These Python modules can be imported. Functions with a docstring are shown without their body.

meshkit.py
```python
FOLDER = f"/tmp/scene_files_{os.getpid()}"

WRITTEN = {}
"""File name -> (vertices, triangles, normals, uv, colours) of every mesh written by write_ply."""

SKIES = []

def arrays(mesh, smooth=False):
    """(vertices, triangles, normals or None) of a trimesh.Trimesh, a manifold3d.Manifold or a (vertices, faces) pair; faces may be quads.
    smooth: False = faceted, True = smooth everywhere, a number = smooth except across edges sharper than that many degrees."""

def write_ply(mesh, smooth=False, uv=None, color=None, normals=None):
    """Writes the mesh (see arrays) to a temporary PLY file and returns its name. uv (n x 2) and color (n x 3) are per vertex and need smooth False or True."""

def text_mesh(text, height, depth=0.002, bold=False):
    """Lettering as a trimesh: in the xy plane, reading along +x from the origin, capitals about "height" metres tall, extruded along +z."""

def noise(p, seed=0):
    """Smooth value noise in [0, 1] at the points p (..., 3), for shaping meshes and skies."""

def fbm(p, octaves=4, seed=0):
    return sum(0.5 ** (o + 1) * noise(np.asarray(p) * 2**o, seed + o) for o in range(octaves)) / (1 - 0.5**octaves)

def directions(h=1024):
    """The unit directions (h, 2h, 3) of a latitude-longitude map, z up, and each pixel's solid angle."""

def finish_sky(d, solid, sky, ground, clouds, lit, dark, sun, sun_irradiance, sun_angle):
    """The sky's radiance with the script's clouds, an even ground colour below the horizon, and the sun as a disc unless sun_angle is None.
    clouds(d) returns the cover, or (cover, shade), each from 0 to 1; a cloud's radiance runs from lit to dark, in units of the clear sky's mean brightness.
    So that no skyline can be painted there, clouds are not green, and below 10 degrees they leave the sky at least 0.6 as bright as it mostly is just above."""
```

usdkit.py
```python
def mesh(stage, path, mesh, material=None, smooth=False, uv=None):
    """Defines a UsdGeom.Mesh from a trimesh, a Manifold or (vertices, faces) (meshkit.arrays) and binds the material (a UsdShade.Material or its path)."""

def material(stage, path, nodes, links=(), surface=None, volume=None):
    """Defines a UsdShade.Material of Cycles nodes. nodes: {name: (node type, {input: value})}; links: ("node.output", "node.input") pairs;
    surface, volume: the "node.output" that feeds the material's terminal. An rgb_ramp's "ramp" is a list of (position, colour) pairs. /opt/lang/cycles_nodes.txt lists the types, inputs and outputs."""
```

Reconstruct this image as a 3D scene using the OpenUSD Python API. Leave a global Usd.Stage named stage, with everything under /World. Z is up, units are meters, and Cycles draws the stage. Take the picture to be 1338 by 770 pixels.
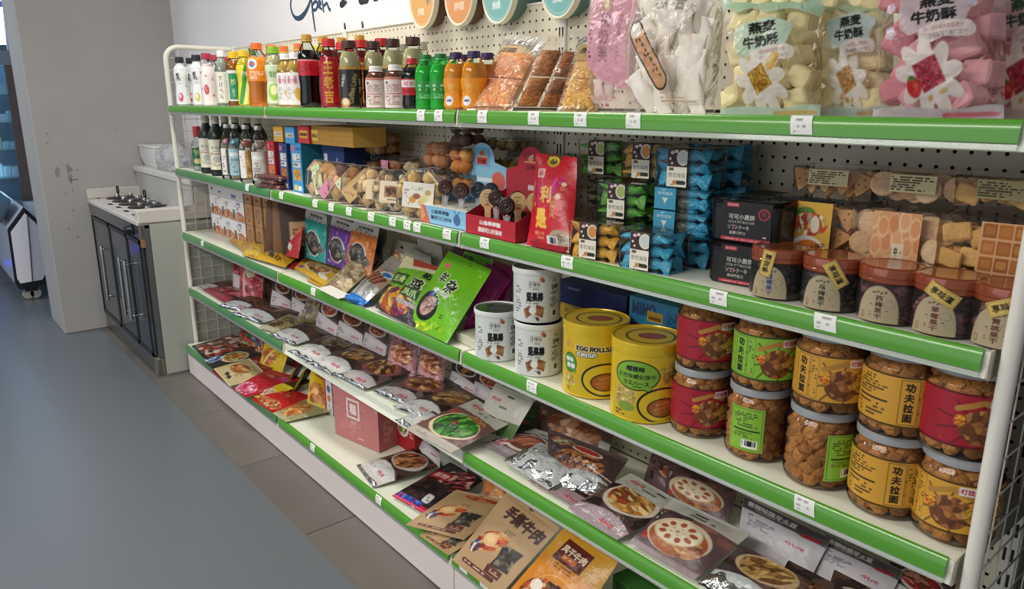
import math, glob, random, numpy as np, trimesh, usdkit
from PIL import ImageFont
from scipy.spatial import cKDTree
from scipy.ndimage import map_coordinates
from pxr import Usd, UsdGeom, UsdLux, UsdShade, Sdf, Gf, Vt

stage = Usd.Stage.CreateInMemory()
UsdGeom.SetStageUpAxis(stage, 'Z')
UsdGeom.SetStageMetersPerUnit(stage, 1.0)
UsdGeom.Xform.Define(stage, '/World')
random.seed(7)

# ---------------------------------------------------------------- camera, light, exposure
CAM = np.array([3.90681, -1.08890, 1.38427])
RIGHT, UP, FWD = (0.640034, 0.76834193, 0.00267527), (-0.19489286, 0.15897712, 0.96785487), (-0.74321817, 0.61998141, -0.25149512)
cam = UsdGeom.Camera.Define(stage, '/World/camera')
cam.AddTransformOp().Set(Gf.Matrix4d(*RIGHT, 0, *UP, 0, *[-c for c in FWD], 0, *map(float, CAM), 1))
cam.CreateHorizontalApertureAttr(36.0)
cam.CreateVerticalApertureAttr(36.0 * 770 / 1338)
cam.CreateFocalLengthAttr(36.0 * 966.76 / 1338)
cam.CreateClippingRangeAttr((0.05, 100.0))
cam.CreateExposureAttr(0.22)
dome = UsdLux.DomeLight.Define(stage, '/World/ambient_daylight')
dome.CreateIntensityAttr(0.10)
dome.CreateColorAttr(Gf.Vec3f(0.93, 0.96, 1.0))


def area_light(name, x, y, z, sx, sy, power, color, rot=(0, 0, 0)):
    l = UsdLux.RectLight.Define(stage, '/World/' + name)
    l.AddTranslateOp().Set(Gf.Vec3d(x, y, z))
    l.AddRotateXYZOp().Set(Gf.Vec3f(*rot))
    l.CreateWidthAttr(sx); l.CreateHeightAttr(sy)
    l.CreateIntensityAttr(power); l.CreateColorAttr(Gf.Vec3f(*color))


area_light('ceiling_panel_light', 1.4, -0.38, 2.80, 1.2, 0.3, 23, (1, 0.955, 0.88))
area_light('ceiling_panel_light_001', 2.4, -2.5, 2.65, 2.4, 0.6, 15, (1, 0.96, 0.89))
area_light('ceiling_panel_light_002', 0.2, -2.2, 2.80, 0.6, 0.6, 4, (0.94, 0.97, 1))
area_light('shopfront_daylight', 1.2, -4.7, 1.35, 5.0, 2.0, 0.8, (0.93, 0.97, 1), (90, 0, 0))
area_light('ceiling_panel_light_003', -1.75, -1.9, 2.80, 0.6, 0.6, 24, (0.80, 0.90, 1))

# ---------------------------------------------------------------- helpers: colour, materials
def lin(c):
    if isinstance(c, str):
        c = [int(c[i:i + 2], 16) / 255 for i in (0, 2, 4)]
    c = np.asarray(c, float)
    return np.where(c <= 0.04045, c / 12.92, ((c + 0.055) / 1.055) ** 2.4)


MATS = {}
def mat(c, rough=0.45, metal=0.0, bump=0.0, bscale=60.0, var=0.0, vscale=8.0, coat=0.0, spec=0.5, emit=0.0):
    """plain painted, plastic, paper or metal surface; var varies its tone, bump its relief"""
    k = ('c', c if isinstance(c, str) else tuple(c), rough, metal, bump, bscale, var, vscale, coat, spec, emit)
    if k not in MATS:
        L = lin(c)
        n = {'p': ('principled_bsdf', {'base_color': L, 'roughness': rough, 'metallic': metal, 'coat_weight': coat, 'coat_roughness': 0.1, 'specular_ior_level': spec})}
        l = []
        if bump or var:
            n['g'] = ('texture_coordinate', {})
        if var:
            n['n'] = ('noise_texture', {'scale': vscale, 'detail': 5.0, 'roughness': 0.6})
            n['r'] = ('rgb_ramp', {'ramp': [(0.25, L * (1 - var)), (0.75, np.minimum(L * (1 + var), 1))]})
            l += [('g.object', 'n.vector'), ('n.fac', 'r.fac'), ('r.color', 'p.base_color')]
        if bump:
            n['b'] = ('noise_texture', {'scale': bscale, 'detail': 3.0})
            n['u'] = ('bump', {'strength': bump, 'distance': 0.01})
            l += [('g.object', 'b.vector'), ('b.fac', 'u.height'), ('u.normal', 'p.normal')]
        if emit:
            n['p'][1].update(emission_color=L, emission_strength=emit)
        MATS[k] = usdkit.material(stage, f'/World/Looks/surface_{len(MATS):03d}', n, l, surface='p.BSDF')
    return MATS[k]


def printmat(rough=0.35, bump=0.0, bscale=55.0, coat=0.0, metal=0.0, spec=0.5):
    """a printed surface: the flat print is the mesh's own colour primvar"""
    k = ('p', rough, bump, bscale, coat, metal, spec)
    if k not in MATS:
        n = {'a': ('attribute', {'attribute': 'print'}), 'p': ('principled_bsdf', {'roughness': rough, 'coat_weight': coat, 'coat_roughness': 0.08, 'metallic': metal, 'specular_ior_level': spec})}
        l = [('a.color', 'p.base_color')]
        if bump:
            n.update(g=('texture_coordinate', {}), b=('noise_texture', {'scale': bscale, 'detail': 2.0, 'distortion': 0.6}), u=('bump', {'strength': bump, 'distance': 0.012}))
            l += [('g.object', 'b.vector'), ('b.fac', 'u.height'), ('u.normal', 'p.normal')]
        MATS[k] = usdkit.material(stage, f'/World/Looks/print_{len(MATS):03d}', n, l, surface='p.BSDF')
    return MATS[k]


def clearmat(tint='ffffff', gloss=0.06, haze=0.0, bump=0.0, bscale=40.0, pane=False, prt=False, ior=1.28):
    """thin clear plastic: mostly see-through, mirror-like at grazing angles, with a little white haze; prt prints on it where the primvar alpha says"""
    k = ('t', tint, gloss, haze, bump, bscale, prt, ior)
    if k not in MATS:
        n = {'t': ('transparent_bsdf', {'color': lin(tint)}), 'g': ('glossy_bsdf', {'color': (1, 1, 1), 'roughness': gloss}), 'f': ('fresnel', {'IOR': ior}), 'm': ('mix_closure', {}),
             'd': ('diffuse_bsdf', {'color': (0.9, 0.9, 0.9)}), 'h': ('mix_closure', {'fac': haze})}
        l = [('f.fac', 'm.fac'), ('h.closure', 'm.closure1'), ('g.BSDF', 'm.closure2'), ('t.BSDF', 'h.closure1'), ('d.BSDF', 'h.closure2')]
        if bump:
            n.update(x=('texture_coordinate', {}), b=('noise_texture', {'scale': bscale, 'detail': 2.0, 'distortion': 0.8}), u=('bump', {'strength': bump, 'distance': 0.02}))
            l += [('x.object', 'b.vector'), ('b.fac', 'u.height'), ('u.normal', 'g.normal'), ('u.normal', 'f.normal')]
        out = 'm.closure'
        if prt:
            n.update(a=('attribute', {'attribute': 'print'}), al=('attribute', {'attribute': 'cover'}), p=('principled_bsdf', {'roughness': 0.3}), q=('mix_closure', {}), tl=('translucent_bsdf', {}), pt=('mix_closure', {'fac': 0.38}))
            l += [('a.color', 'p.base_color'), ('al.fac', 'q.fac'), ('m.closure', 'q.closure1'), ('a.color', 'tl.color'), ('p.BSDF', 'pt.closure1'), ('tl.BSDF', 'pt.closure2'), ('pt.closure', 'q.closure2')]
            if bump:
                l.append(('u.normal', 'p.normal'))
            out = 'q.closure'
        MATS[k] = usdkit.material(stage, f'/World/Looks/clear_{len(MATS):03d}', n, l, surface=out)
    return MATS[k]


PRINT = printmat(0.35)
FILM = printmat(0.28, bump=0.35, bscale=38.0)
GLOSSY = printmat(0.16, coat=0.3)
PAPER = printmat(0.6)
CLEAR = clearmat(haze=0.012)
FOIL = mat('c8cacb', 0.22, 1.0, bump=0.5, bscale=70.0)


# ---------------------------------------------------------------- helpers: geometry
class Geo:
    """vertices, triangles, vertex colours (or None), cover (or None)"""
    def __init__(s, v, f, c=None, a=None):
        s.v = np.asarray(v, float); s.f = np.asarray(f, int); s.c = c; s.a = a
        if s.f.ndim == 2 and s.f.shape[1] == 4:
            s.f = np.vstack([s.f[:, [0, 1, 2]], s.f[:, [0, 2, 3]]])

    def __add__(s, o):
        c = None
        if s.c is not None or o.c is not None:
            c = np.vstack([x.c if x.c is not None else np.full((len(x.v), 3), 0.5) for x in (s, o)])
        a = None
        if s.a is not None or o.a is not None:
            a = np.concatenate([x.a if x.a is not None else np.ones(len(x.v)) for x in (s, o)])
        return Geo(np.vstack([s.v, o.v]), np.vstack([s.f, o.f + len(s.v)]), c, a)

    def move(s, t=(0, 0, 0), rz=0, rx=0, ry=0, k=1):
        M = trimesh.transformations.euler_matrix(rx, ry, rz, 'sxyz')[:3, :3]
        return Geo((s.v * k) @ M.T + np.asarray(t, float), s.f, s.c, s.a)

    def paint(s, c):
        s.c = np.tile(lin(c), (len(s.v), 1)); return s


def cat(gs):
    gs = list(gs); off = np.cumsum([0] + [len(g.v) for g in gs])
    col = any(g.c is not None for g in gs)
    return Geo(np.vstack([g.v for g in gs]), np.vstack([g.f + o for g, o in zip(gs, off)]),
               np.vstack([g.c if g.c is not None else np.full((len(g.v), 3), 0.5) for g in gs]) if col else None)


def box(x0, x1, y0, y1, z0, z1, b=0.0):
    if b <= 0:
        m = trimesh.creation.box(bounds=[[x0, y0, z0], [x1, y1, z1]]); return Geo(m.vertices, m.faces)
    p = []
    for sx in (0, 1):
        for sy in (0, 1):
            for sz in (0, 1):
                c = np.array([(x0, x1)[sx], (y0, y1)[sy], (z0, z1)[sz]], float); d = np.array([1 - 2 * sx, 1 - 2 * sy, 1 - 2 * sz]) * b
                for k in range(3):
                    q = c + d; q[k] = c[k]; p.append(q)
    m = trimesh.convex.convex_hull(np.array(p)); return Geo(m.vertices, m.faces)


def lathe(prof, n=32, a0=0.0, a1=2 * math.pi):
    """surface of revolution about z of (radius, height) points"""
    pr = np.asarray(prof, float); full = abs(a1 - a0 - 2 * math.pi) < 1e-6
    m = n if full else n + 1
    t = np.linspace(a0, a1, n + 1)[:m]
    v = np.stack([np.outer(np.cos(t), pr[:, 0]), np.outer(np.sin(t), pr[:, 0]), np.tile(pr[:, 1], (m, 1))], -1).reshape(-1, 3)
    k = len(pr); i, j = np.meshgrid(np.arange(n), np.arange(k - 1), indexing='ij'); i2 = (i + 1) % m if full else i + 1
    f = np.stack([i * k + j, i2 * k + j, i2 * k + j + 1, i * k + j + 1], -1).reshape(-1, 4)
    return Geo(v, f)


def tube(pts, r, n=8, closed=False):
    p = np.asarray(pts, float); d = np.gradient(p, axis=0) if not closed else np.roll(p, -1, 0) - np.roll(p, 1, 0)
    d /= np.linalg.norm(d, axis=1, keepdims=True)
    up = np.array([0, 0, 1.0]) if abs(d[:, 2]).max() < 0.9 else np.array([0.31, 0.95, 0.05])
    a = np.cross(d, up); a /= np.linalg.norm(a, axis=1, keepdims=True); b = np.cross(d, a)
    t = np.arange(n) / n * 2 * math.pi; r = np.broadcast_to(r, len(p))
    v = (p[:, None] + r[:, None, None] * (a[:, None] * np.cos(t)[:, None] + b[:, None] * np.sin(t)[:, None])).reshape(-1, 3)
    m = len(p); i, j = np.meshgrid(np.arange(m if closed else m - 1), np.arange(n), indexing='ij'); i2 = (i + 1) % m; j2 = (j + 1) % n
    f = np.stack([i * n + j, i2 * n + j, i2 * n + j2, i * n + j2], -1).reshape(-1, 4)
    g = Geo(v, f)
    if not closed:
        for e, o in ((0, 1), (m - 1, -1)):
            c = np.arange(n) + e * n; fan = np.stack([np.full(n - 2, c[0]), c[1:-1], c[2:]], 1)
            g.f = np.vstack([g.f, fan[:, ::o]])
    return g


def extr(poly, d, axis='x', at=0.0):
    """extrude a closed 2-D outline d deep; axis x: points are (y, z); y: (x, z); z: (x, y)"""
    from shapely import Polygon
    m = trimesh.creation.extrude_polygon(Polygon(poly), d, engine='earcut')
    v = np.array(m.vertices)
    f = np.array(m.faces)
    if axis == 'x': v = np.stack([v[:, 2] + at, v[:, 0], v[:, 1]], 1)
    elif axis == 'y': v = np.stack([v[:, 0], v[:, 2] + at, v[:, 1]], 1); f = f[:, ::-1]
    else: v = v + [0, 0, at]
    return Geo(v, f)


def ngon(n, rx, ry=None, cx=0, cy=0, ph=0.0):
    t = np.arange(n) / n * 2 * math.pi + ph
    return np.stack([cx + rx * np.cos(t), cy + (ry or rx) * np.sin(t)], 1)


def rrect(w, h, r, n=4, cx=0, cy=0):
    o = []
    for k, (sx, sy) in enumerate(((1, 1), (-1, 1), (-1, -1), (1, -1))):
        for t in np.linspace(0, math.pi / 2, n):
            o.append((cx + sx * (w / 2 - r) + r * math.cos(t + k * math.pi / 2), cy + sy * (h / 2 - r) + r * math.sin(t + k * math.pi / 2)))
    return np.array(o)


def loft(rings, cap0=True, cap1=True):
    """skin through rings of equal point counts"""
    n = len(rings[0]); v = np.vstack(rings); m = len(rings)
    i, j = np.meshgrid(np.arange(m - 1), np.arange(n), indexing='ij'); j2 = (j + 1) % n
    f = np.stack([i * n + j, i * n + j2, (i + 1) * n + j2, (i + 1) * n + j], -1).reshape(-1, 4)
    f = np.vstack([f[:, [0, 1, 2]], f[:, [0, 2, 3]]])
    k = np.arange(1, n - 1)
    if cap0: f = np.vstack([f, np.stack([0 * k, k + 1, k], 1)])
    if cap1: o = (m - 1) * n; f = np.vstack([f, np.stack([0 * k + o, k + o, k + 1 + o], 1)])
    return Geo(v, f)


def blob(r, seed=0, rough=0.18, sub=2, sq=(1, 1, 1)):
    m = trimesh.creation.icosphere(sub, 1.0); v = np.array(m.vertices)
    from meshkit import noise
    k = 1 + rough * (noise(v * 2.3 + seed * 7.1, seed) - 0.5) * 2
    return Geo(v * k[:, None] * r * np.array(sq), np.array(m.faces))


# ---------------------------------------------------------------- helpers: things, parts, properties
USED, LABELS = {}, {}
def numbered(parent, name):
    k = f'{parent}/{name}'; n = USED.get(k, 0); USED[k] = n + 1
    return k if n == 0 else f'{k}_{n:03d}'


def tag(p, label=None, cat=None, group=None, kind=None):
    for k, x in (('label', label), ('category', cat), ('group', group), ('kind', kind)):
        if x: p.SetCustomDataByKey(k, x)
    if cat:
        if label in LABELS and LABELS[label] != group: print('DUPLICATE LABEL', label)
        LABELS[label] = group
        if not 4 <= len(label.split()) <= 16: print('LABEL LENGTH', len(label.split()), label)
    return p


GROUPS = {'drink_bottle': 'drink and liquor bottles on the two upper shelves', 'bread_bag': 'clear bags of bread slices on the top shelf', 'oat_milk_crisp_bag': 'clear oat crisp bags on the top shelf',
          'paper_tub': 'round paper tubs above the back panel', 'snack_flask': 'clear snack flasks on the second shelf', 'jerky_sachet': 'small pile of jerky sachets', 'biscuit_carton': 'biscuit cartons on the second and third shelves',
          'cookie_box': 'clear cookie boxes on the second shelf', 'lollipop_display': 'lollipop display boxes', 'lollipop': 'lollipops in the display boxes', 'seaweed_roll_box': 'stacked seaweed roll boxes',
          'cocoa_biscuit_box': 'black cocoa biscuit boxes', 'dried_fruit_jar': 'dried fruit jars with amber lids', 'food_carton': 'white food cartons at the far end', 'kraft_pouch': 'kraft pouches seen edge-on',
          'yellow_snack_bag': 'flat yellow snack bags', 'yellow_noodle_bag': 'flat yellow noodle bags', 'shaggy_print_pouch': 'shaggy-patterned pouches on the third shelf', 'grey_header_bag': 'grey-headed bags on the third shelf',
          'green_lamb_bag': 'bright green bags', 'magenta_bag': 'magenta bags', 'red_snack_bag': 'red snack bags on the third shelf', 'snack_tub': 'white nut bar tubs', 'biscuit_tin': 'yellow tins', 'noodle_snack_jar': 'jars of noodle balls',
          'lying_food_pouch': 'food pouches lying on the two lower shelves', 'standing_food_pouch': 'food pouches standing on the two lower shelves', 'green_carton': 'green cartons on the bottom deck', 'price_tag': 'price tags in the green rails',
          'pan_lid': 'cooker lids on the counter', 'label_card': 'label cards on the cooker top', 'fridge_pack': 'packs inside the display fridge', 'wire_side_panel': 'wire side panels of the shelves', 'shelving_bay': 'shelving bays'}


def thing(name, label, cat, at=(0, 0, 0), rz=0.0, group=None, kind=None, rx=0.0, ry=0.0):
    """an Xform at the thing's base whose children are its parts; angles in degrees"""
    x = UsdGeom.Xform.Define(stage, numbered('/World', name))
    x.AddTranslateOp().Set(Gf.Vec3d(*map(float, at)))
    if rx or ry: x.AddRotateXYZOp().Set(Gf.Vec3f(rx, ry, rz))
    elif rz: x.AddRotateZOp().Set(float(rz))
    return tag(x.GetPrim(), label, cat, group or GROUPS.get(name), kind)


def part(parent, name, g, m, smooth=30, label=None, kind=None):
    """one Mesh prim under parent (a prim, or None for the top level)"""
    path = numbered(str(parent.GetPath()) if parent is not None else '/World', name)
    if g.c is not None:
        o = usdkit.mesh(stage, path, (g.v, g.f), m, smooth=bool(smooth))
        UsdGeom.PrimvarsAPI(o).CreatePrimvar('print', Sdf.ValueTypeNames.Color3fArray, 'vertex').Set(Vt.Vec3fArray.FromNumpy(g.c.astype(np.float32)))
        if g.a is not None:
            UsdGeom.PrimvarsAPI(o).CreatePrimvar('cover', Sdf.ValueTypeNames.FloatArray, 'vertex').Set(Vt.FloatArray.FromNumpy(g.a.astype(np.float32)))
    else:
        o = usdkit.mesh(stage, path, (g.v, g.f), m, smooth=smooth)
    return tag(o.GetPrim(), label, None, None, kind)


def struct(name, g, m, smooth=False):
    return tag(part(None, name, g, m, smooth), None, None, None, 'structure')


def dup(src, label, at, rz=0.0, group=None, rx=0.0, ry=0.0):
    """a copy of a thing with its parts, as an instance of the first"""
    was = src.GetCustomData()
    r = thing(src.GetName()[:-4] if src.GetName()[-3:].isdigit() else src.GetName(), label, was['category'], at, rz, group or was.get('group'), None, rx, ry)
    r.GetReferences().AddInternalReference(src.GetPath()); r.SetInstanceable(True)
    return r


# ---------------------------------------------------------------- helpers: flat print, evaluated at the vertices of a surface
FONT = glob.glob('/opt/blender-*/*/datafiles/fonts/*CJK*')[0]
FACE = ImageFont.truetype(FONT, 56)
GLYPHS = {}
def glyph(s, bold, vert):
    k = (s, bold, vert)
    if k not in GLYPHS:
        f = FACE
        def one(t):
            m = f.getmask(t, mode='L', stroke_width=bold); return np.asarray(m, np.float32).reshape(m.size[::-1]) / 255
        if vert:
            ms = [one(t) for t in s]; w = max(m.shape[1] for m in ms)
            ms = [np.pad(m, ((3, 3), ((w - m.shape[1]) // 2, w - m.shape[1] - (w - m.shape[1]) // 2))) for m in ms]
            a = np.vstack(ms)
        else:
            a = one(s)
        r = np.nonzero(a.max(1) > 0.2)[0]; c = np.nonzero(a.max(0) > 0.2)[0]
        a = a[r[0]:r[-1] + 1, c[0]:c[-1] + 1]
        GLYPHS[k] = np.pad(a, 2)
    return GLYPHS[k]


class Art:
    """a flat printed design of width w and height h (any unit), origin at the lower left; layers painted in order"""
    def __init__(s, w, h, bg, cover=1.0):
        s.w, s.h, s.bg, s.L, s.cv = w, h, lin(bg), [], cover

    def _add(s, bb, fn, c, a=1.0): s.L.append((bb, fn, c if callable(c) else lin(c), a)); return s

    def R(s, x0, y0, x1, y1, c, r=0.0, a=1.0):
        cx, cy, hx, hy = (x0 + x1) / 2, (y0 + y1) / 2, (x1 - x0) / 2 - r, (y1 - y0) / 2 - r
        def fn(x, y, p):
            dx, dy = np.abs(x - cx) - hx, np.abs(y - cy) - hy
            d = np.hypot(np.maximum(dx, 0), np.maximum(dy, 0)) + np.minimum(np.maximum(dx, dy), 0) - r
            return np.clip(0.5 - d / p, 0, 1)
        return s._add((x0, y0, x1, y1), fn, c, a)

    def E(s, cx, cy, rx, ry, c, rot=0.0, ring=0.0, a=1.0):
        cr, sr = math.cos(math.radians(rot)), math.sin(math.radians(rot)); m = max(rx, ry)
        def fn(x, y, p):
            u, v = (x - cx) * cr + (y - cy) * sr, -(x - cx) * sr + (y - cy) * cr
            d = (np.hypot(u / rx, v / ry) - 1) * min(rx, ry)
            if ring: d = np.abs(d + ring / 2) - ring / 2
            return np.clip(0.5 - d / p, 0, 1)
        return s._add((cx - m, cy - m, cx + m, cy + m), fn, c, a)

    def P(s, pts, c, a=1.0):
        q = np.asarray(pts, float); q2 = np.roll(q, -1, 0)
        def fn(x, y, p):
            ins = np.zeros(x.shape, bool); d = np.full(x.shape, 1e9)
            for (ax, ay), (bx, by) in zip(q, q2):
                ex, ey = bx - ax, by - ay; L2 = ex * ex + ey * ey + 1e-12
                t = np.clip(((x - ax) * ex + (y - ay) * ey) / L2, 0, 1)
                d = np.minimum(d, np.hypot(x - ax - t * ex, y - ay - t * ey))
                if ay != by: ins ^= ((ay > y) != (by > y)) & (x < ex * (y - ay) / (by - ay) + ax)
            return np.clip(0.5 + np.where(ins, d, -d) / p, 0, 1)
        return s._add((*q.min(0), *q.max(0)), fn, c, a)

    def S(s, pts, w, c, a=1.0):
        """a stroke along a polyline"""
        q = np.asarray(pts, float)
        def fn(x, y, p):
            d = np.full(x.shape, 1e9)
            for (ax, ay), (bx, by) in zip(q[:-1], q[1:]):
                ex, ey = bx - ax, by - ay
                t = np.clip(((x - ax) * ex + (y - ay) * ey) / (ex * ex + ey * ey + 1e-12), 0, 1)
                d = np.minimum(d, np.hypot(x - ax - t * ex, y - ay - t * ey))
            return np.clip(0.5 - (d - w / 2) / p, 0, 1)
        return s._add((*(q.min(0) - w), *(q.max(0) + w)), fn, c, a)

    def T(s, t, x, y, h, c, w=None, rot=0.0, vert=False, b=1, a=1.0, al='l'):
        """lettering: lower left (or centre, al='c') at x, y; h high (w wide if given)"""
        g = glyph(t, b, vert); gh, gw = g.shape; w = w or h * gw / gh
        cr, sr = math.cos(math.radians(rot)), math.sin(math.radians(rot)); ox, oy = (0.5, 0.5) if al == 'c' else (0, 0)
        def fn(X, Y, p):
            u, v = ((X - x) * cr + (Y - y) * sr) / w + ox, (-(X - x) * sr + (Y - y) * cr) / h + oy
            return map_coordinates(g, [(1 - v) * (gh - 1), u * (gw - 1)], order=1, mode='constant')
        m = math.hypot(w, h)
        return s._add((x - m, y - m, x + m, y + m), fn, c, a)

    def N(s, x, y, w, h, n, c, seed=1, a=0.8):
        """n rows of fine print too small to read"""
        def fn(X, Y, p):
            r = np.floor((Y - y) / h * n); fy = (Y - y) / h * n - r
            k = np.floor((X - x) / (h / n) * 1.3); hs = np.sin(k * 12.9898 + r * 78.233 + seed * 3.7) * 43758.5453; hs -= np.floor(hs)
            L = np.sin(r * 45.1 + seed) * 0.5 + 0.5
            on = (fy > 0.2) & (fy < 0.8) & (hs > 0.3) & (X >= x) & (X < x + w * (0.55 + 0.45 * L)) & (Y >= y) & (Y < y + h)
            return on * 1.0
        return s._add((x, y, x + w, y + h), fn, c, a)

    def B(s, x, y, w, h):
        """a bar code"""
        s.R(x, y, x + w, y + h, 'f4f4f0')
        def fn(X, Y, p):
            k = np.floor((X - x) / w * 22); hs = np.sin(k * 91.7) * 4375.5; hs -= np.floor(hs)
            return ((hs > 0.5) & (X > x + w * 0.06) & (X < x + w * 0.94) & (Y > y + h * 0.25) & (Y < y + h * 0.92)) * 1.0
        return s._add((x, y, x + w, y + h), fn, '202020')

    def F(s, cx, cy, rx, ry, cols, cell, seed=1, rect=False, rot=0.0, stretch=1.0, dark=0.45, a=1.0):
        """a photograph of food: packed pieces of the given colours"""
        rg = np.random.RandomState(seed); m = max(rx, ry) * 1.2
        n = int((2 * m) ** 2 / (cell * cell * stretch)) + 4
        pt = rg.uniform(-m, m, (n, 2)); kt = cKDTree(pt * [1, 1]); pal = np.array([lin(c) for c in cols]); pc = pal[rg.randint(0, len(pal), n)] * rg.uniform(0.75, 1.25, (n, 1))
        cr, sr = math.cos(math.radians(rot)), math.sin(math.radians(rot)); pt2 = cKDTree(pt * [1 / stretch, 1])
        def loc(x, y): return (x - cx) * cr + (y - cy) * sr, -(x - cx) * sr + (y - cy) * cr
        def fn(x, y, p):
            u, v = loc(x, y)
            if rect:
                d = np.maximum(np.abs(u) - rx, np.abs(v) - ry)
            else:
                d = (np.hypot(u / rx, v / ry) - 1) * min(rx, ry)
            return np.clip(0.5 - d / p, 0, 1)
        def col(x, y):
            u, v = loc(x, y); d, i = pt2.query(np.stack([u / stretch, v], -1), k=2)
            e = np.clip((d[..., 1] - d[..., 0]) / (cell * 0.35), 0, 1)
            return np.clip(pc[i[..., 0]] * (1 - dark + dark * e)[..., None], 0, 1)
        return s._add((cx - m, cy - m, cx + m, cy + m), fn, col, a)

    def logo(s, x, y, w, c='b03a48'):
        """a small red script emblem, too small to read"""
        h = w * .42
        for q in (((-.5, .1), (-.3, .5), (-.28, -.4)), ((-.5, -.1), (-.1, .2)), ((-.1, .5), (-.05, -.5)), ((-.15, .1), (.15, .1), (.1, -.45)), ((.2, .4), (.5, .3), (.3, -.1), (.5, -.4)), ((.18, 0), (.5, .02))):
            s.S([(x + a * w, y + b * h) for a, b in q], w * .085, c)
        return s

    def at(s, x, y, p):
        """colours and cover at the points x, y; p: the point spacing"""
        x, y = np.asarray(x, float).ravel(), np.asarray(y, float).ravel()
        c = np.tile(s.bg, (len(x), 1)); cov = np.full(len(x), float(s.cv))
        for bb, fn, col, a in s.L:
            k = np.nonzero((x > bb[0] - p) & (x < bb[2] + p) & (y > bb[1] - p) & (y < bb[3] + p))[0]
            if not len(k): continue
            X, Y = x[k], y[k]; q = 0.25 * p
            al = a * sum(fn(X + i, Y + j, p) for i, j in ((-q, -q), (q, -q), (-q, q), (q, q))) / 4
            if col is None:
                cov[k] *= 1 - al; continue
            cc = col(X, Y) if callable(col) else col
            c[k] = c[k] * (1 - al[:, None]) + cc * al[:, None]
            cov[k] = cov[k] * (1 - al) + al
        return c, cov


def spacing(p, q=1.0):
    """print sampling, metres: about one point per picture element as seen from the aisle"""
    return max(0.0007, np.linalg.norm(np.asarray(p) - CAM) / 966.8 * 1.05 * q)


def gridf(nu, nv):
    i, j = np.meshgrid(np.arange(nv - 1), np.arange(nu - 1), indexing='ij'); a = i * nu + j
    return np.stack([a, a + 1, a + nu + 1, a + nu], -1).reshape(-1, 4)


def sheet(o, ux, uy, art, sp, flip=False):
    """flat printed rectangle from corner o along ux, uy"""
    o, ux, uy = (np.asarray(t, float) for t in (o, ux, uy)); w, h = np.linalg.norm(ux), np.linalg.norm(uy)
    nu, nv = max(2, int(w / sp) + 1), max(2, int(h / sp) + 1)
    if art.__class__ is str: nu = nv = 2
    U, V = np.meshgrid(np.linspace(0, 1, nu), np.linspace(0, 1, nv))
    v = o + U.reshape(-1, 1) * ux + V.reshape(-1, 1) * uy
    f = gridf(nu, nv)
    g = Geo(v, f[:, ::-1] if flip else f)
    if art.__class__ is str: g.paint(art)
    else: g.c, g.a = art.at(U * art.w, V * art.h, art.w / (nu - 1)); g.a = None if art.cv == 1 else g.a
    return g


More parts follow.
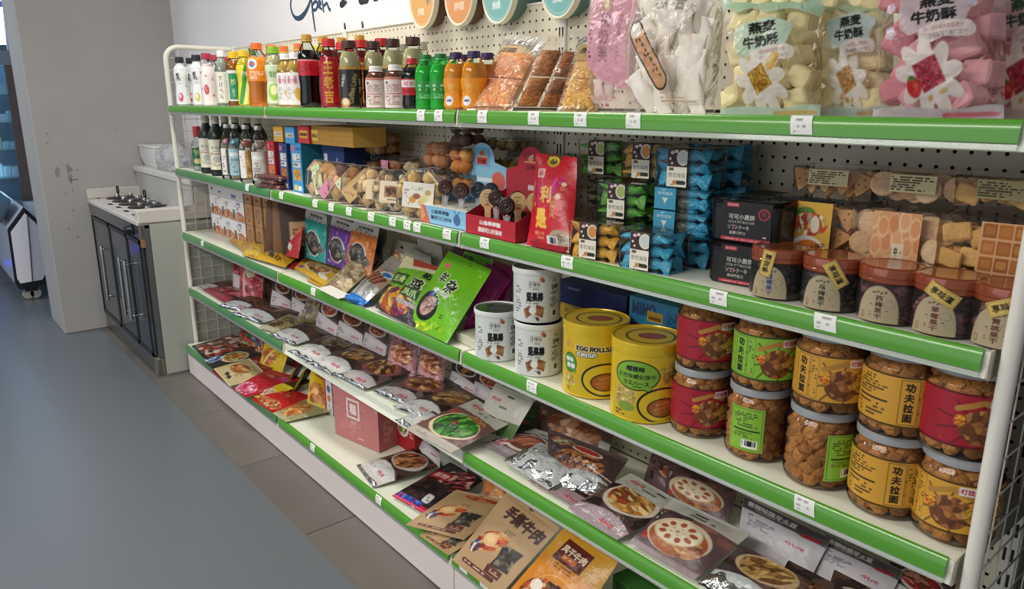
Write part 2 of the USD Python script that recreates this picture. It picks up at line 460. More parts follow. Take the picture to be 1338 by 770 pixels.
def carton(w, d, h, front='c0a080', side=None, top=None, sp=0.002, left=None):
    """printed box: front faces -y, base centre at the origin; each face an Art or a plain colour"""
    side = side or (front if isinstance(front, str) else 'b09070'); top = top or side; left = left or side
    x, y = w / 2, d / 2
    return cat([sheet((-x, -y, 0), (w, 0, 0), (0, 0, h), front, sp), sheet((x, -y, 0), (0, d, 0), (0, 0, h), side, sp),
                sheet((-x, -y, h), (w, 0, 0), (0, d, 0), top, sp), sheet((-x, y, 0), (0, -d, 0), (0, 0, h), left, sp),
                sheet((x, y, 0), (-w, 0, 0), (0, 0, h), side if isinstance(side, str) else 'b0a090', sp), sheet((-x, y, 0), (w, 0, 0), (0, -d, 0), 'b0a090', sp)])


def wrap(r, z0, z1, art, sp, a0, a1, prof=None):
    """a printed band around the z axis from angle a0 to a1 (degrees; -90 faces the aisle), read from outside"""
    a0, a1 = math.radians(a0), math.radians(a1)
    rf = prof or (lambda z: r + 0 * z)
    nu, nv = max(3, int((a1 - a0) * r / sp) + 1), max(2, int((z1 - z0) / sp) + 1)
    U, V = np.meshgrid(np.linspace(0, 1, nu), np.linspace(0, 1, nv)); t = a0 + U * (a1 - a0); z = z0 + V * (z1 - z0); R = rf(z)
    g = Geo(np.stack([R * np.cos(t), R * np.sin(t), z], -1).reshape(-1, 3), gridf(nu, nv))
    g.c, g.a = art.at(U * art.w, V * art.h, art.w / (nu - 1))
    if art.cv == 1: g.a = None
    return g


def pouch(C, art, bulge=0.015, back='b8b8b4', q=1.0, header=0.0, foot=0.0, bend=0.0, curl=0.0, wr=0.0025, seed=1, px=2.5, pv=2.0, twist=0.0, corner=0.06, ground=None):
    """a filled film bag: C = lower left, lower right, upper right, upper left corners; header and foot are flat fractions.
    Returns the origin (middle of the lower edge) and the closed skin relative to it."""
    from meshkit import fbm
    BL, BR, TR, TL = (np.asarray(p, float) for p in C); ext = 0.0
    if ground is not None:  # carry the bag on down to what it stands on, behind the things lying in front
        up = ((TL - BL) + (TR - BR)) / 2; low = min(BL[2], BR[2]) - ground - .002
        if low > .004:
            k = low / up[2]; dn = np.array([up[0] * k, min(up[1], .03) * k, 0]); ext = k / (1 + k)
            BL, BR = BL - dn - [0, 0, BL[2] - ground - .002], BR - dn - [0, 0, BR[2] - ground - .002]
    o = (BL + BR) / 2; mid = (BL + BR + TR + TL) / 4
    w, h = np.linalg.norm(BR - BL + TR - TL) / 2, np.linalg.norm(TL - BL + TR - BR) / 2
    n = np.cross(BR - BL + TR - TL, TL - BL + TR - BR); n /= np.linalg.norm(n)
    sp = spacing(mid, q)
    def surf(nu, nv, side):
        U, V = np.meshgrid(np.linspace(0, 1, nu), np.linspace(0, 1, nv))
        cz = 1 - 0.5 * corner * (np.clip((V - 1 + corner) / corner, 0, 1) ** 3) if corner else 1
        Uc = 0.5 + (U - 0.5) * cz
        P = (1 - V)[..., None] * ((1 - Uc)[..., None] * BL + Uc[..., None] * BR) + V[..., None] * ((1 - Uc)[..., None] * TL + Uc[..., None] * TR)
        vv = np.clip((V - foot) / (1 - foot - header), 0, 1)
        pr = (1 - np.abs(2 * U - 1) ** px) * (1 - np.abs(2 * vv - 1) ** pv)
        e = np.minimum(1, 8 * np.minimum(U, 1 - U)) * 1.0
        nz = (fbm(np.stack([U * w * 38, V * h * 38, 0 * U + seed * 3.3], -1), 3, seed) - 0.5) * 2
        nz2 = (fbm(np.stack([U * w * 9, V * h * 9, 0 * U + seed * 9.1], -1), 2, seed + 5) - 0.5) * 2
        off = side * (bulge * pr * (1 + 0.35 * nz2) + wr * nz * (0.3 + pr) * e) + bend * 4 * (V - V * V) + curl * V ** 3 + twist * (U - 0.5) * (V - 0.5)
        P = P + off[..., None] * n
        return U, V, (P - o).reshape(-1, 3)
    nu, nv = max(6, int(w / sp) + 1), max(6, int(h / sp) + 1)
    U, V, P = surf(nu, nv, 1.0)
    g = Geo(P, gridf(nu, nv)); g.c, g.a = art.at(U * art.w, np.clip((V - ext) / (1 - ext), 0.004, 1) * art.h, art.w / (nu - 1))
    if art.cv == 1: g.a = None
    U, V, P = surf(14, 18, -0.6)
    b = Geo(P - n * 0.0008, gridf(14, 18)[:, ::-1]).paint(back)
    if g.a is not None: b.a = np.full(len(b.v), 0.05)
    return o, g + b


def bag(name, label, cat, C, art, m=None, group=None, kids=None, pname='pouch_film', **k):
    """a film bag as a thing with its filled pouch as a part"""
    o, g = pouch(C, art, **k)
    t = thing(name, label, cat, o, 0, group)
    part(t, pname, g, m or FILM, True)
    return t, o

# ---------------------------------------------------------------- the setting
floor = struct('floor', box(-7, 6, -5, -0.2225, -0.05, 0), mat('686e74', 0.30, var=0.30, vscale=330.0, bump=0.06, bscale=300.0))
tile_m = [mat(c, 0.42, var=0.07, vscale=5.0) for c in ('6c6761', '706a64', '68635e')]
sub = struct('floor', box(-1.17, 6, -0.2225, 0.40, -0.05, -0.004), mat('4a4744', 0.8))
for k in range(-2, 7):
    part(sub, 'tile', box(k * 0.6 + 0.0115, k * 0.6 + 0.6085, -0.2215, 0.38, -0.004, 0.0, 0.0012), tile_m[k % 3], False)
part(sub, 'joint_strip', box(-1.17, 6, -0.232, -0.2225, -0.004, 0.0015, 0.0008), mat('6a6763', 0.5), False)
wall_m = mat('ebe8ea', 0.7, var=0.03, vscale=2.0, bump=0.03, bscale=90.0)
struct('wall_back', box(-1.17, 6.2, 0.40, 0.52, 0, 2.9), wall_m)
pil = struct('pillar', box(-1.62, -1.17, -0.42, 0.52, 0, 2.9, 0.004), mat('aba8a6', 0.75, var=0.06, vscale=3.0, bump=0.05, bscale=60.0))
rs = np.random.RandomState(5)
def stain(y, z, ry, rz, c, n=11):
    a = np.sort(rs.uniform(0, 2 * math.pi, n)); k = rs.uniform(0.6, 1.15, n)
    return extr(np.stack([y + ry * k * np.cos(a), z + rz * k * np.sin(a)], 1), 0.0006, 'x', -1.17).paint(c)
for (x_, y_, z_), ry, rz, c in (((-1.1700, -0.3322, 0.9805), .016, .035, '8f8b88'), ((-1.1700, -0.2751, 0.9952), .022, .03, '86827f'), ((-1.1700, -0.2702, 0.9410), .012, .035, '8b8784'), ((-1.1700, -0.2515, 0.9308), .03, .006, '858280'), ((-1.1700, -0.2281, 0.9882), .006, .006, '86827f'),
                         ((-1.1700, -0.2676, 0.8684), .005, .01, '85817e'), ((-1.1700, -0.2788, 0.7503), .005, .007, '75716e'), ((-1.1700, -0.3168, 0.6431), .005, .006, '75716e'), ((-1.1700, -0.2753, 0.5873), .004, .008, '6a6663'), ((-1.1700, -0.3531, 1.2007), .006, .005, '7d7976'), ((-1.1700, -0.3601, 1.1489), .007, .005, '7d7976'), ((-1.1700, 0.0147, 1.2147), .008, .006, '8b8784'), ((-1.1700, -0.3055, 0.8530), .006, .008, '8b8784')):
    part(pil, 'wall_stain', stain(y_, z_, ry, rz, c), printmat(0.9), False, label='greyish scuff mark on the plaster')
struct('ceiling', box(-7, 6, -5, 0.52, 2.9, 3.0), mat('d8d6d2', 0.8))
struct('wall_left', box(-7.1, -7, -5, 0.52, 0, 2.9), mat('8fa3b4', 0.8))
struct('wall_back', box(-7, -1.62, 0.40, 0.52, 0, 2.9), mat('9fb0be', 0.7))

# brush lettering painted on the back wall
ink, blue_ink = mat('22282e', 0.5), mat('2f4a66', 0.5)
def stroke(pts, w):
    p = np.array(pts, float); t = np.linspace(0, 1, len(p)); tt = np.linspace(0, 1, 24)
    q = np.stack([np.interp(tt, t, p[:, k]) for k in range(3)], 1)
    for _ in range(3): q[1:-1] = (q[:-2] + 2 * q[1:-1] + q[2:]) / 4
    ws = np.interp(tt, np.linspace(0, 1, len(w)), w) / 2.5
    g = tube(q, ws, 8); g.v[:, 1] = 0.3985 + (g.v[:, 1] - q[0, 1]) * 0.06
    return g
let = thing('wall_lettering', 'dark blue brush handwriting reading Open & on the white wall above the shelves', 'wall lettering', (0, 0, 0))
for q_, (nm, strokes) in enumerate((('letter', [([(0.7365, 0.3990, 1.8741), (0.6258, 0.3990, 1.8613), (0.5685, 0.3990, 1.8100), (0.5919, 0.3990, 1.7567), (0.6363, 0.3990, 1.7341), (0.7085, 0.3990, 1.7442), (0.7758, 0.3990, 1.7879), (0.8053, 0.3990, 1.8365), (0.7523, 0.3990, 1.8784)], (.012, .014, .018, .03, .016, .012))]),
                    ('letter', [([(0.7927, 0.3990, 1.8015), (0.7983, 0.3990, 1.7401), (0.8109, 0.3990, 1.6747)], (.016, .018, .012)), ([(0.7891, 0.3990, 1.7775), (0.8284, 0.3990, 1.7951), (0.8552, 0.3990, 1.7806), (0.8304, 0.3990, 1.7587), (0.8015, 0.3990, 1.7612)], (.014, .016, .014))]),
                    ('letter', [([(0.8393, 0.3990, 1.7700), (0.8833, 0.3990, 1.7781), (0.8643, 0.3990, 1.7947), (0.8468, 0.3990, 1.7724), (0.8875, 0.3990, 1.7568)], (.012, .016, .012))]),
                    ('letter', [([(0.8923, 0.3990, 1.7921), (0.8998, 0.3990, 1.7438)], (.014, .014)), ([(0.9030, 0.3990, 1.7674), (0.9325, 0.3990, 1.7795), (0.9495, 0.3990, 1.7515), (0.9626, 0.3990, 1.7474)], (.012, .015, .016))]),
                    ('letter', [([(1.1019, 0.3990, 1.8116), (1.0613, 0.3990, 1.7931), (1.0912, 0.3990, 1.7733), (1.0444, 0.3990, 1.7605), (1.0631, 0.3990, 1.7531), (1.1032, 0.3990, 1.7665)], (.014, .016, .02, .022, .02, .012))]),
                    ('letter', [([(1.1992, 0.3990, 1.7959), (1.2067, 0.3990, 1.7513), (1.2430, 0.3990, 1.7562), (1.2660, 0.3990, 1.7513), (1.2862, 0.3990, 1.7816)], (.018, .02, .026, .02, .014))]),
                    ('letter', [([(1.3023, 0.3990, 1.7693), (1.3179, 0.3990, 1.7518), (1.3463, 0.3990, 1.7544)], (.016, .014, .016))]),
                    ('letter', [([(1.3759, 0.3990, 1.7777), (1.3788, 0.3990, 1.7460)], (.013, .015))]), ('letter', [([(1.4075, 0.3990, 1.7641), (1.4275, 0.3990, 1.7440)], (.016, .012))]),
                    ('letter', [([(1.0119, 0.3990, 1.6556), (1.0042, 0.3990, 1.6472), (1.0118, 0.3990, 1.5994), (1.0138, 0.3990, 1.5606)], (.016, .018, .012, .012))]),
                    ('letter', [([(1.0751, 0.3990, 1.6891), (1.0789, 0.3990, 1.6657), (1.0814, 0.3990, 1.6308)], (.013, .02, .018))]),
                    ('letter', [([(1.2180, 0.3990, 1.6841), (1.2221, 0.3990, 1.6643), (1.2254, 0.3990, 1.6363)], (.014, .016, .014))]))):
    part(let, nm, cat(stroke(*s) for s in strokes), blue_ink if q_ < 4 else ink, True)

# ---------------------------------------------------------------- the shelving
X = [0.012, 1.20, 2.40, 3.60]
ZS = [1.365, 1.065, 0.747, 0.459, 0.162]
white_m, deck_m = mat('e6e2d8', 0.38), mat('eef1de', 0.28)
rail_new, rail_old = mat('549c2b', 0.26, coat=0.35), mat('528c54', 0.28, coat=0.3)
clip_m, dark_m, slot_m = mat('d9d3c2', 0.45), mat('3a3834', 0.6), mat('1e1d1c', 0.8)


def pegboard(w, h, pitch=0.0265, r=0.0036, n=8):
    nx, nz = int(w / pitch), int(h / pitch); px, pz = w / nx, h / nz
    t = np.arange(n) / n * 2 * math.pi
    ring = np.stack([r * np.cos(t), 0 * t, r * np.sin(t)], 1); k = 1 / np.maximum(abs(np.cos(t)), abs(np.sin(t)))
    sq = np.stack([px / 2 * np.clip(np.cos(t) * k, -1, 1), 0 * t, pz / 2 * np.clip(np.sin(t) * k, -1, 1)], 1)
    cell = np.vstack([sq, ring, ring + [0, 0.0015, 0]])
    i = np.arange(n); j = (i + 1) % n
    f = np.vstack([np.stack([i, j, j + n], 1), np.stack([i, j + n, i + n], 1), np.stack([i + n, j + n, j + 2 * n], 1), np.stack([i + n, j + 2 * n, i + 2 * n], 1)])
    cx, cz = np.meshgrid((np.arange(nx) + 0.5) * px, (np.arange(nz) + 0.5) * pz, indexing='ij')
    c = np.stack([cx, 0 * cx, cz], -1).reshape(-1, 3)
    v = (c[:, None] + cell[None]).reshape(-1, 3); F = (np.arange(len(c))[:, None, None] * len(cell) + f[None]).reshape(-1, 3)
    return Geo(v, F)


RAIL = [(0.002, 0.001), (-0.003, 0.0), (-0.006, -0.004), (-0.0085, -0.011), (-0.0095, -0.020), (-0.0095, -0.0285), (-0.0075, -0.0295), (-0.007, -0.020), (-0.0055, -0.011), (-0.003, -0.004), (0.002, -0.003)]
LIP = [(0.0, -0.002), (0.328, -0.002), (0.328, -0.006), (0.006, -0.006), (0.006, -0.035), (-0.005, -0.0385), (-0.005, -0.0405), (0.009, -0.0405), (0.004, -0.037), (0.0, -0.035)]
for b in range(3):
    x0, x1 = X[b], X[b + 1]
    bay = thing('shelving_bay', ('shelving bay at the far left end, next to the cooker counter', 'middle shelving bay between the two joints, holding the pink sakura box', 'nearest shelving bay at the right, holding the yellow tins and snack jars')[b],
                'shelving', (x0, 0, 0), group=None)
    w = x1 - x0
    for k, (z0, z1) in enumerate(((0.17, 0.44), (0.46, 0.73), (0.75, 1.045), (1.07, 1.345), (1.37, 1.640))):
        g = pegboard(w - (0.058 if b == 2 else 0.030), z1 - z0); part(bay, 'back_panel', g.move((0.029, 0.330, z0)), mat('e4dcc6', 0.5), False)
    part(bay, 'backing', box(0.004, w - 0.004, 0.340, 0.346, 0.1, 1.638), mat('5a544a', 0.8), False)
    part(bay, 'top_cap', box(0.0, w, 0.326, 0.352, 1.640, 1.646, 0.001), white_m, False)
    for s in ((0, 1) if b == 2 else (0,)):
        u = part(bay, 'upright', box(s * (w - 0.028), s * (w - 0.028) + 0.028, 0.322, 0.352, 0, 1.65, 0.002), white_m, False)
        part(u, 'slot', cat([box(s * (w - 0.028) + 0.014 + o - 0.002, s * (w - 0.028) + 0.014 + o + 0.002, 0.3205, 0.323, 0.2 + 0.05 * i, 0.225 + 0.05 * i) for i in range(28) for o in (-0.006, 0.006)]), slot_m, False, kind='stuff')
    kick = part(bay, 'base_plinth', box(0.002, w - 0.002, -0.044, -0.028, 0.004, 0.128, 0.002), mat('ede2de', 0.42), False)
    part(bay, 'base_deck', extr([(y * 1.115 - 0.046, z + 0.162) for y, z in LIP], w - 0.006, 'x', 0.003), deck_m, False)
    for k, z in enumerate(ZS):
        yo = -0.046 if k == 4 else 0.0
        if k < 4:
            sh = part(bay, 'shelf', extr([(y, q + z) for y, q in LIP], w - 0.006, 'x', 0.003), deck_m, False)
        else:
            sh = bay
        if not (k == 3 and b == 1):
            dark = b == 0 and k in (1, 2, 3, 4)
            a0, a1 = 0.010, w - 0.010
            g = extr([(y + yo, q + z) for y, q in RAIL], a1 - a0, 'x', a0)
            part(sh, 'price_rail', g, rail_old if dark else rail_new, 40)
            part(sh, 'rail_flap', extr([(yo - 0.0085, z - 0.030), (yo - 0.0097, z - 0.030), (yo - 0.0115, z - 0.037), (yo - 0.0103, z - 0.037)], a1 - a0, 'x', a0), clearmat('e8efe8', 0.12, haze=0.25), False, label='clear plastic lip under the green rail')
        for s in (0, 1):
            if k < 4:
                part(sh, 'bracket', extr([(-0.005, z + 0.0005), (0.30, z), (0.320, z - 0.048), (0.0, z - 0.042), (-0.008, z - 0.036), (-0.008, z - 0.016)], 0.0026, 'x', 0.0002 if s == 0 else w - 0.0028), clip_m, False, label='pale shelf bracket end')


def side_panel(x, label):
    t = thing('wire_side_panel', label, 'wire panel', (x, 0, 0))
    p = []
    for a in np.linspace(0, math.pi / 2, 7): p.append((0, 0.012 + 0.06 - 0.06 * math.sin(a), 1.578 + 0.06 * math.cos(a)))
    path = [(0, 0.335, 1.638)] + p + [(0, 0.012, z) for z in np.linspace(1.5, 0.06, 6)]
    g = tube(path, 0.0115, 12); part(t, 'frame_tube', g, white_m, True)
    wm = mat('dcd8cf', 0.4)
    for k in range(1, 6):
        y = 0.012 + k * 0.0585
        if y < 0.33: part(t, 'wire', tube([(0, y, 0.1), (0, y, 0.8), (0, y, 1.632)], 0.0015, 6), wm, True)
    for k in range(26):
        z = 0.15 + k * 0.0575
        part(t, 'wire', tube([(0.0025, 0.012, z), (0.0025, 0.17, z), (0.0025, 0.33, z)], 0.0015, 6), wm, True)
    return t


side_panel(-0.006, 'white wire side panel at the far end of the shelves, behind the white yogurt bottles')
side_panel(3.618, 'white wire side panel at the near end of the shelves, beside the snack jars')

t = thing('dark_cabinet', 'dark brown cabinet standing beyond the near wire panel', 'cabinet', (3.95, .26, 0))
part(t, 'body', box(-.29, .6, -.11, .13, .02, 1.5, .004), mat('2e2825', .5, var=.1), False)
part(t, 'door', box(-.285, .14, -.122, -.1105, .06, 1.46, .003), mat('352e2a', .45, var=.1), False)
part(t, 'door', box(.147, .595, -.122, -.1105, .06, 1.46, .003), mat('352e2a', .45, var=.1), False)
part(t, 'handle', tube([(.11, -.14, .7), (.11, -.14, .8), (.11, -.14, .9)], .006, 8), mat('8a8a8a', .3, 1.0), True)

# ---------------------------------------------------------------- bottles
SODA = [(0, 0), (.80, 0), (.97, .03), (1, .10), (.93, .24), (.90, .30), (.97, .40), (1, .50), (1, .62), (.93, .72), (.70, .82), (.45, .885), (.40, .90), (.40, .93)]
STRAIGHT = [(0, 0), (.86, 0), (.98, .02), (1, .06), (1, .60), (.97, .66), (.80, .76), (.55, .84), (.42, .88), (.42, .92)]
PINCH = [(0, 0), (.88, 0), (1, .03), (1, .12), (.94, .30), (.86, .42), (.92, .52), (1, .60), (1, .68), (.92, .76), (.62, .85), (.50, .88), (.50, .92)]
LATTE = [(0, 0), (.9, 0), (1, .03), (1, .58), (.98, .64), (.86, .76), (.66, .84), (.52, .885), (.50, .92)]
SHORT = [(0, 0), (.9, 0), (1, .03), (1, .10), (.97, .40), (1, .66), (.96, .74), (.72, .83), (.52, .87), (.50, .91)]
WINE = [(0, 0), (.92, 0), (1, .02), (1, .56), (.94, .62), (.62, .70), (.42, .75), (.38, .78), (.38, .80)]
FLASK = [(0, 0), (.9, 0), (1, .03), (1, .60), (.95, .68), (.74, .78), (.45, .86), (.34, .90), (.34, .95)]
BOTTLES = {}


def prof_at(pr, H, R):
    z = np.array([p[1] for p in pr]) * H; r = np.array([p[0] for p in pr]) * R
    return lambda q: np.interp(q, z, r)


def bottle(kind, label, pos, H, R, pr, cap, drink=None, fill=.8, band=None, bz=(.1, .6), arc=(-215, 35), shell='eef4f4', capr=None, group=None, z=1.365, shell_m=None, rz=None, solid=None, name=None, neckpaint=None):
    """a bottle > shell, drink, printed label, cap; alike ones are copies"""
    key = kind; at = (pos[0], pos[1], z)
    turn = math.degrees(math.atan2(CAM[1] - pos[1], CAM[0] - pos[0])) + 90 + (rz or 0)
    if key in BOTTLES: return dup(BOTTLES[key], label, at, turn, group)
    t = thing(name or 'drink_bottle', label, 'bottle', at, turn, group); BOTTLES[key] = t
    P2 = [(r * R, q * H) for r, q in pr]; rf = prof_at(pr, H, R)
    if solid is None:
        if drink:
            zs = [q for q in np.linspace(0.002, H * fill, 22)]
            part(t, 'drink', lathe([(0, 0.002)] + [(max(rf(max(q, .012 * H)) * .965, .002), q) for q in zs] + [(0, H * fill)], 28), mat(drink, 0.12), 40)
        part(t, 'shell', lathe(P2[1:], 28), shell_m or clearmat(shell, 0.05), True)
    else:
        part(t, 'shell', lathe(P2, 32), mat(solid, 0.3), 40)
    if band is not None:
        a0, a1 = arc
        part(t, 'label', wrap(R, bz[0] * H, bz[1] * H, band, spacing(at, 0.75), a0, a1, prof=lambda q: rf(q) * 1.012 + 0.0002), GLOSSY, True)
    cr = capr or R * pr[-1][0] * 1.22; z0, z1 = pr[-1][1] * H - .015 * H, H
    if z0 > z1 - .01: z0 = z1 - .012
    prc = [(cr, z0), (cr * 1.02, z0 + .002), (cr, z1 - .002), (cr * .93, z1), (0, z1)]
    cg = lathe(prc, 36); ph = np.arctan2(cg.v[:, 1], cg.v[:, 0]); rr = np.hypot(cg.v[:, 0], cg.v[:, 1])
    cg.v[:, :2] *= (1 - 0.035 * ((np.arange(len(cg.v)) // len(prc)) % 2) * (rr > cr * .95))[:, None]
    part(t, 'cap', cg, mat(cap, 0.4), 50)
    part(t, 'neck_ring', lathe([(cr * 1.02, z0 - .004), (cr * 1.12, z0 - .003), (cr * 1.12, z0 - .0015), (cr * 1.0, z0)], 24), mat(neckpaint or cap, 0.4), 40)
    return t


def A_yogurt(c):
    return Art(20, 14, 'eef0f0').T('乳', 6.3, 8.6, 3.2, '1c1c24', w=3.4, b=2).T('酸奶饮品', 7, 7.4, .7, '555560', b=0).E(8.6, 2.6, 1.7, 1.7, c).E(8.2, 3.0, .8, .8, 'f8e8e8').N(12.6, 3, 3.6, 8, 14, '70757c', 3).R(5.5, 12.6, 13, 13, 'd8dde0')
bk = 'tall bottles along the far part of the top shelf'
Y = lambda lb, p, c='d8486c': bottle('yogurt' + c, lb, p, .222, .031, PINCH, '23262a', 'f2f2f0', .86, A_yogurt(c), (.03, .80), shell='f4f6f6')
Y('white yogurt drink bottle with black cap at the far left end of the top shelf', (0.0912, 0.0450, 1.3793))
Y('white yogurt drink bottle with black cap in second row, between the two front yogurt bottles', (0.0414, 0.1100, 1.3794))
Y('white yogurt drink bottle with black cap and yellow-green fruit, beside the red-dotted bottle', (0.3208, 0.0500, 1.3764), 'c8d060')
dates = Art(20, 20, 'f3ecea').E(8.5, 8, 1.5, 2.6, 'c02838').T('红枣', 8.5, 8, 3.4, 'f4e8e8', w=1.4, vert=True, al='c')
for i in range(16): dates.E(1 + (i * 7.3) % 18, 1.5 + (i * 5.1) % 17, .35, .75, 'b83848', (i * 40) % 180)
DT = lambda lb, p: bottle('dates', lb, p, .222, .032, LATTE, 'b03048', 'f0e6e4', .8, dates, (.02, .75), shell='f6f2f2')
DT('white milk drink bottle with red seal, red dots and dark pink cap', (0.4706, 0.0450, 1.3768))
DT('red-dotted milk drink bottle mostly hidden behind the front one, only its pink cap showing', (0.3679, 0.1200, 1.3766))
Y('white yogurt drink bottle behind the red-dotted milk bottle, black cap just visible', (0.3064, 0.1200, 1.3764), 'c8d061')
callig = Art(20, 20, 'dcd8c8').R(6.5, 1, 10.5, 19, 'f0ece0').T('苏打气泡', 8.5, 10, 15, '20242a', w=2.6, vert=True, b=1, al='c').N(12, 3, 4, 12, 12, '707070', 2)
bottle('callig', 'clear bottle with white cap and vertical black calligraphy on a cream label', (0.6519, 0.0450, 1.3741), .224, .030, STRAIGHT, 'f2f2f0', 'a8b0a0', .9, callig, (.06, .62))
bottle('brownrow', 'red-labelled brown tea bottle squeezed behind the calligraphy bottle', (0.5699, 0.1000, 1.3739), .205, .031, STRAIGHT, 'c03030', '6a3018', .8, Art(20, 14, 'c83028').N(6, 3, 8, 8, 6, 'f0d0b0', 4), (.1, .7))
tea = Art(20, 20, 'dfe3da').R(6, 1, 11.5, 18, '1d6a46', .8).R(6.5, 1.5, 11, 17.5, '2a8a58', .6).T('茶', 8.7, 12.4, 4, 'f0e8b0', w=3.4, b=1, al='c').T('蜜桃乌龙', 8.7, 5.5, 5, 'd8f0d0', w=1.6, vert=True, al='c').N(13, 3, 4, 13, 12, '506050', 2)
bottle('tea', 'amber tea bottle with yellow cap and dark green label, left of the yellow bottle', (0.7933, 0.0450, 1.3716), .213, .032, SHORT, 'e8c020', 'b86a18', .84, tea, (.10, .66))
yel = Art(20, 20, 'e8d820').P([(5, 0), (9, 0), (14, 20), (10, 20)], '3f9a38').P([(8, 0), (10, 0), (15, 20), (13, 20)], 'f6f0a0').T('柠檬', 7.5, 14, 3, 'f8f8f0', b=1)
YL = lambda lb, p: bottle('lemon', lb, p, .214, .031, PINCH, 'e8c82c', 'e0c830', .85, yel, (.04, .74))
YL('yellow lemon drink bottle with green stripe and yellow cap, left of the orange soda', (0.8755, 0.0550, 1.3719))
YL('yellow lemon drink bottle in the back row, yellow cap above the first one', (0.7029, 0.1300, 1.3712))
OS = lambda lb, p: bottle('orangesoda', lb, p, .234, .041, SODA, 'f07028', 'ff9a30', .76, Art(20, 12, 'f08a20').E(7, 8.5, 2.6, 2.6, 'f4f4f0').E(7, 8.5, 1.7, 1.7, '4a8ac8').R(5.4, 8, 8.6, 9, 'e05020').N(5.5, 1, 7, 4, 4, 'fce8d0', 5), (.40, .78), (-200, 20))
OS('large orange soda bottle with orange cap and round emblem at the front', (1.0174, 0.0550, 1.3696))
OS('orange-capped soda bottle in the second row, behind the large orange soda', (0.9529, 0.1400, 1.3693))
bottle('greensoda1', 'green-capped bottle peeping out behind the large orange soda', (0.7107, 0.1600, 1.3712), .236, .034, STRAIGHT, '3a7a40', '9fc8a0', .8, Art(20, 10, 'c8e0c0').N(5, 2, 9, 6, 5, '3a7a40', 4), (.2, .6))
lime = Art(20, 20, 'd8e6c0').E(9, 6, 3.2, 4.5, '9ac848').E(9, 7, 1.8, 2.6, 'e8f0b0').T('青柠', 9, 15, 3.5, '2f7a30', w=4.5, al='c')
bottle('lime', 'pale green tea bottle with lime green cap, right of the large orange soda', (1.1594, 0.0600, 1.3703), .214, .033, PINCH, '88c038', 'd8d0a0', .85, lime, (.06, .70))
frt = Art(20, 20, 'efece8').E(11.5, 6, 2.4, 4.6, 'e8b848', 15).R(5.8, 13, 7.2, 18, 'd890a8').R(9, 13, 10.4, 18, 'd890a8').T('蜜桃', 8, 15, 3, 'b05070', b=1, al='c').N(5, 3, 4, 8, 8, '9a9a90', 3)
FR = lambda lb, p: bottle('fruit', lb, p, .184, .034, STRAIGHT, 'f0efec', 'd0a850', .86, frt, (.05, .64))
FR('white-labelled fruit drink with white cap, left one of the pair beside the gold-capped cola', (1.2854, 0.0500, 1.3709))
FR('white-labelled fruit drink with white cap, directly left of the gold-capped cola', (1.3408, 0.0600, 1.3712))
mg = Art(20, 12, 'e8c860').N(5, 3, 9, 6, 5, 'a04010', 2)
MG = lambda lb, p: bottle('mango', lb, p, .226, .033, STRAIGHT, 'e87838', 'd8a838', .86, mg, (.1, .62), neckpaint='e8c030')
MG('mango drink bottle with orange cap and yellow ring, behind the lime-capped bottle', (1.0480, 0.1500, 1.3697))
MG('mango drink bottle with orange cap and yellow ring, behind the fruit drinks near the cola', (1.2027, 0.1400, 1.3705))
YL('yellow lemon drink in the back row between the cola and the red bottle', (1.3070, 0.1700, 1.3710))
cola = Art(20, 5, 'c81f30').T('Cola', 8, 2.5, 3, '1a0808', w=6.5, rot=8, b=1, al='c').R(0, 4.6, 20, 5, 'e8a0a0').N(14, 1, 4, 3, 3, 'f0c0c0', 2)
CO = lambda lb, p: bottle('cola', lb, p, .236, .034, SODA, 'c99a3c', '180c0a', .79, cola, (.44, .66), (-230, 50))
CO('cola bottle with gold cap and red band, front row beside the red herbal tea', (1.4673, 0.0500, 1.3693))
CO('gold-capped cola bottle in the second row, behind the front cola', (1.4252, 0.1300, 1.3689))
CO('gold-capped cola bottle in the back row, left of the coffee latte cap', (1.4275, 0.2000, 1.3689))
CO('gold-capped cola bottle in the back row, right of the coffee latte cap', (1.5560, 0.2000, 1.3696))
herb = Art(20, 20, 'a81820').T('王老吉', 9, 9.5, 17, 'f2d040', w=4.4, vert=True, b=1, al='c').R(0, 18.6, 20, 19.2, '801018').R(0, .6, 20, 1.2, '801018')
HB = lambda lb, p: bottle('herbal', lb, p, .213, .033, LATTE, 'cc2a2c', '8a1418', .84, herb, (.03, .74))
HB('red herbal tea bottle with yellow vertical characters and red cap', (1.6261, 0.0500, 1.3678))
for u_, y_, nm in ((451, .15, 'second row, left of the coffee latte'), (463, .21, 'back row, directly behind the coffee latte'), (475, .15, 'second row, right of the coffee latte'), (488, .21, 'back row, above the left milk tea'), (502, .17, 'back row, between two brown caps')):
    HB('red-capped herbal tea bottle in the ' + nm, {451: (1.5233, 0.1500, 1.3669), 463: (1.4767, 0.2100, 1.3665), 475: (1.6521, 0.1500, 1.3677), 488: (1.6118, 0.2100, 1.3674), 502: (1.7515, 0.1700, 1.3683)}[u_])
lat = Art(20, 20, '23241e').R(0, 18.6, 20, 20, 'b88a38').T('Coffee Latte', 10.6, 9.2, 2.4, 'd2bd84', w=15, rot=80, b=1, al='c').E(7.2, 2.2, 2.2, 2.4, 'd8a060').E(7.4, 2.6, 1.4, 1.5, 'f0e0c8').T('低糖拿铁', 6.6, 13, 6, 'd8d8d0', w=1.7, vert=True, rot=-12, al='c').N(13.5, 4, 3, 10, 10, 'a0a090', 2)
LT = lambda lb, p, y=0: bottle('latte', lb, p, .200, .034, LATTE, '4a2a22', 'dccf9e', .84, lat, (.02, .62))
LT('black coffee latte bottle with gold script and brown cap in the front row', (1.7612, 0.0500, 1.3686))
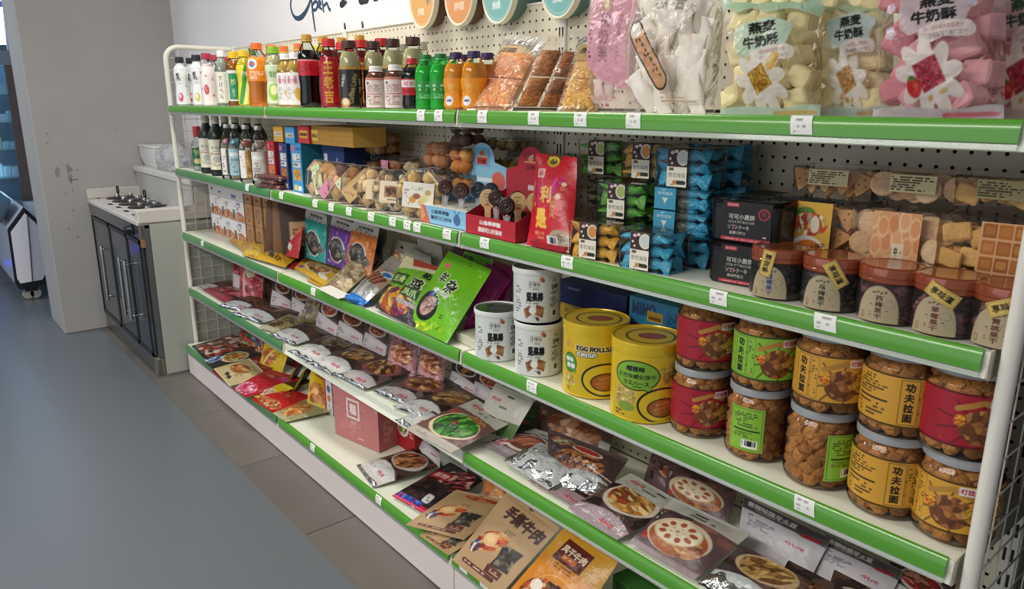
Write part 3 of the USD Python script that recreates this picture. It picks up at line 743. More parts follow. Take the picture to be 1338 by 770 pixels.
LT('coffee latte bottle behind the left white-capped milk tea, brown cap', (1.7851, 0.1200, 1.3663))
LT('coffee latte bottle behind the right white-capped milk tea, brown cap', (1.9005, 0.1200, 1.3671))
LT('coffee latte bottle behind the small cola, brown cap', (1.9962, 0.1300, 1.3678))
bottle('greycap', 'pale bottle with grey cap at the back, above the right milk tea', (1.8029, 0.2100, 1.3662), .195, .03, STRAIGHT, 'b8b4a4', 'b0a080', .8, None)
bottle('greycap', 'pale bottle with grey cap at the back, above the green sodas', (1.9231, 0.2100, 1.3671), .195, .03, STRAIGHT, 'b8b4a4', 'b0a080', .8, None)
mt = Art(20, 14, 'e9dcd6').R(0, 12.9, 20, 14, 'c87868').T('奶茶', 8.5, 9, 4, '8a2c28', w=6, b=1, al='c').N(5, 1.2, 8, 4.5, 5, 'a05a50', 2).R(5, 6.2, 12, 6.6, 'c03838').E(6, 11.5, .6, .6, '303028').N(13.5, 2, 3.5, 9, 9, '9a7a70', 5)
MT = lambda lb, p: bottle('milktea', lb, p, .120, .0315, SHORT, 'f1ede4', '8a4a34', .86, mt, (.03, .72), capr=.019)
MT('small milk tea bottle with white cap and pale pink label, left of the pair', (1.9257, 0.0450, 1.3675))
MT('small milk tea bottle with white cap and pale pink label, right of the pair', (2.0333, 0.0450, 1.3682))
bottle('smallcola', 'small cola bottle with red cap, between milk tea and green sodas', (2.1137, 0.0500, 1.3668), .134, .030, SODA, 'd03038', '1c0e0c', .76, Art(20, 7, 'c4202e').R(4, 3.4, 13, 6.4, 'f0e4e4').T('可乐', 8.5, 4.9, 2.2, 'c4202e', w=5, b=2, al='c'), (.28, .60), (-220, 40))
spr = Art(20, 8, '2c9a40', .9).N(4.8, 3.6, 7.4, 3.2, 2, 'd8f0d8', 6).N(5, .6, 8, 1.8, 2, '8ad890', 2)
gs = clearmat('8af0a8', 0.05, haze=0.02)
SP = lambda lb, p: bottle('sprite', lb, p, .140, .031, SODA, '1f7a3c', '46cc70', .80, spr, (.18, .52), (-200, 20), shell_m=gs, neckpaint='40b860')
SP('small green soda bottle with green cap, front row beside the small cola', (2.1822, 0.0500, 1.3653))
SP('small green soda bottle between and behind the two front green ones', (2.1375, 0.1100, 1.3647))
SP('small green soda bottle in front, directly left of the orange sodas', (2.2437, 0.0550, 1.3658))
SP('small green soda bottle in the second row, behind the purple caps', (2.1829, 0.1300, 1.3650))
SP('small green soda bottle in the back, showing between the purple caps', (2.2069, 0.1700, 1.3651))
fan = Art(20, 9, 'f39a14').E(6.6, 1.9, 1.9, 1.6, 'f2f2f4').R(5.4, 1.6, 7.8, 2.3, '4a5aa0').T('橙', 7.5, 6, 3, 'f8c878', w=3.4, al='c').N(10.5, 1, 5, 4, 4, 'c87010', 2)
FN = lambda lb, p: bottle('fanta', lb, p, .140, .0325, SODA, '3a2c5e', 'ffa628', .80, fan, (.06, .55), (-200, 20))
FN('small orange soda with purple cap, front row beside the green sodas', (2.3197, 0.0500, 1.3646))
FN('small orange soda with purple cap, second row, left of the pair behind', (2.2572, 0.1200, 1.3637))
FN('small orange soda with purple cap, front row, next to the bread bags', (2.3877, 0.0550, 1.3652))
FN('small orange soda with purple cap, second row, touching the bread bags', (2.3570, 0.1200, 1.3646))

# ---------------------------------------------------------------- bread bags and big cake bags on the top shelf
BAGM = clearmat('ffffff', 0.09, haze=0.01, bump=0.45, bscale=26.0, prt=True, ior=1.2)


def shrink(C, a, b, dn=0.0):
    C = [np.asarray(p, float) for p in C]; n = np.cross(C[1] - C[0], C[3] - C[0]); n /= np.linalg.norm(n); BL, BR, TR, TL = C
    f = lambda u, v: (1 - v) * ((1 - u) * BL + u * BR) + v * ((1 - u) * TL + u * TR) + n * dn
    return [f(a, b), f(1 - a, b), f(1 - a, 1 - b), f(a, 1 - b)], f, n


def bread_bag(label, C, art, cols, seed, bulge=.022, loaf=True):
    t, o = bag('bread_bag', label, 'bread bag', C, art, BAGM, None, bulge=bulge, header=.12, seed=seed, wr=.004, pname='clear_film')
    Cs, f, n = shrink(C, .09, .07, 0.0)
    g = Art(10, 16, cols[0]).F(5, 8, 6, 9, cols, .45, seed, rect=True, dark=.18)
    for k, (v0, v1) in enumerate(((.05, .40), (.42, .74))):
        q = [f(.1, v0), f(.9, v0), f(.9, v1), f(.1, v1)]
        o2, s = pouch(q, g, bulge=bulge * .62, back=cols[1], q=1.6, wr=.001, seed=seed + k, px=6, pv=6, corner=0.0)
        part(t, 'bread_slice', s.move(o2 - o), printmat(0.8), True)
    return t


tian = Art(16, 26, 'f4f0e8', 0.04).R(1.2, 16.5, 11, 21.5, 'e8c488', .3, .9).T('田园', 5.4, 19, 3, '4a2a18', w=6.4, b=2, al='c').R(2, 21.7, 9, 22.6, '7a4a28', 0, .85).N(2, 22, 7, .8, 1, 'f0d8b0', 2).T('面包', 9.4, 13.5, 2.4, 'c8603c', w=5, al='c').N(2, 1.5, 9, 2, 2, 'b04a28', 3).R(0, 24, 16, 26, 'f0e8d8', 0, .35)
bread_bag('clear bread bag with tan label beside the orange sodas, orange-glazed slices', ((2.4031, 0.0200, 1.3655), (2.5609, 0.0300, 1.3652), (2.4963, 0.2000, 1.5363), (2.2640, 0.2600, 1.5651)), tian, ('d8884c', 'e09a60', 'c87038', 'e8b080'), 1)
bread_bag('clear bag of brown bread slices leaning second among the bread bags', ((2.5544, 0.0400, 1.3651), (2.5721, 0.1000, 1.3650), (2.5508, 0.2400, 1.5527), (2.4958, 0.2000, 1.5575)), Art(16, 26, 'f4f0e8', .04).R(1, 20, 12, 24, 'e0b878', .3, .5), ('b06a34', 'c88048', '9a5a28', 'd09458'), 2, .016)
bread_bag('clear bag of dark brown bread slices, third among the bread bags', ((2.6118, 0.0600, 1.3656), (2.6394, 0.1200, 1.3638), (2.5984, 0.2600, 1.5438), (2.5529, 0.2200, 1.5514)), Art(16, 26, 'f4f0e8', .04), ('8a4c22', '9a5a2c', '7a3f1c', 'b0703c'), 3, .016)
ol = Art(16, 26, 'f0ecd8', .04).R(1.5, 15, 13, 23, 'b89a48', .4, .9).T('蛋糕', 7, 19, 3.6, '3c2c14', w=7, b=2, al='c')
bread_bag('clear bag of golden cake slices with olive label, next to the pink bag', ((2.7124, 0.0300, 1.3635), (2.8131, 0.0500, 1.3631), (2.6861, 0.2400, 1.5304), (2.5643, 0.2400, 1.5413)), ol, ('cf9a48', 'd8a850', 'b88438', 'e0b868'), 4)


def cake_bag(name, label, C, art, pieces, seed, bulge=.04, **k):
    """a big clear bag > printed film, each sweet inside"""
    t, o = bag(name, label, 'snack bag', C, art, BAGM, bulge=bulge, header=.05, seed=seed, wr=.0035, pname='clear_film', px=6, **k)
    _, f, n = shrink(C, 0, 0); rg = np.random.RandomState(seed)
    for (nm, mk, nn, dep, m, vmax) in pieces:
        kx = max(1, int(math.sqrt(nn * 0.8))); ky = int(math.ceil(nn / kx)); c = 0
        for j in range(ky):
            for i in range(kx):
                if c >= nn: break
                u, v = (i + .5 + rg.uniform(-.25, .25) + .25 * (j % 2)) / (kx + .35), .09 + (j + .5 + rg.uniform(-.2, .2)) / ky * vmax
                u = .10 + .8 * u
                p = f(u, v) - o + n * (dep * rg.uniform(-.3, .15) - .006)
                g = mk(rg, c); ang = rg.uniform(-.7, .7, 3)
                part(t, nm, g.move((0, 0, 0), 0, 0, ang[1]).move((0, 0, 0), ang[2] * .4, ang[0] * .3).move(p), m[c % len(m)] if isinstance(m, list) else m, True); c += 1
    return t


def cube_piece(s):
    def mk(rg, i):
        g = box(-s / 2, s / 2, -s / 2, s / 2, -s * .42, s * .42, s * .12)
        m = trimesh.Trimesh(g.v, g.f).subdivide().subdivide(); v = np.array(m.vertices)
        from meshkit import noise
        return Geo(v + (noise(v / s * 5 + i, i)[:, None] - .5) * s * .09 * v / (np.linalg.norm(v, axis=1, keepdims=True) + 1e-6), np.array(m.faces))
    return mk


def wrapped_stick(L, r):
    def mk(rg, i):
        zz = np.linspace(-L / 2, L / 2, 9); k = np.array([1.05, .95, .85, 1, 1, 1, .85, .95, 1.05])
        fl = np.array([.3, .45, .7, 1, 1.05, 1, .7, .45, .3])
        return loft([np.stack([r * a * np.cos(t), r * b * .55 * np.sin(t), 0 * t + z], -1) for z, a, b in zip(zz, k, fl) for t in [np.arange(10) / 10 * 2 * math.pi]])
    return mk


peach = Art(17, 26, 'f6eef0', .10).P([(1.2, 26), (1.2, 9), (3.5, 7.4), (6, 5.6), (9.5, 5.2), (12.2, 4), (14, 4.2), (15, 7), (15.4, 26)], 'e6a2b8', .9).T('白桃奶芙', 7.2, 15.6, 13.5, '3a2028', w=3.1, vert=True, b=1, al='c').T('Light milk', 11.4, 14, 1.7, '7a4a58', w=9, rot=-90, al='c').P([(3.5, 26), (5, 26), (8, 19.5), (6.5, 19.2)], 'e8e69a', .8).N(2.2, 9.5, 1.6, 7, 8, '6a3a48', 3).R(1, 1, 13, 3, 'f0d8cc', 0, .7).T('白桃奶芙', 6.5, 2.6, 1, 'b04a58', w=8, al='c').N(1.6, .9, 10, .9, 1, 'a04a50', 4)
wrap_m = mat('f8f0e4', 0.4, bump=.2); cream_m = mat('e8d8b8', 0.6)
cake_bag('peach_milk_puff_bag', 'clear and pink bag lettered Light milk with vertical dark characters', ((2.7719, 0.0650, 1.3640), (2.9065, 0.0750, 1.3640), (2.8550, 0.1400, 1.6224), (2.7014, 0.1300, 1.6448)), peach, [('wrapped_sweet', wrapped_stick(.06, .014), 12, .02, mat('e8d2cc', .35), .75)], 11, .028)
soft = Art(24, 28, 'f6f2ea', .03).E(13.8, 21.6, 6.2, 5.4, 'f2ece2', a=.95).T('软塔', 13.0, 21.9, 4.6, '2c2420', w=8, b=1, al='c').T('大', 18.4, 20.4, 2.5, '3a3028', al='c')
soft.S([(5.2, 15), (11.4, 6.2)], 4.3, '241c18').S([(5.2, 15), (11.4, 6.2)], 3.4, 'd9a47c').E(5.2, 15, 1.6, 1.6, 'f2ece4', a=1)
for i in range(13): soft.E(6.3 + i * .42 + (i * 37 % 5) * .22 - .5, 12.9 - i * .52 + (i * 23 % 5) * .25, .22, .42, '2a1a14', i * 50 % 180)
soft.E(5.1, 17.6, .7, 1.3, '6a6a64', ring=.2).R(11, 2.2, 20, 2.5, 'c08a60').N(11, 2.6, 8.5, 1.4, 2, 'c09a70', 3).T('软', 17, 16, 1.6, 'e08858', al='c').T('塔', 19, 14.6, 1.6, 'e08858', al='c')
cake_bag('soft_roll_bag', 'large clear bag with a picture of a speckled tan roll and wrapped white rolls inside', ((2.9238, 0.0150, 1.3618), (3.1187, 0.0250, 1.3618), (3.0712, 0.1000, 1.5966), (2.8533, 0.1000, 1.6299)), soft, [('wrapped_roll', wrapped_stick(.085, .0185), 26, .03, wrap_m, .9)], 12, .04)


def oat(bg, bg2, food, food2, fruit, tcol='1f2422', e=0.0):
    a = Art(24, 26, 'f4f2ec', .02).R(0, 21.8, 24, 26, bg, 0, .9).P([(3.5, 22), (5, 20), (9, 21.6), (13, 20.2), (18, 21.6), (24, 20.5), (24, 23), (0, 23)], bg, .9)
    a.P([(6.2, 18.5 - e), (14.8, 21.2 - e), (20, 19.6 - e), (18.6, 14.6 - e), (15, 13.6 - e), (8.5, 12.2 - e), (6.8, 13.2 - e)], bg2, .92)
    a.T('燕麦', 13.0, 18.6 - e, 2.9, tcol, w=6.6, rot=12, b=3, al='c').T('牛奶酥', 13.0, 15.6 - e, 2.7, tcol, w=8.6, rot=10, b=3, al='c')
    a.S([(12, 12.2 - e), (15, 13.3 - e), (19, 13.6 - e)], 2.9, 'f0e8e4', .95).T('一层浓郁味香酥麦片', 15.3, 13.6 - e, .95, '9a4a48', w=6.8, rot=9, b=1, al='c').T('二层细腻酸正的巧克力', 15.5, 12.3 - e, 1.0, '4a2a28', w=7.6, rot=9, b=1, al='c')
    for k in range(9):
        t = k * 2 * math.pi / 9 + .3; a.E(12.2 + 4.1 * math.cos(t), 6.0 + 3.7 * math.sin(t), 2.2, 1.25, 'f2eee6', math.degrees(t), a=.95)
    a.E(12.2, 6, 4.2, 3.8, 'f2eee6', a=.95).F(12.2, 6.4, 2.35, 2.1, food, .38, 4, rot=24, rect=True, dark=.5)
    if fruit == 's': a.E(9.2, 4.4, 1.4, 1.5, 'd03030').E(9.0, 5.6, .7, .35, '5a8a40').E(9.6, 4.6, .5, .5, 'e86a58').E(14.5, 4.0, .9, .4, 'd8c088', 20).E(12, 2.9, .6, .35, 'd8b078', 40)
    elif fruit == 'm': a.E(15.8, 9.6, 2.1, 1.0, 'e8b848', 55).E(15.5, 9.9, 1.2, .5, 'f4dca0', 55)
    else: a.E(10, 3.4, .8, .5, 'd8a868', 30).E(11.4, 2.8, .8, .45, 'c89858', -20).E(13, 2.8, .6, .4, 'd8b078', 50)
    for x, y, r in ((4.4, 17, .7), (5, 12.5, .8), (19.5, 18.5, .6)):
        for t in range(5): a.E(x + r * .8 * math.cos(t * 1.257), y + r * .8 * math.sin(t * 1.257), r * .62, r * .62, food2, a=.9)
    return a.P([(0, 0), (24, 0), (24, 2.6), (16, 1.4), (8, 1.8), (0, 1.4)], bg2, .9).S([(14, .6), (23, 1.0)], .7, food[0], .8)


def oat_bag(label, C, art, c1, c2, seed):
    return cake_bag('oat_milk_crisp_bag', label, C, art, [('cake_cube', cube_piece(.039), 24, .03, [mat(c1, .7, var=.12, vscale=90), mat(c2, .7, var=.12, vscale=90)], .92)], seed, .04)


oat_bag('clear oat crisp bag with mint green label and yellow cake on a white splash', ((3.1331, 0.0200, 1.3621), (3.3113, 0.0250, 1.3625), (3.2626, 0.0850, 1.5532), (3.0740, 0.0850, 1.5748)), oat('b8dcc0', 'c4e2d0', ('e0b040', 'd0982c', 'e8c45c', 'b87820'), 'e8d8a8', 'm', e=2.0), 'f2e2ac', 'e8d8a0', 21)
oat_bag('clear oat crisp bag with tan peanut cake, between mint and pink bags', ((3.2712, 0.0850, 1.3624), (3.3888, 0.0950, 1.3631), (3.3429, 0.1500, 1.5485), (3.2130, 0.1500, 1.5663)), oat('b4c8a0', 'c4dcdc', ('d8a45c', 'c89048', 'e0b878'), 'd4e4ea', 'p', '1f2422'), 'ecdcae', 'dccc9c', 22)
oat_bag('clear oat crisp bag with pink label and red strawberry cake, at the right end', ((3.3960, 0.0150, 1.3619), (3.5651, 0.0100, 1.3632), (3.5180, 0.0800, 1.5549), (3.3517, 0.0800, 1.5815)), oat('d898a4', 'cfc4cc', ('d04a5c', 'b83448', 'e06a78'), 'd8d4ea', 's'), 'cc7c84', 'dc9ca0', 23)
oat_bag('second pink oat crisp bag tucked behind the strawberry one, cut off by the picture edge', ((3.4821, 0.1200, 1.3611), (3.6257, 0.1200, 1.3619), (3.5831, 0.1800, 1.5575), (3.4375, 0.1800, 1.5815)), oat('d8a49c', 'c8bcbc', ('d04a5c', 'b83448', 'e06a78'), 'd8d4ea', 's', '2f4a34'), 'c8787e', 'd89094', 24)

# round paper tubs lying along the top of the back panel, lids towards the aisle
def tub(label, p, r, lidc, ringc, art, side):
    d = np.array([CAM[0] - p[0], CAM[1] - p[1]]); yaw = math.degrees(math.atan2(d[1], d[0])) + 90
    t = thing('paper_tub', label, 'tub', (p[0], p[1], p[2]), -26 + yaw * .35, None, rx=0)
    def disc(rad, y):
        n = max(24, int(rad / spacing(p, 1.0))); rr = np.linspace(0, 1, n); th = np.linspace(0, 2 * math.pi, n * 4)
        Rr, Th = np.meshgrid(rr, th); x, z = Rr * rad * np.cos(Th), Rr * rad * np.sin(Th)
        g = Geo(np.stack([x, 0 * x + y, z], -1).reshape(-1, 3), gridf(n, n * 4)[:, ::-1]); g.c, _ = art.at((x / rad + 1) * 5, (z / rad + 1) * 5, 10 / n / 2); return g
    turn = lambda g: Geo(np.stack([g.v[:, 0], -g.v[:, 2], g.v[:, 1]], 1), g.f)
    part(t, 'lid_print', disc(r * .93, -.0508), GLOSSY, True)
    part(t, 'lid_rim', turn(lathe([(r * .93, .0508), (r * .95, .053), (r, .053), (r * 1.01, .05), (r * 1.01, .036), (r * .98, .036)], 48)), mat(ringc, .4), 40)
    part(t, 'tub_body', turn(lathe([(r * .97, .046), (r * .84, -.058), (0, -.058)], 48)), mat(side, .5), 40)
    return t


def lidart(c, c2, txt, food, tc):
    return Art(10, 10, c).E(5, 5, 4.7, 4.7, c2, ring=.15).E(5, 7.2, 2.9, 1.7, '5a5648').F(5, 7.3, 2.6, 1.4, food, .5, 3).T(txt, 4.4, 2.7, 1.5, tc, w=2.9, b=3, al='c').R(7, 3.8, 8.4, 4.6, '8a8478').N(7, 3.8, 1.4, .8, 2, 'e8e0d0', 2)
zt = 1.735
tub('round paper tub with peach orange lid, leftmost of the four above the back panel', (1.8193, 0.3350, 1.6991), .088, 'e8b070', 'efe6cc', lidart('edb577', 'f6d9a8', '拌面', ('c87a48', 'a85a38', 'e0b080'), 'fbe7be'), '6a4632')
pl = Art(10, 10, 'b9a3d8').R(0, 0, 10, 4.4, 'e8a470').F(5, 6.8, 4.0, 2.4, ('d8c8f0', 'a088c8', 'f0e8f8', '8a70b8'), 1.4, 3, dark=.2).T('拌面', 5, 3, 1.6, 'f6dcc0', w=4, b=2, al='c')
tub('round paper tub with lilac and orange lid, second of the four above the back panel', (2.0176, 0.3350, 1.6931), .088, 'b8a0d0', 'efe6cc', pl, '6a4632')
tl = lambda: lidart('8cc0bc', 'b8dcd6', '米线', ('8a5a40', 'c8a080', '6a4a38'), 'e4f0ea')
tub('round paper tub with teal lid, third of the four above the back panel', (2.2029, 0.3350, 1.6849), .088, '7fb8b4', 'efe6d4', tl(), '5b7d74')
tub('round paper tub with teal lid, rightmost of the four above the back panel', (2.4527, 0.3350, 1.6794), .088, '7fb8b4', 'efe6d4', tl(), '5b7d74')

# ---------------------------------------------------------------- second shelf: bottles and boxes at the far end
Z2 = 1.0645
gr = Art(20, 20, '1f6a3a').E(9, 5, 3.4, 2.6, 'd8c888').R(0, 18.6, 20, 20, 'd8d8c8').N(6, 11, 7, 5, 4, 'c8d8a0', 2).T('绿豆', 9, 15, 3, 'd8c860', w=5, b=1, al='c')
bottle('greenwine', 'small clear bottle with green label and red cap, far left of second shelf', (0.1744, 0.0653, 1.0650), .205, .030, WINE, 'c03038', 'c8ccc4', .5, gr, (.10, .56), z=Z2, capr=.017)
wn = Art(20, 24, 'e8e2cc').E(9, 9, 4.4, 6, '5a5e52', ring=.3).E(9, 8.4, 2.4, 2.6, 'b8bcb0').T('青梅酒', 9, 17.5, 3, '2a2a26', w=6, b=1, al='c').N(6, 3, 6, 3, 3, '9a8a60', 2).R(5.6, 12.2, 12.4, 13, 'a85a50')
WN = lambda lb, p: bottle('wine', lb, p, .292, .037, WINE, 'cfc9b4', '0e1a10', .72, wn, (.09, .54), z=Z2, solid='142016', capr=.0165)
WN('dark green plum wine bottle with cream oval label, left of the pair', (0.3454, 0.0550, 1.0562))
WN('dark green plum wine bottle with cream oval label, right of the pair', (0.4925, 0.0500, 1.0537))
for lb, p in (('dark wine bottle standing in the shade behind the plum wine, pale neck label', (0.3849, 0.1300, 1.0619)), ('dark wine bottle in the back, third neck from the plum wines', (0.4304, 0.1600, 1.0634)), ('dark wine bottle in the back, beside the yellow carton', (0.5206, 0.1800, 1.0688)), ('dark wine bottle in the back, hidden behind the rightmost flask', (0.6486, 0.1800, 1.0780))):
    WN(lb, p)


def flask(label, p, art, fill, seed, lid='c4c4c2'):
    at = (p[0], p[1], Z2); t = thing('snack_flask', label, 'snack bottle', at, math.degrees(math.atan2(CAM[1] - p[1], CAM[0] - p[0])) + 90)
    H, R = .225, .036; rf = prof_at(FLASK, H, R)
    part(t, 'shell', lathe([(r * R, q * H) for r, q in FLASK][1:], 28), CLEAR, True)
    part(t, 'cap', lathe([(.014, .212), (.0145, .214), (.0145, .226), (.012, .229), (0, .229)], 20), mat(lid, .3, .6), 40)
    part(t, 'label', wrap(R, .02, .13, art, spacing(at), -150, -30, prof=lambda q: rf(q) * 1.012 + .0003), GLOSSY, True)
    rg = np.random.RandomState(seed)
    for i in range(26):
        a, rr, zz = rg.uniform(0, 6.28), R * .8 * math.sqrt(rg.rand()), .012 + .115 * rg.rand()
        if fill == 'stick':
            g = tube([(0, 0, -.05), (0, 0, 0), (0, 0, .05)], .0042, 6).move((rr * .8 * math.cos(a), rr * .8 * math.sin(a), .07), 0, rg.uniform(-.12, .12), rg.uniform(-.12, .12)); part(t, 'snack_stick', g, mat('6a4436', .6), True)
        else:
            g = blob(.0085, seed + i, .3, 1, (1, .8, .7)).move((rr * .85 * math.cos(a), rr * .85 * math.sin(a), zz), rg.uniform(0, 3), rg.uniform(0, 3)); part(t, 'snack_piece', g, mat(fill, .6, var=.2, vscale=120), True)
    tk = part(t, 'pack_in_neck', blob(.02, seed, .25, 2, (1.1, 1.1, .7)).move((0, 0, .155)), mat({1: 'c87890', 2: '6ab0c0', 3: 'b06050', 4: 'a89088'}[seed], .4), True)
    return t


fl = lambda c, k: Art(12, 11, c).N(1.5, 1, 5, 6, 6, '6a6a68', k).R(1, 8, 8, 9.4, 'f0f0ec').E(8.5, 4, 2, 2.6, 'e8e0d8')
flask('clear flask of dark snack sticks with narrow white label, left of four', (0.6872, 0.0300, 1.0340), Art(12, 11, 'e8e6e0').R(4, 0, 12, 11, '5a3a30').N(.5, 1, 3, 8, 8, '5a5a58', 1), 'stick', 1)
flask('clear flask of nuts with pale blue label, second of four', (0.7352, 0.0450, 1.0306), fl('9cc4d0', 2), 'c8a060', 2)
flask('clear flask of yellow nuts with white and red label, third of four', (0.8713, 0.0400, 1.0396), Art(12, 11, 'ece8e2').R(4.5, 0, 12, 11, 'b88a4a').N(.8, 4, 3, 5, 4, 'b03838', 2).F(9, 5, 4, 6, ('c89a50', 'd8b068', 'a87838'), 1.2, 3, rect=True), 'd0a458', 3)
flask('clear flask with pale printed label, right of four beside the red carton', (0.9895, 0.0450, 1.0466), fl('d8d2c8', 4), 'a87c5c', 4)
for k, (p, rz_, lb) in enumerate((((1.1431, 0.0120, 1.0625), 8, 'lowest clear sachet of brown jerky slabs lying before the flasks'), ((1.1198, 0.0160, 1.0689), -4, 'middle clear sachet of brown jerky slabs in the small pile before the flasks'), ((1.1472, 0.0120, 1.0831), 14, 'topmost clear sachet of brown jerky slabs in the small pile before the flasks'))):
    t = thing('jerky_sachet', lb, 'jerky sachet', (p[0], p[1] + .02, Z2 + .001 + k * .017), rz_)
    g = loft([np.array([(x * s, y * s, z) for x, y in rrect(.15, .055, .01, 3)]) for z, s in ((0, .85), (.004, 1), (.011, 1), (.015, .85))])
    part(t, 'jerky_slab', Geo(g.v + np.sin(g.v[:, [0]] * 60) * [0, 0, .0015], g.f), mat(('7a3a34', '8a4a40', '6e342e')[k], .4, bump=.4, bscale=80), True)
    part(t, 'clear_film', loft([np.array([(x * s, y * s, z) for x, y in rrect(.17, .07, .01, 3)]) for z, s in ((-.0005, 1), (.008, .98), (.0165, .92))]), clearmat('ffffff', .1, haze=.02, bump=.5, bscale=40), True)

# cartons
sp2 = .0027
def biscuit(c, c2, face):
    a = Art(5, 17, c).R(.5, 14.2, 2, 16, 'e0708a').R(2.2, 14.8, 4.6, 15.4, c2).R(.8, 10.8, 4.2, 13.4, 'ece8e0').N(.9, 11, 3.2, 2.2, 2, '70706a', 2).R(.8, 8.6, 4.2, 10.4, 'f2ede4').N(1, 8.8, 3, 1.4, 1, '505058', 3)
    if face: a.R(.8, 2.8, 4.2, 8, face, .5).R(.8, 2.8, 4.2, 4, c).F(2.5, 6, 1.5, 1.8, (face, 'd89a50', 'e8b868'), .8, 3)
    return a.R(.8, .6, 2.2, 2.4, 'f0d048').R(2.6, .6, 4.2, 2.2, 'e8e4e0')
CT = lambda label, pos, w, d, h, front, side, top, z=Z2, rz=0, nm='biscuit_carton', cm='carton': (lambda t: (part(t, 'printed_card', carton(w, d, h, front, side, top, spacing(pos)), PAPER, False), part(t, 'flap_line', box(-w / 2 + .003, w / 2 - .003, -d / 2 - .0003, -d / 2, h - .0042, h - .0036), mat('705a48', .8), False), t)[2])(thing(nm, label, cm, (pos[0], pos[1] + d / 2, z), rz))
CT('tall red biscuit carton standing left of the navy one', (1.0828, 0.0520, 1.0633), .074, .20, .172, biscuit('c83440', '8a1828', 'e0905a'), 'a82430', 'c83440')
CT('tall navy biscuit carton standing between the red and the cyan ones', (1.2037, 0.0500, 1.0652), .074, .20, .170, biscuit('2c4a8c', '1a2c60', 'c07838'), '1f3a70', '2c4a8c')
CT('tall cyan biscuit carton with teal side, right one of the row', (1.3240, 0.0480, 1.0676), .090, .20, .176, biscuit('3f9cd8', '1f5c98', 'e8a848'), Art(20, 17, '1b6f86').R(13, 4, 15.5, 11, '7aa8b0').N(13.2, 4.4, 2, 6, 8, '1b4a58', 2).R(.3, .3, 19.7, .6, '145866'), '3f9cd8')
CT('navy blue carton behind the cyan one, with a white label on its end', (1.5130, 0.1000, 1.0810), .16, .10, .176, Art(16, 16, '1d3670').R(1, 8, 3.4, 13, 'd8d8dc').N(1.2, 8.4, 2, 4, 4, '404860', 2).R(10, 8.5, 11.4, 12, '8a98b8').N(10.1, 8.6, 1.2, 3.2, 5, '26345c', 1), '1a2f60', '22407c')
cw = lambda c, t: Art(8, 5, c).R(.8, 1.9, 7.2, 3.2, 'e4dcc8').N(1, 2.1, 6, .9, 1, '6a5a48', 2)
CT('small yellow carton lying on the red carton', (1.1672, 0.0520, 1.2366), .085, .18, .056, cw('e2b04a', 0), 'c8983c', 'd8a848', Z2 + .174)
CT('small light blue carton lying between the yellow and the red one', (1.2760, 0.0500, 1.2411), .082, .18, .058, cw('56a4dc', 0), '3f8cc4', '5aa8e0', Z2 + .172)
CT('small red carton lying on the cyan carton', (1.3973, 0.0480, 1.2435), .088, .18, .060, Art(8, 5, 'cc3a44').R(1.2, 1.6, 6.8, 3.6, 'e8c040').R(1.4, 2.1, 6.6, 3, '6a2018'), 'a82c34', 'c83840', Z2 + .178)
wood = Art(26, 6, 'b98a38').S([(0, 1.4), (9, 2.0), (17, 1.2), (26, 1.8)], .16, '9a6e28', .8).S([(0, 3), (7, 3.6), (15, 2.8), (26, 3.4)], .16, 'a0742c', .8).S([(0, 4.5), (10, 4.2), (18, 4.9), (26, 4.4)], .14, '9a6e28', .8).R(.2, .2, .6, 5.8, '8a6020').R(13, .4, 13.3, 5.6, 'a47a30')
t = thing('biscuit_carton', 'wide yellow wood-grain carton lying on top of the navy carton', 'carton', ((1.4318, 0.0550, 1.2447)[0] + .16, .118, Z2 + .178), 0)
part(t, 'printed_card', carton(.30, .12, .062, wood, Art(6, 6, 'd8ac4c'), 'c89c44', .003), PAPER, False)
part(t, 'end_label', sheet((-.149, -.0606, .012), (.05, 0, 0), (0, 0, .036), Art(5, 4, 'e2b858').R(.6, 1.2, 4.4, 2.4, '5a3c14').N(.8, 1.4, 3, .8, 1, 'e8c878', 2), .003), PAPER, False)


# ---------------------------------------------------------------- clear tubs of cookies
def cookie_ball(r): return lambda i: blob(r, i, .12, 2, (1, 1, .85))
def cookie_disc(r, h): return lambda i: lathe([(0, -h / 2), (r * .9, -h / 2), (r, -h * .2), (r, h * .2), (r * .9, h / 2), (0, h / 2)], 16)
def cookie_tri(r, h):
    def mk(i):
        p = []
        for k in range(3):
            a = k * 2.0944 + .52
            for e in (-.28, 0, .28): p.append((r * (1 - .22 * abs(e) / .28) * math.cos(a + e), r * (1 - .22 * abs(e) / .28) * math.sin(a + e)))
        g = extr(p, h, 'z', -h / 2).paint(('d9aa6c', 'e2b678', 'cf9c5e')[i % 3])
        for x, y in ((0, .006), (.006, -.004), (-.006, -.004)): g = g + cat([lathe([(0, s_ * (h / 2 + .0004)), (.0017, s_ * (h / 2 + .0003))], 6) for s_ in (1, -1)]).move((x, y, 0)).paint('6a4424')
        return g
    return mk
def cookie_sq(w, h): return lambda i: box(-w / 2, w / 2, -w * .36, w * .36, -h / 2, h / 2, h * .3)


COOKIES = {}
def cookies(t, n, mk, spots, cols, seed, name='cookie', lay=None):
    rg = np.random.RandomState(seed)
    for i, (x, y, z) in enumerate(spots[:n]):
        a = rg.uniform(-.35, .35, 3) if lay is None else np.array(lay(rg, i), float)
        g = mk(i).move((0, 0, 0), a[2], a[0], a[1]).move((x, y, z))
        part(t, name, g, printmat(.65), False) if g.c is not None else part(t, name, g, mat(cols[i % len(cols)], .65, bump=.35, bscale=110, var=.12, vscale=70), 40)


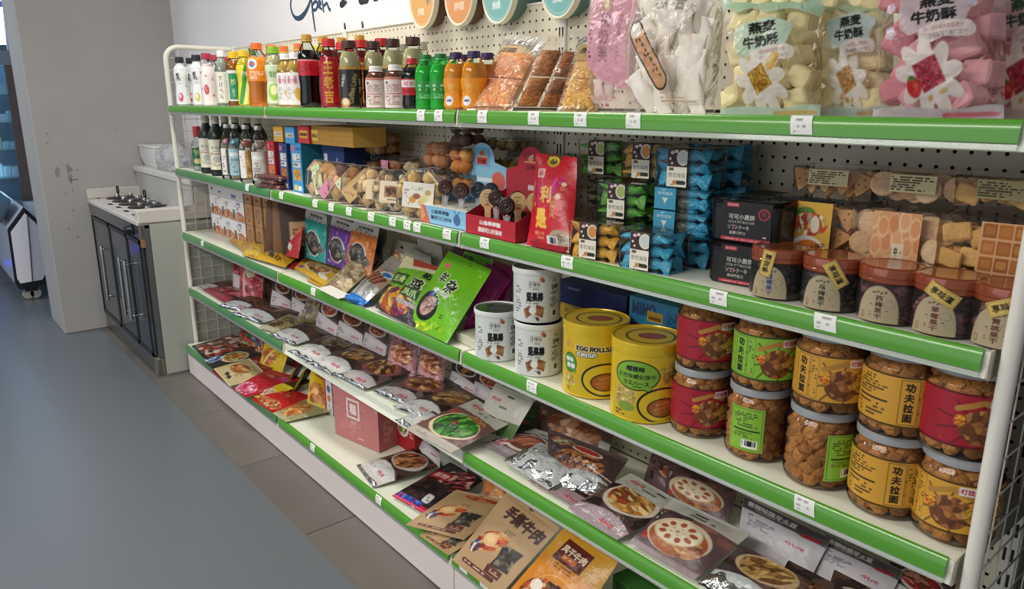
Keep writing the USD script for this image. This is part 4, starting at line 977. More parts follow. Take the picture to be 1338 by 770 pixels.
def octagon_box(label, p, tilt, yaw, cols, mk, art, labrot, seed, R=.068, T=.048, paper=None):
    t = thing('cookie_box', label, 'cookie box', (p[0], p[1], Z2 + R * .924 * math.cos(math.radians(tilt)) + .002), yaw, None, rx=-tilt)
    tr = lambda g: Geo(np.stack([g.v[:, 0], -g.v[:, 2], g.v[:, 1]], 1), g.f)  # local z -> -y
    o8 = lambda r, z: np.concatenate([ngon(8, r, ph=math.pi / 8), np.full((8, 1), z)], 1)
    part(t, 'clear_tray', tr(loft([o8(R * .90, -T / 2), o8(R * .97, T / 2 - .008)], True, False)), CLEAR, False)
    part(t, 'clear_lid', tr(loft([o8(R, T / 2 - .012), o8(R, T / 2 - .002), o8(R * .95, T / 2), o8(R * .86, T / 2 + .0015)], False, True)), clearmat(haze=.02, gloss=.08), False)
    part(t, 'lid_rim', tr(loft([o8(R * 1.012, T / 2 - .013), o8(R * 1.012, T / 2 - .011), o8(R * .97, T / 2 - .011), o8(R * .97, T / 2 - .013), o8(R * 1.012, T / 2 - .013)], False, False)), clearmat('f4f8f8', .1, haze=.35), False, label='whitish rim of the clear lid')
    spots = [(r * math.cos(a), -.004 + .012 * ((k + j) % 2), r * math.sin(a)) for j, (r, m, o) in enumerate(((R * .64, 7, .3), (R * .05, 1, 0))) for k in range(m) for a in [k * 6.2832 / m + o]]
    cookies(t, 20, mk, spots, cols, seed, lay=lambda rg, i: (1.57 + rg.uniform(-.2, .2), rg.uniform(-.2, .2), rg.uniform(0, 6)))
    if paper: part(t, 'lining', tr(loft([o8(R * .85, -T / 2 + .001), o8(R * .85, -T / 2 + .002)])), mat(paper, .8), False)
    w, h = art.w * .01, art.h * .01; c, s = math.cos(math.radians(labrot)), math.sin(math.radians(labrot))
    yy = -T / 2 - .003; ux, uz = np.array([c, 0, s]), np.array([-s, 0, c])
    part(t, 'label', sheet(np.array([0, yy, -.004]) - ux * w / 2 - uz * h / 2, ux * w, uz * h, art, spacing(p, .9)), PAPER, False)
    return t


ball = cookie_ball(.0205)
yaw = 34
octagon_box('octagon cookie box at the left end of its row, beside the cyan carton', (1.5301, 0.0500, 1.0651), 10, 18, ('efc898', 'e6bf8c'), ball, Art(4, 10, 'd4dcb0').N(.5, 1, 3, 8, 8, '7a8a50', 2), 20, 31, paper='dde4c0')
octagon_box('octagon cookie box with a pink slanting label, second in its row', (1.6210, 0.0500, 1.0637), 10, 30, ('eeb86c', 'f2c47c'), cookie_disc(.021, .012), Art(3.6, 12, 'd88fae').N(.5, 1, 2.6, 10, 8, 'b04878', 2), -38, 32, paper='dce0b8')
octagon_box('octagon cookie box with choc-chip cookies and pale green label, third in its row', (1.7123, 0.0500, 1.0603), 10, 30, ('ecbc76', 'deb470', '7a5038'), ball, Art(5, 5, 'd6deb8').N(.5, .8, 4, 3.4, 4, '6a7a48', 2), 42, 33)
kraft = Art(11, 5.4, 'cfa972').R(.3, .3, 10.7, .45, '9a6a38').R(.3, 4.95, 10.7, 5.1, '9a6a38').T('核桃酥', 6.2, 2.8, 2.3, '2a1c12', w=4.4, b=2, al='c').N(.8, 1, 2.4, 3.2, 4, '6a4a28', 2)
octagon_box('octagon cookie box of brown walnut balls with a tilted kraft label', (1.7987, 0.0500, 1.0571), 12, 30, ('bd844a', 'ae7840'), ball, kraft, 42, 34)
octagon_box('octagon cookie box with a square cream label, left of the nut nugget box', (1.9087, 0.0500, 1.0525), 10, 32, ('eec68e', 'f4d09a'), ball, Art(6, 6, 'e6d4ae').T('酥', 3, 3.2, 2.4, '8a5a30', al='c').N(.6, .5, 4.6, 1, 1, '8a6a40', 2), 0, 35)
nug = Art(7.6, 6.4, 'ecdcc0').R(1.5, 1.6, 6.2, 5, 'b4825a').F(3.8, 3.3, 1.9, 1.4, ('8a5a3c', 'c89a70', '6a3c28'), 1, 2, rect=True).T('坚果', 3.8, 3.3, 1.4, '3a2014', w=3, b=2, al='c').R(.3, .3, 7.3, .45, 'c8a878').N(1.6, .7, 4.6, .6, 1, '6a5038', 2)
octagon_box('octagon box of pale nut nuggets with a framed picture label', (1.9998, 0.0520, 1.0535), 10, 32, ('f4d6a2', 'fae0b0', 'eccc94'), blob and (lambda i: box(-.011, .011, -.009, .009, -.008, .008, .003)), nug, -2, 36)
wl = Art(9.6, 7, 'efe8da').R(1.5, 5.2, 6, 6.8, 'efe8da', .4).E(3.2, 2.2, 1.1, 1.0, 'd8a048').E(4.4, 3.2, 1.2, .8, 'a05a40').E(6.8, 2.6, 1.3, 1.1, 'e8d890').E(7.8, 4.4, 1.0, .8, 'c8b068').T('手工曲奇', 4.4, 5.4, 1.2, '6a8a50', w=3.8, b=1, al='c').N(.5, .6, 1.8, 4.6, 5, '8a8a80', 2).E(5.8, 1.6, 1.0, .8, 'e0c888')
octagon_box('octagon cookie box of yellow balls with white fruit label, rightmost in its row', (2.1557, 0.0450, 1.0551), 8, 30, ('efc676', 'f6d084', 'e8bc6a'), ball, wl, -3, 37, R=.075)


def clear_box(label, p, w, d, h, cols, mk, nx, ny, nz, seed, z=None, yaw=0, lay=None, tint='ffffff', name='cookie_box', cat_='cookie box', rim=True, r=.012):
    """a clear plastic box > tray, lid, contents one by one; p: middle of the front lower edge"""
    t = thing(name, label, cat_, (p[0], p[1] + d / 2, p[2] if z is None else z), yaw)
    rr = lambda k, q: np.concatenate([rrect(w * k, d * k, r), np.full((16, 1), q)], 1)
    cm = clearmat(tint, .05, haze=.008, ior=1.18)
    part(t, 'clear_tray', loft([rr(.95, .0005), rr(.97, .004), rr(.985, h * .8)], True, False), cm, 40)
    part(t, 'clear_lid', loft([rr(1, h * .72), rr(1, h * .96), rr(.97, h)], False, True), cm, 40)
    if rim: part(t, 'lid_rim', loft([rr(1.008, h * .72), rr(1.008, h * .74), rr(.985, h * .74), rr(.985, h * .72), rr(1.008, h * .72)], False, False), clearmat('f4f8f8', .1, haze=.30), False)
    if mk is not None:
        rg = np.random.RandomState(seed); sx, sy, sz = w * .86 / nx, d * .84 / ny, (h * .86) / nz
        spots = [(-w * .43 + (i + .5) * sx + rg.uniform(-.12, .12) * sx, -d * .42 + (j + .5) * sy, .006 + (k + .5) * sz) for k in range(nz) for j in range(ny) for i in range(nx)]
        cookies(t, 300, mk, spots, cols, seed, lay=lay)
    return t


pb = cookie_ball(.019)
tan = ('c89460', 'd0a06a', 'b98450')
clear_box('clear box with two layers of tan balls, stacked highest behind the walnut box', (1.5934, 0.1700, 1.1936), .20, .10, .075, tan, pb, 5, 2, 2, 41, Z2 + .142)
clear_box('clear box of tan balls directly under the two-layer box behind the walnut box', (1.5679, 0.1700, 1.1553), .20, .10, .07, tan, pb, 5, 2, 1, 42, Z2 + .071)
clear_box('clear cookie box at the bottom of the stack behind the walnut box', (1.5630, 0.1700, 1.1072), .20, .10, .07, ('a87a54', 'b88a60'), pb, 5, 2, 1, 43, Z2)
bx = clear_box('clear box of brown cakes with a pink slip, behind the cream-label box', (1.8161, 0.1400, 1.1740), .10, .09, .06, ('8a5638', 'b0764a'), pb, 3, 2, 1, 44, Z2 + .09)
part(bx, 'label', sheet((-.048, -.0455, .014), (.045, 0, 0), (0, 0, .035), Art(5, 4, 'd888a8').N(.5, .6, 4, 2.6, 3, 'f4dce4', 2), .003), PAPER, False)
clear_box('clear cookie box under the box with the pink slip', (1.8109, 0.1400, 1.1052), .10, .09, .085, tan, pb, 3, 2, 2, 45, Z2)
clear_box('low clear box of pale cookies behind the nut nugget box', (1.9009, 0.1500, 1.1699), .09, .09, .06, ('d8c49a', 'c8b080'), pb, 2, 2, 1, 46, Z2 + .09)
clear_box('clear box of pale cookies at the bottom behind the nut nugget box', (1.9018, 0.1500, 1.1127), .09, .09, .085, tan, pb, 2, 2, 2, 47, Z2)
clear_box('clear box with two mounded layers of brown cookies behind the white fruit label box', (2.0550, 0.1400, 1.2106), .13, .11, .08, ('b9794a', 'c88c58', 'a86c40'), cookie_ball(.023), 3, 2, 2, 48, Z2 + .128)
clear_box('clear box of grey-brown cookies under the mounded box, behind the fruit label box', (2.0522, 0.1400, 1.1498), .13, .11, .06, ('9a8068', 'a88c70'), pb, 3, 2, 1, 49, Z2 + .066)
clear_box('clear box at the bottom behind the fruit label box, mostly hidden', (2.0499, 0.1400, 1.0995), .13, .11, .062, tan, pb, 3, 2, 1, 50, Z2)
org = ('d88e3c', 'c87c30', 'e09c4c')
clear_box('clear box of dark cookies at the very top of the stack by the shelf bracket', (2.2018, 0.1200, 1.2812), .10, .10, .075, ('5a4030', '6a4a38'), pb, 2, 2, 2, 51, Z2 + .196)
clear_box('clear box of orange cookies, upper one beside the blue lollipop display', (2.2036, 0.1200, 1.2187), .10, .10, .07, org, cookie_ball(.022), 2, 2, 2, 52, Z2 + .125)
clear_box('clear box of orange cookies, lower one beside the blue lollipop display', (2.2059, 0.1200, 1.1723), .10, .10, .062, org, cookie_ball(.022), 2, 2, 1, 53, Z2 + .062)
clear_box('clear box of orange cookies at the foot of the stack behind the blue lollipop display', (2.2080, 0.1200, 1.1170), .10, .10, .061, org, pb, 2, 2, 1, 54, Z2)
yb = clear_box('tall clear box of yellow square biscuits with a beige lid band, behind the blue display', (2.2632, 0.2000, 1.1719), .20, .09, .085, ('e2b45c', 'd8a64c'), cookie_sq(.034, .03), 5, 2, 2, 55, Z2 + .085)
clear_box('clear box of yellow square biscuits under the tall one behind the blue display', (2.2627, 0.2000, 1.1030), .20, .09, .084, ('e2b45c', 'd8a64c'), cookie_sq(.034, .03), 5, 2, 2, 56, Z2)
clear_box('olive-labelled clear box on top of the yellow biscuits behind the blue display', (2.2638, 0.2000, 1.2479), .20, .09, .07, ('a08a58', '8a7448'), cookie_sq(.034, .03), 4, 2, 1, 57, Z2 + .17)
clear_box('wide clear box of round tan cakes at the back, between the two lollipop displays', (2.4081, 0.2100, 1.2451), .17, .09, .062, ('b98a58', 'a87848'), cookie_ball(.024), 3, 2, 1, 58, Z2 + .13)
clear_box('clear box of brown cakes at the back, behind the red lollipop display', (2.4150, 0.2100, 1.1854), .17, .09, .062, ('a8784c', '98683c'), cookie_ball(.024), 3, 2, 1, 59, Z2 + .066)
clear_box('lowest clear box of brown cakes behind the red lollipop display', (2.4157, 0.2100, 1.1306), .17, .09, .062, ('a8784c', '98683c'), cookie_ball(.024), 3, 2, 1, 60, Z2)


# ---------------------------------------------------------------- lollipop displays and the red pouch
def display(label, x0, x1, y0, y1, c, cin, front, crest, back, z=Z2, h=.048, closed=False):
    w, d = x1 - x0, y1 - y0
    t = thing('lollipop_display', label, 'display box', ((x0 + x1) / 2, (y0 + y1) / 2, z), 0)
    sp = spacing((x0, y0, z))
    part(t, 'front_panel', sheet((-w / 2, -d / 2, 0), (w, 0, 0), (0, 0, h), front, sp), PAPER, False)
    part(t, 'tray', cat([box(-w / 2, -w / 2 + .001, -d / 2, d / 2, 0, h), box(w / 2 - .001, w / 2, -d / 2, d / 2, 0, h), box(-w / 2, w / 2, -d / 2, d / 2, .0002, .001), box(-w / 2, w / 2, -d / 2 + .0003, -d / 2 + .0012, 0, h)]), mat(c, .5), False)
    [part(t, 'side_wing', extr([(-d / 2, h), (d / 2, h), (d / 2, h + .055)], .001, 'x', s), mat(c, .5), False) for s in (-w / 2, w / 2 - .001)]
    part(t, 'inner_tray' if not closed else 'pierced_top', box(-w / 2 + .001, w / 2 - .001, -d / 2 + .001, d / 2 - .001, h - (.002 if closed else .03), h - (.0005 if closed else .028)), mat(cin, .6), False)
    if closed: part(t, 'stick_hole', cat([lathe([(.004, 0), (0, 0)], 10).move((-w * .36 + w * .24 * i, -d * .3 + d * .25 * j, h - .0001)) for i in range(4) for j in range(3)]), mat('3a3430', .8), False)
    H = .205; px = [(-w / 2, h)] + [(-w / 2, H * .74)] + [(-w * .25 * math.cos(a), H * .74 + .062 * math.sin(a) ** .7) for a in np.linspace(.1, math.pi - .1, 12)] + [(w / 2, H * .74), (w / 2, h)]
    g = extr([(x, q) for x, q in px], .0012, 'y', d / 2 - .0014); part(t, 'back_card', g, mat(c, .5), False)
    part(t, 'back_print', sheet((-w / 2 + .004, d / 2 - .0018, h + .002), (w - .008, 0, 0), (0, 0, H * .72 - h - .003), back, sp), PAPER, False)
    part(t, 'crest', sheet((-w * .15, d / 2 - .0022, H * .735), (w * .30, 0, 0), (0, 0, .050), crest, sp), PAPER, False)
    return t


cr1 = Art(10, 11, '6fb2d6').R(1.4, 1, 8.6, 5.2, 'c83a34').T('山楂', 5, 3, 2.6, '3a1414', w=5, b=2, al='c').S([(1.4, 5.6), (8.6, 5.6)], .7, 'e8b840').E(5.0, 7.8, 1.7, 1.5, 'c8442c').E(5.6, 9.2, 1.2, .5, '5a9a48', 30)
bk1 = Art(18, 6, '8cc6e2').E(15, 4, 2.6, 1.6, 'd86a5a').N(5, 3.4, 8, 1.2, 1, 'f0f8fa', 2).E(4, 1.2, 1.3, 1.0, '3a5a8a').E(6.4, .8, 1.2, .9, '3a5a8a').E(13, 1, 1, .7, '4a7aa8')
f1 = Art(18, 5, '88bfe0').P([(0, 0), (4.4, 0), (2.2, 5), (0, 5)], 'cf6a48').P([(0, 5), (1, 5), (2.4, 2), (0, 0)], 'e09868').T('山楂棒棒糖', 8.2, 3.6, 1.3, '1f3550', w=7, b=2, al='c').T('酸甜可口好味', 8.6, 1.9, 1.2, '1f3550', w=8, b=2, al='c').E(14.6, 2.3, 1.3, 1.5, '4a6a9c').S([(14.6, 3.6), (13.6, 4.8)], .3, '3a5a90').S([(14.6, 3.6), (15.6, 4.6)], .3, '3a5a90')
display('light blue lollipop display box with a pierced top, at the bay joint', 2.175, 2.392, .022, .16, '8cc2e0', 'e8e2d6', f1, cr1, bk1, closed=True)
cr2 = Art(10, 11, 'b02838').R(1.6, 1, 8.4, 4.4, 'a02030').T('山楂', 5, 2.7, 2.6, '5a0c14', w=5.6, b=2, al='c').S([(1.2, 5.4), (8.8, 5.4)], .5, 'e8c070').E(5.0, 7.4, 1.8, 1.5, 'e09a78').E(5.6, 8.8, 1.2, .5, 'f0e0d0', 30)
bk2 = Art(18, 6, 'b02636').N(6, 3.2, 8, 1.3, 1, 'f4e4e0', 2)
f2 = Art(18, 5, 'bb1f30').T('山楂棒棒糖', 9, 3.5, 1.3, 'f4e8e4', w=7.6, b=2, al='c').T('酸甜可口好滋味', 9, 1.6, 1.3, 'f4e8e4', w=8.6, b=2, al='c')
display('red open lollipop display box in front of the bay joint, white characters', 2.404, 2.60, .012, .145, 'ba2032', '8a1420', f2, cr2, bk2)
lol_art = Art(4, 6, 'e0c088').N(.6, 2, 2.8, 2, 3, '8a5a30', 2).R(1.4, .2, 2.6, 1.6, 'b84a28').R(.8, 4, 3.2, 4.4, '8a5a30')


def lollipop(label, x, y, z, c, kind, yaw=30, tilt=0):
    t = thing('lollipop', label, 'lollipop', (x, y, z), yaw, None, rx=-tilt)
    turn = lambda g: Geo(np.stack([g.v[:, 0], -g.v[:, 2], g.v[:, 1]], 1), g.f)
    if kind == 'card':
        pl = np.vstack([rrect(.016, .03, .004, 3, 0, .012), ]); a = np.linspace(-1.05, 4.19, 26)
        o = [(.0215 * math.cos(q), .048 + .0245 * math.sin(q)) for q in a] + [(-.008, .02), (-.008, 0), (.008, 0), (.008, .02)]
        g = extr(o, .0008, 'y', 0); part(t, 'card_paddle', g, mat('d9b67c', .6), False)
        part(t, 'card_print', sheet((-.016, -.0006, .03), (.032, 0, 0), (0, 0, .036), Art(8, 9, 'd9b67c').N(1.5, 2.5, 5, 4, 4, '7a4a24', 2).R(2.5, .3, 5.5, 1.6, 'b8482c').R(2, 7.2, 6, 7.8, '7a4a24'), .0018), PAPER, False)
        part(t, 'stick', tube([(0, .002, -.02), (0, .002, 0), (0, .002, .03)], .002, 8), mat('f0ece4', .5), True)
        return t
    part(t, 'stick', tube([(0, 0, -.02), (0, 0, 0), (0, 0, .03)], .0024, 8), mat('f0ece4', .5), True)
    part(t, 'candy', turn(lathe([(0, -.007), (.015, -.007), (.0205, -.003), (.0205, .003), (.016, .007), (.012, .0065), (.010, .0085), (.006, .0075), (.004, .009), (0, .009)], 28)).move((0, 0, .049)), mat(c, .35, bump=.2, bscale=90), 40)
    part(t, 'film', turn(lathe([(.0245, -.001), (.023, .009), (.012, .0125), (0, .013)], 28)).move((0, 0, .049)), clearmat('ffffff', .05, haze=.0, bump=.2, ior=1.12), True)
    part(t, 'film_tail', loft([np.array([(-k, -.0035, z), (k, -.0035, z), (k, .0035, z), (-k, .0035, z)]) for k, z in ((.007, -.01), (.0065, .008), (.009, .026))]), clearmat('f4f4f8', .12, haze=.35, bump=.6, bscale=80), False, label='silvery twisted film tail')
    return t


zh = Z2 + .028
lollipop('dark brown lollipop, left of the two in the blue display', 2.232, .07, zh + .018, '4a2a20', 'pop', 38)
lollipop('dark brown lollipop, right of the two front ones in the blue display', 2.318, .062, zh + .018, '4a281e', 'pop', 36)
lollipop('dark blue lollipop in the blue display behind the right brown one', 2.335, .105, zh + .018, '2a3444', 'pop', 36)
lollipop('dark blue lollipop at the right rear corner of the blue display', 2.37, .12, zh + .018, '2a3444', 'pop', 36)
lollipop('tan card paddle at the left in the red display', 2.445, .05, zh + .01, 0, 'card', 34)
lollipop('brown lollipop with silver tail, middle of the red display', 2.487, .045, zh + .016, '3e261e', 'pop', 36)
lollipop('brown lollipop in front at the right of the red display', 2.548, .028, zh + .004, '35201a', 'pop', 36)
lollipop('tan card paddle in the red display behind the front brown lollipop', 2.545, .065, zh + .01, 0, 'card', 34)
lollipop('tan card paddle at the right rear of the red display', 2.585, .085, zh + .012, 0, 'card', 34)
lollipop('brown lollipop at the rear of the red display behind the silver tail', 2.52, .085, zh + .012, '3e261e', 'pop', 36)

rp = Art(16, 24, 'c8182a').P([(5.2, 24), (5.2, 22.6), (6.4, 20.8), (9.4, 20.8), (10.6, 22.6), (10.6, 24)], '4a4218').E(7.9, 22.2, 2.3, 1.5, 'c8a838').E(7.9, 22.2, 1.4, .9, '5a5020')
for i in range(6): rp.E(6.2 + .7 * i, 23.2 - .5 * (i % 2), .32, .32, 'e8d060')
rp.R(.4, 20, 4.6, 23.6, 'b01424').S([(1, 20.5), (4, 23.4)], .2, 'd84050').S([(4, 20.5), (1, 23.4)], .2, 'd84050').R(2.0, 17.4, 5.8, 20.2, 'd0263a', .3).R(2.2, 17.6, 5.6, 20.0, 'e8c8c0', .3, .8).T('品', 3.9, 18.8, 1.5, 'b01828', w=2.4, b=2, al='c')
rp.S([(3.4, 17), (4.6, 10.5)], .8, 'c03088').S([(10.4, 17.6), (8.6, 12.5)], .9, 'd040a0').S([(12.4, 18.2), (8.8, 11.4)], .7, 'b82a80')
rp.T('利', 7.2, 13.4, 4.6, 'ecbc4e', w=4.6, b=2, rot=4, al='c').T('是', 6.0, 7.2, 5.2, 'ecbc4e', w=5.0, b=3, al='c').R(9.6, 7.6, 10.9, 13.4, 'b81828', .2).T('传统糯米糍', 10.25, 10.5, 5, 'e8c070', w=1, vert=True, al='c').R(9.6, 7.6, 9.7, 13.4, 'e0b050').R(10.8, 7.6, 10.9, 13.4, 'e0b050')
rp.T('福礼伴手', 5.4, 3.5, 1.0, 'e8c070', w=4, b=1, al='c').N(3.6, 2.1, 3.6, .6, 1, 'd8a060', 2).E(12.8, 1.9, 4.2, 3.2, 'b09880').F(13.2, 1.6, 3.6, 2.6, ('c8b49a', 'a08c78', '8a7868'), 1.2, 3).B(8.2, .8, 3.6, 2.4).E(1.0, 14.5, .7, 2.0, 'e0a080', ring=.15).E(11.7, 13.2, .8, .7, 'e8c0a8').E(12.6, 15.4, .5, .5, 'e8c070', ring=.12).E(2.6, 10.6, .5, .5, 'e8c070', ring=.12).E(13, 16.6, .7, .5, 'f0d0c0').E(4.4, 1, 1.4, .9, '7a3028')
tp, o = bag('red_gift_pouch', 'tall red gift pouch with golden characters standing right of the red display', 'snack pouch', ((2.6389, 0.0120, 1.0666), (2.7763, 0.0160, 1.0678), (2.7230, 0.0850, 1.2663), (2.5852, 0.0850, 1.2692)), rp, printmat(.3, bump=.12, bscale=30), bulge=.022, seed=5, wr=.0012, back='a81424', bend=-.006)
part(tp, 'bottom_gusset', loft([np.concatenate([rrect(.13, .05, .02, 4), np.full((16, 1), 0)], 1), np.concatenate([rrect(.13, .05, .02, 4), np.full((16, 1), .012)], 1)]).move((0, .022, 0)), mat('a81424', .35), 40)

# ---------------------------------------------------------------- seaweed roll boxes, cocoa biscuits, cookie boxes, dried fruit jars
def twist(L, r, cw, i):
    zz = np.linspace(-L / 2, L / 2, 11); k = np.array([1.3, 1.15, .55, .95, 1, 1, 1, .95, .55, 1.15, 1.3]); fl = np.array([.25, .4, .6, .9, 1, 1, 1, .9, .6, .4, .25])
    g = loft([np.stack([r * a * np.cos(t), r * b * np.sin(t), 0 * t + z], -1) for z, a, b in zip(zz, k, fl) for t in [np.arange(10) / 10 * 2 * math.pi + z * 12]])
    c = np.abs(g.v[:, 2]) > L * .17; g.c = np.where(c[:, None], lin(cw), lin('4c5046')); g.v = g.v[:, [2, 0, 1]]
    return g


def sushi_art(bowl):
    return Art(5, 8.6, 'efe8d6').R(0, 4.6, 5, 8.6, '3a2420').E(3.9, 6.7, 1.55, 1.75, 'e8e0d0').E(3.9, 6.7, 1.25, 1.45, bowl).E(1.2, 7.8, .5, .4, 'e8c0c0').E(2.2, 8.1, .45, .35, 'f0d0d0').E(.7, 6.4, .3, .3, 'e8d8d8').E(1.2, 5.4, .28, .28, 'e8d8d8').R(.5, 3.7, 1.7, 4.4, '6a5a48').T('寿司海苔', 2.5, 2.7, 1.2, '221c18', w=4.4, b=1, al='c').R(2.0, .55, 4.8, 1.5, '26301f', .45).E(2.0, 1.0, .55, .62, 'd8b060').E(2.0, 1.0, .3, .34, 'c86040').N(.3, .2, 1.4, .5, 1, '6a6258', 2)


SW = {}
def sushi(label, p, cw, bowl, z=None, w=.125, d=.085, h=.078, yaw=6, lab=True):
    t = clear_box(label, p, w, d, h, None, None, 1, 1, 1, 1, z=z, yaw=yaw, name='seaweed_roll_box', cat_='snack box', rim=False, r=.012)
    rg = np.random.RandomState(len(SW)); SW[label] = 1
    for k in range(3):
        for j in range(2):
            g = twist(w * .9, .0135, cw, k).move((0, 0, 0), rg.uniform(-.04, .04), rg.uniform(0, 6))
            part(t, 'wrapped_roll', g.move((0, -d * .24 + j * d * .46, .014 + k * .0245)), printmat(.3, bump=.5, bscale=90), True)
    if lab:
        a = sushi_art(bowl); part(t, 'label', sheet((-w * .21, -d / 2 - .0009, h * .03), (w * .36, 0, 0), (0, 0, h * .94), a, spacing(p, .45)), PAPER, False)
        part(t, 'label_top', sheet((-w * .21, -d / 2 - .0009, h * .97), (w * .36, 0, 0), (0, d * .5, .0022), '3a2420', .01), PAPER, False)
    return t


G, Yw, Bl = '58a032', 'd8a030', '3aa0c4'
gb, yb_, bb = 'a8b868', 'd0904a', 'd0d4d0'
sushi('seaweed roll box with yellow wrappers on the shelf front, beside the red pouch', (2.8335, 0.0120, 1.0690), Yw, yb_, Z2)
sushi('seaweed roll box with blue wrappers on the shelf front, right of the yellow one', (2.9762, 0.0120, 1.0719), Bl, bb, Z2, yaw=4)
sushi('hidden seaweed roll box with green wrappers under the middle green one', (2.8256, 0.1050, 1.0829), G, gb, Z2)
sushi('blue-wrapped seaweed roll box on the shelf behind the front blue one', (2.9905, 0.1050, 1.0789), Bl, bb, Z2, h=.062, lab=False)
sushi('green-wrapped seaweed roll box in the middle layer above the front row', (2.8423, 0.0850, 1.1161), G, gb, Z2 + .079)
def blue_sleeve(t, w, d, h):
    a = Art(5, 6, '3f9cc0').T('寿司海苔', 2.5, 4.4, 1.0, 'd8ecec', w=3.6, b=1, al='c').P([(1.8, 3.2), (3.2, 3.2), (2.5, 1.6)], 'e0e8d8').S([(2.2, 2.6), (2.5, 1.0)], .12, 'c8b070').N(1.3, 5.2, 2.4, .4, 1, 'd8ecec', 1)
    part(t, 'label', sheet((-w * .45, -d / 2 - .0009, .003), (w * .4, 0, 0), (0, 0, h * .94), a, spacing((3, .1, 1.1), .5)), PAPER, False)
for lb, z, v in (('blue-wrapped roll box with plain blue sleeve, upper one left of the black boxes', Z2 + .109, 0), ('blue-wrapped roll box with plain blue sleeve, lower one left of the black boxes', Z2 + .063, 0)):
    t = sushi(lb, (2.9863, 0.1050, 1.1378), Bl, bb, z, h=.0455, lab=False); blue_sleeve(t, .125, .085, .0455)
sushi('green-wrapped seaweed roll box at the left end of the top layer', (2.7182, 0.1500, 1.2252), G, gb, Z2 + .16)
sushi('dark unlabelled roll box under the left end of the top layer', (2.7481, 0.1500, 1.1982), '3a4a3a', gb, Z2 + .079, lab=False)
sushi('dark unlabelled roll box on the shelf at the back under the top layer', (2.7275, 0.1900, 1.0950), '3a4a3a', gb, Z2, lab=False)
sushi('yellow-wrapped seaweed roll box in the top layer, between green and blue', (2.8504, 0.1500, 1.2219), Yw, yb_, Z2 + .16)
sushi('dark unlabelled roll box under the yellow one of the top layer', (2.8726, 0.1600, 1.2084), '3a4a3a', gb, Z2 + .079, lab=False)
sushi('blue-wrapped seaweed roll box in the top layer, right of the yellow one', (2.9822, 0.1050, 1.2202), Bl, bb, Z2 + .156)
sushi('blue-wrapped seaweed roll box at the right rear end of the top layer', (2.9903, 0.2000, 1.2143), Bl, bb, Z2 + .16, lab=False)
sushi('blue-wrapped roll box supporting the right rear one of the top layer', (3.0017, 0.2000, 1.1902), Bl, bb, Z2 + .079, lab=False)
sushi('blue-wrapped roll box on the shelf at the back, left of the black boxes', (3.0067, 0.2000, 1.1305), Bl, bb, Z2, lab=False)
coco = Art(15, 10.6, '121012').R(1.2, 9.2, 5, 10.2, 'b83848', .3).T('黑巧系列', 3.1, 9.7, .6, 'f0d0d0', w=3, al='c').T('可可小黑饼', 6.0, 6.6, 1.5, 'ece8e4', w=8, b=1, al='c').T('COCOA LITTLE BLACK CAKE', 6.0, 5.2, .7, 'd8d4d0', w=8, al='c').T('ソフトケーキ', 5.2, 3.8, 1.3, 'ece8e4', w=6.6, b=1, al='c').T('フ', 4.1, 3.8, 1.3, 'd04050', b=1, al='c').T('丝滑巧克力', 5.0, 2.3, .9, 'e0dcd8', w=5, al='c').E(12.6, 7.8, 1.7, 1.5, 'b83848', ring=.3).T('可', 12.6, 7.8, 1.6, 'b83848', b=1, al='c').R(0, .2, 15, 1.1, 'b83848').N(.4, .35, 13, .5, 1, 'e8a0a0', 2).N(11.6, 1.5, 2.2, .7, 1, 'c8c4c0', 2)
for lb, z, p, y_ in (('black cocoa biscuit box with red stripe, lower one of two, left of the jars', Z2, (3.1643, 0.0600, 1.0747), 8), ('black cocoa biscuit box with red stripe, upper one of two', Z2 + .078, (3.1621, 0.0620, 1.1543), 6)):
    t = thing('cocoa_biscuit_box', lb, 'biscuit box', (p[0], p[1] + .045, z), y_)
    rr = lambda k, q: np.concatenate([rrect(.135 * k, .09 * k, .014), np.full((16, 1), q)], 1)
    part(t, 'black_tray', loft([rr(.93, 0), rr(.96, .004), rr(.985, .066)]), mat('0e0e10', .3), 40)
    part(t, 'clear_lid', loft([rr(1, .058), rr(1, .072), rr(.97, .0755)], False, True), clearmat('e8e8ec', .06, haze=.0, ior=1.15), 40)
    part(t, 'label', sheet((-.040, -.0462, .001), (.094, 0, .0), (0, .0005, .071), coco, spacing(p, .5)), PAPER, False)
    part(t, 'label_top', sheet((-.040, -.0462, .0722), (.094, 0, 0), (0, .06, .004), '1a181a', .01), PAPER, False)
CTc = Art(12, 2, '181618').N(1, .6, 9, .8, 1, '8a3a40', 1)
CT('flat black carton lying on the shelf behind the cocoa biscuit boxes', (3.1626, 0.1600, 1.2195), .16, .10, .15, CTc, '141214', '161416', Z2, 0, 'cocoa_carton')

std = lambda rg, i: (1.45 + rg.uniform(-.3, .3), rg.uniform(-.5, .5), rg.uniform(0, 6))
onedge = lambda rg, i: (1.45 + rg.uniform(-.3, .3), rg.uniform(-.25, .25), rg.uniform(-.5, .5))
tri, disc, sq = cookie_tri(.024, .007), cookie_disc(.0205, .006), cookie_sq(.038, .010)
bisc, pale, but = ('e0b274', 'e8bc80', 'd4a468'), ('eeccA4', 'e4be94', 'f4d8b0'), ('ecc074', 'e4b66a', 'f2ca80')


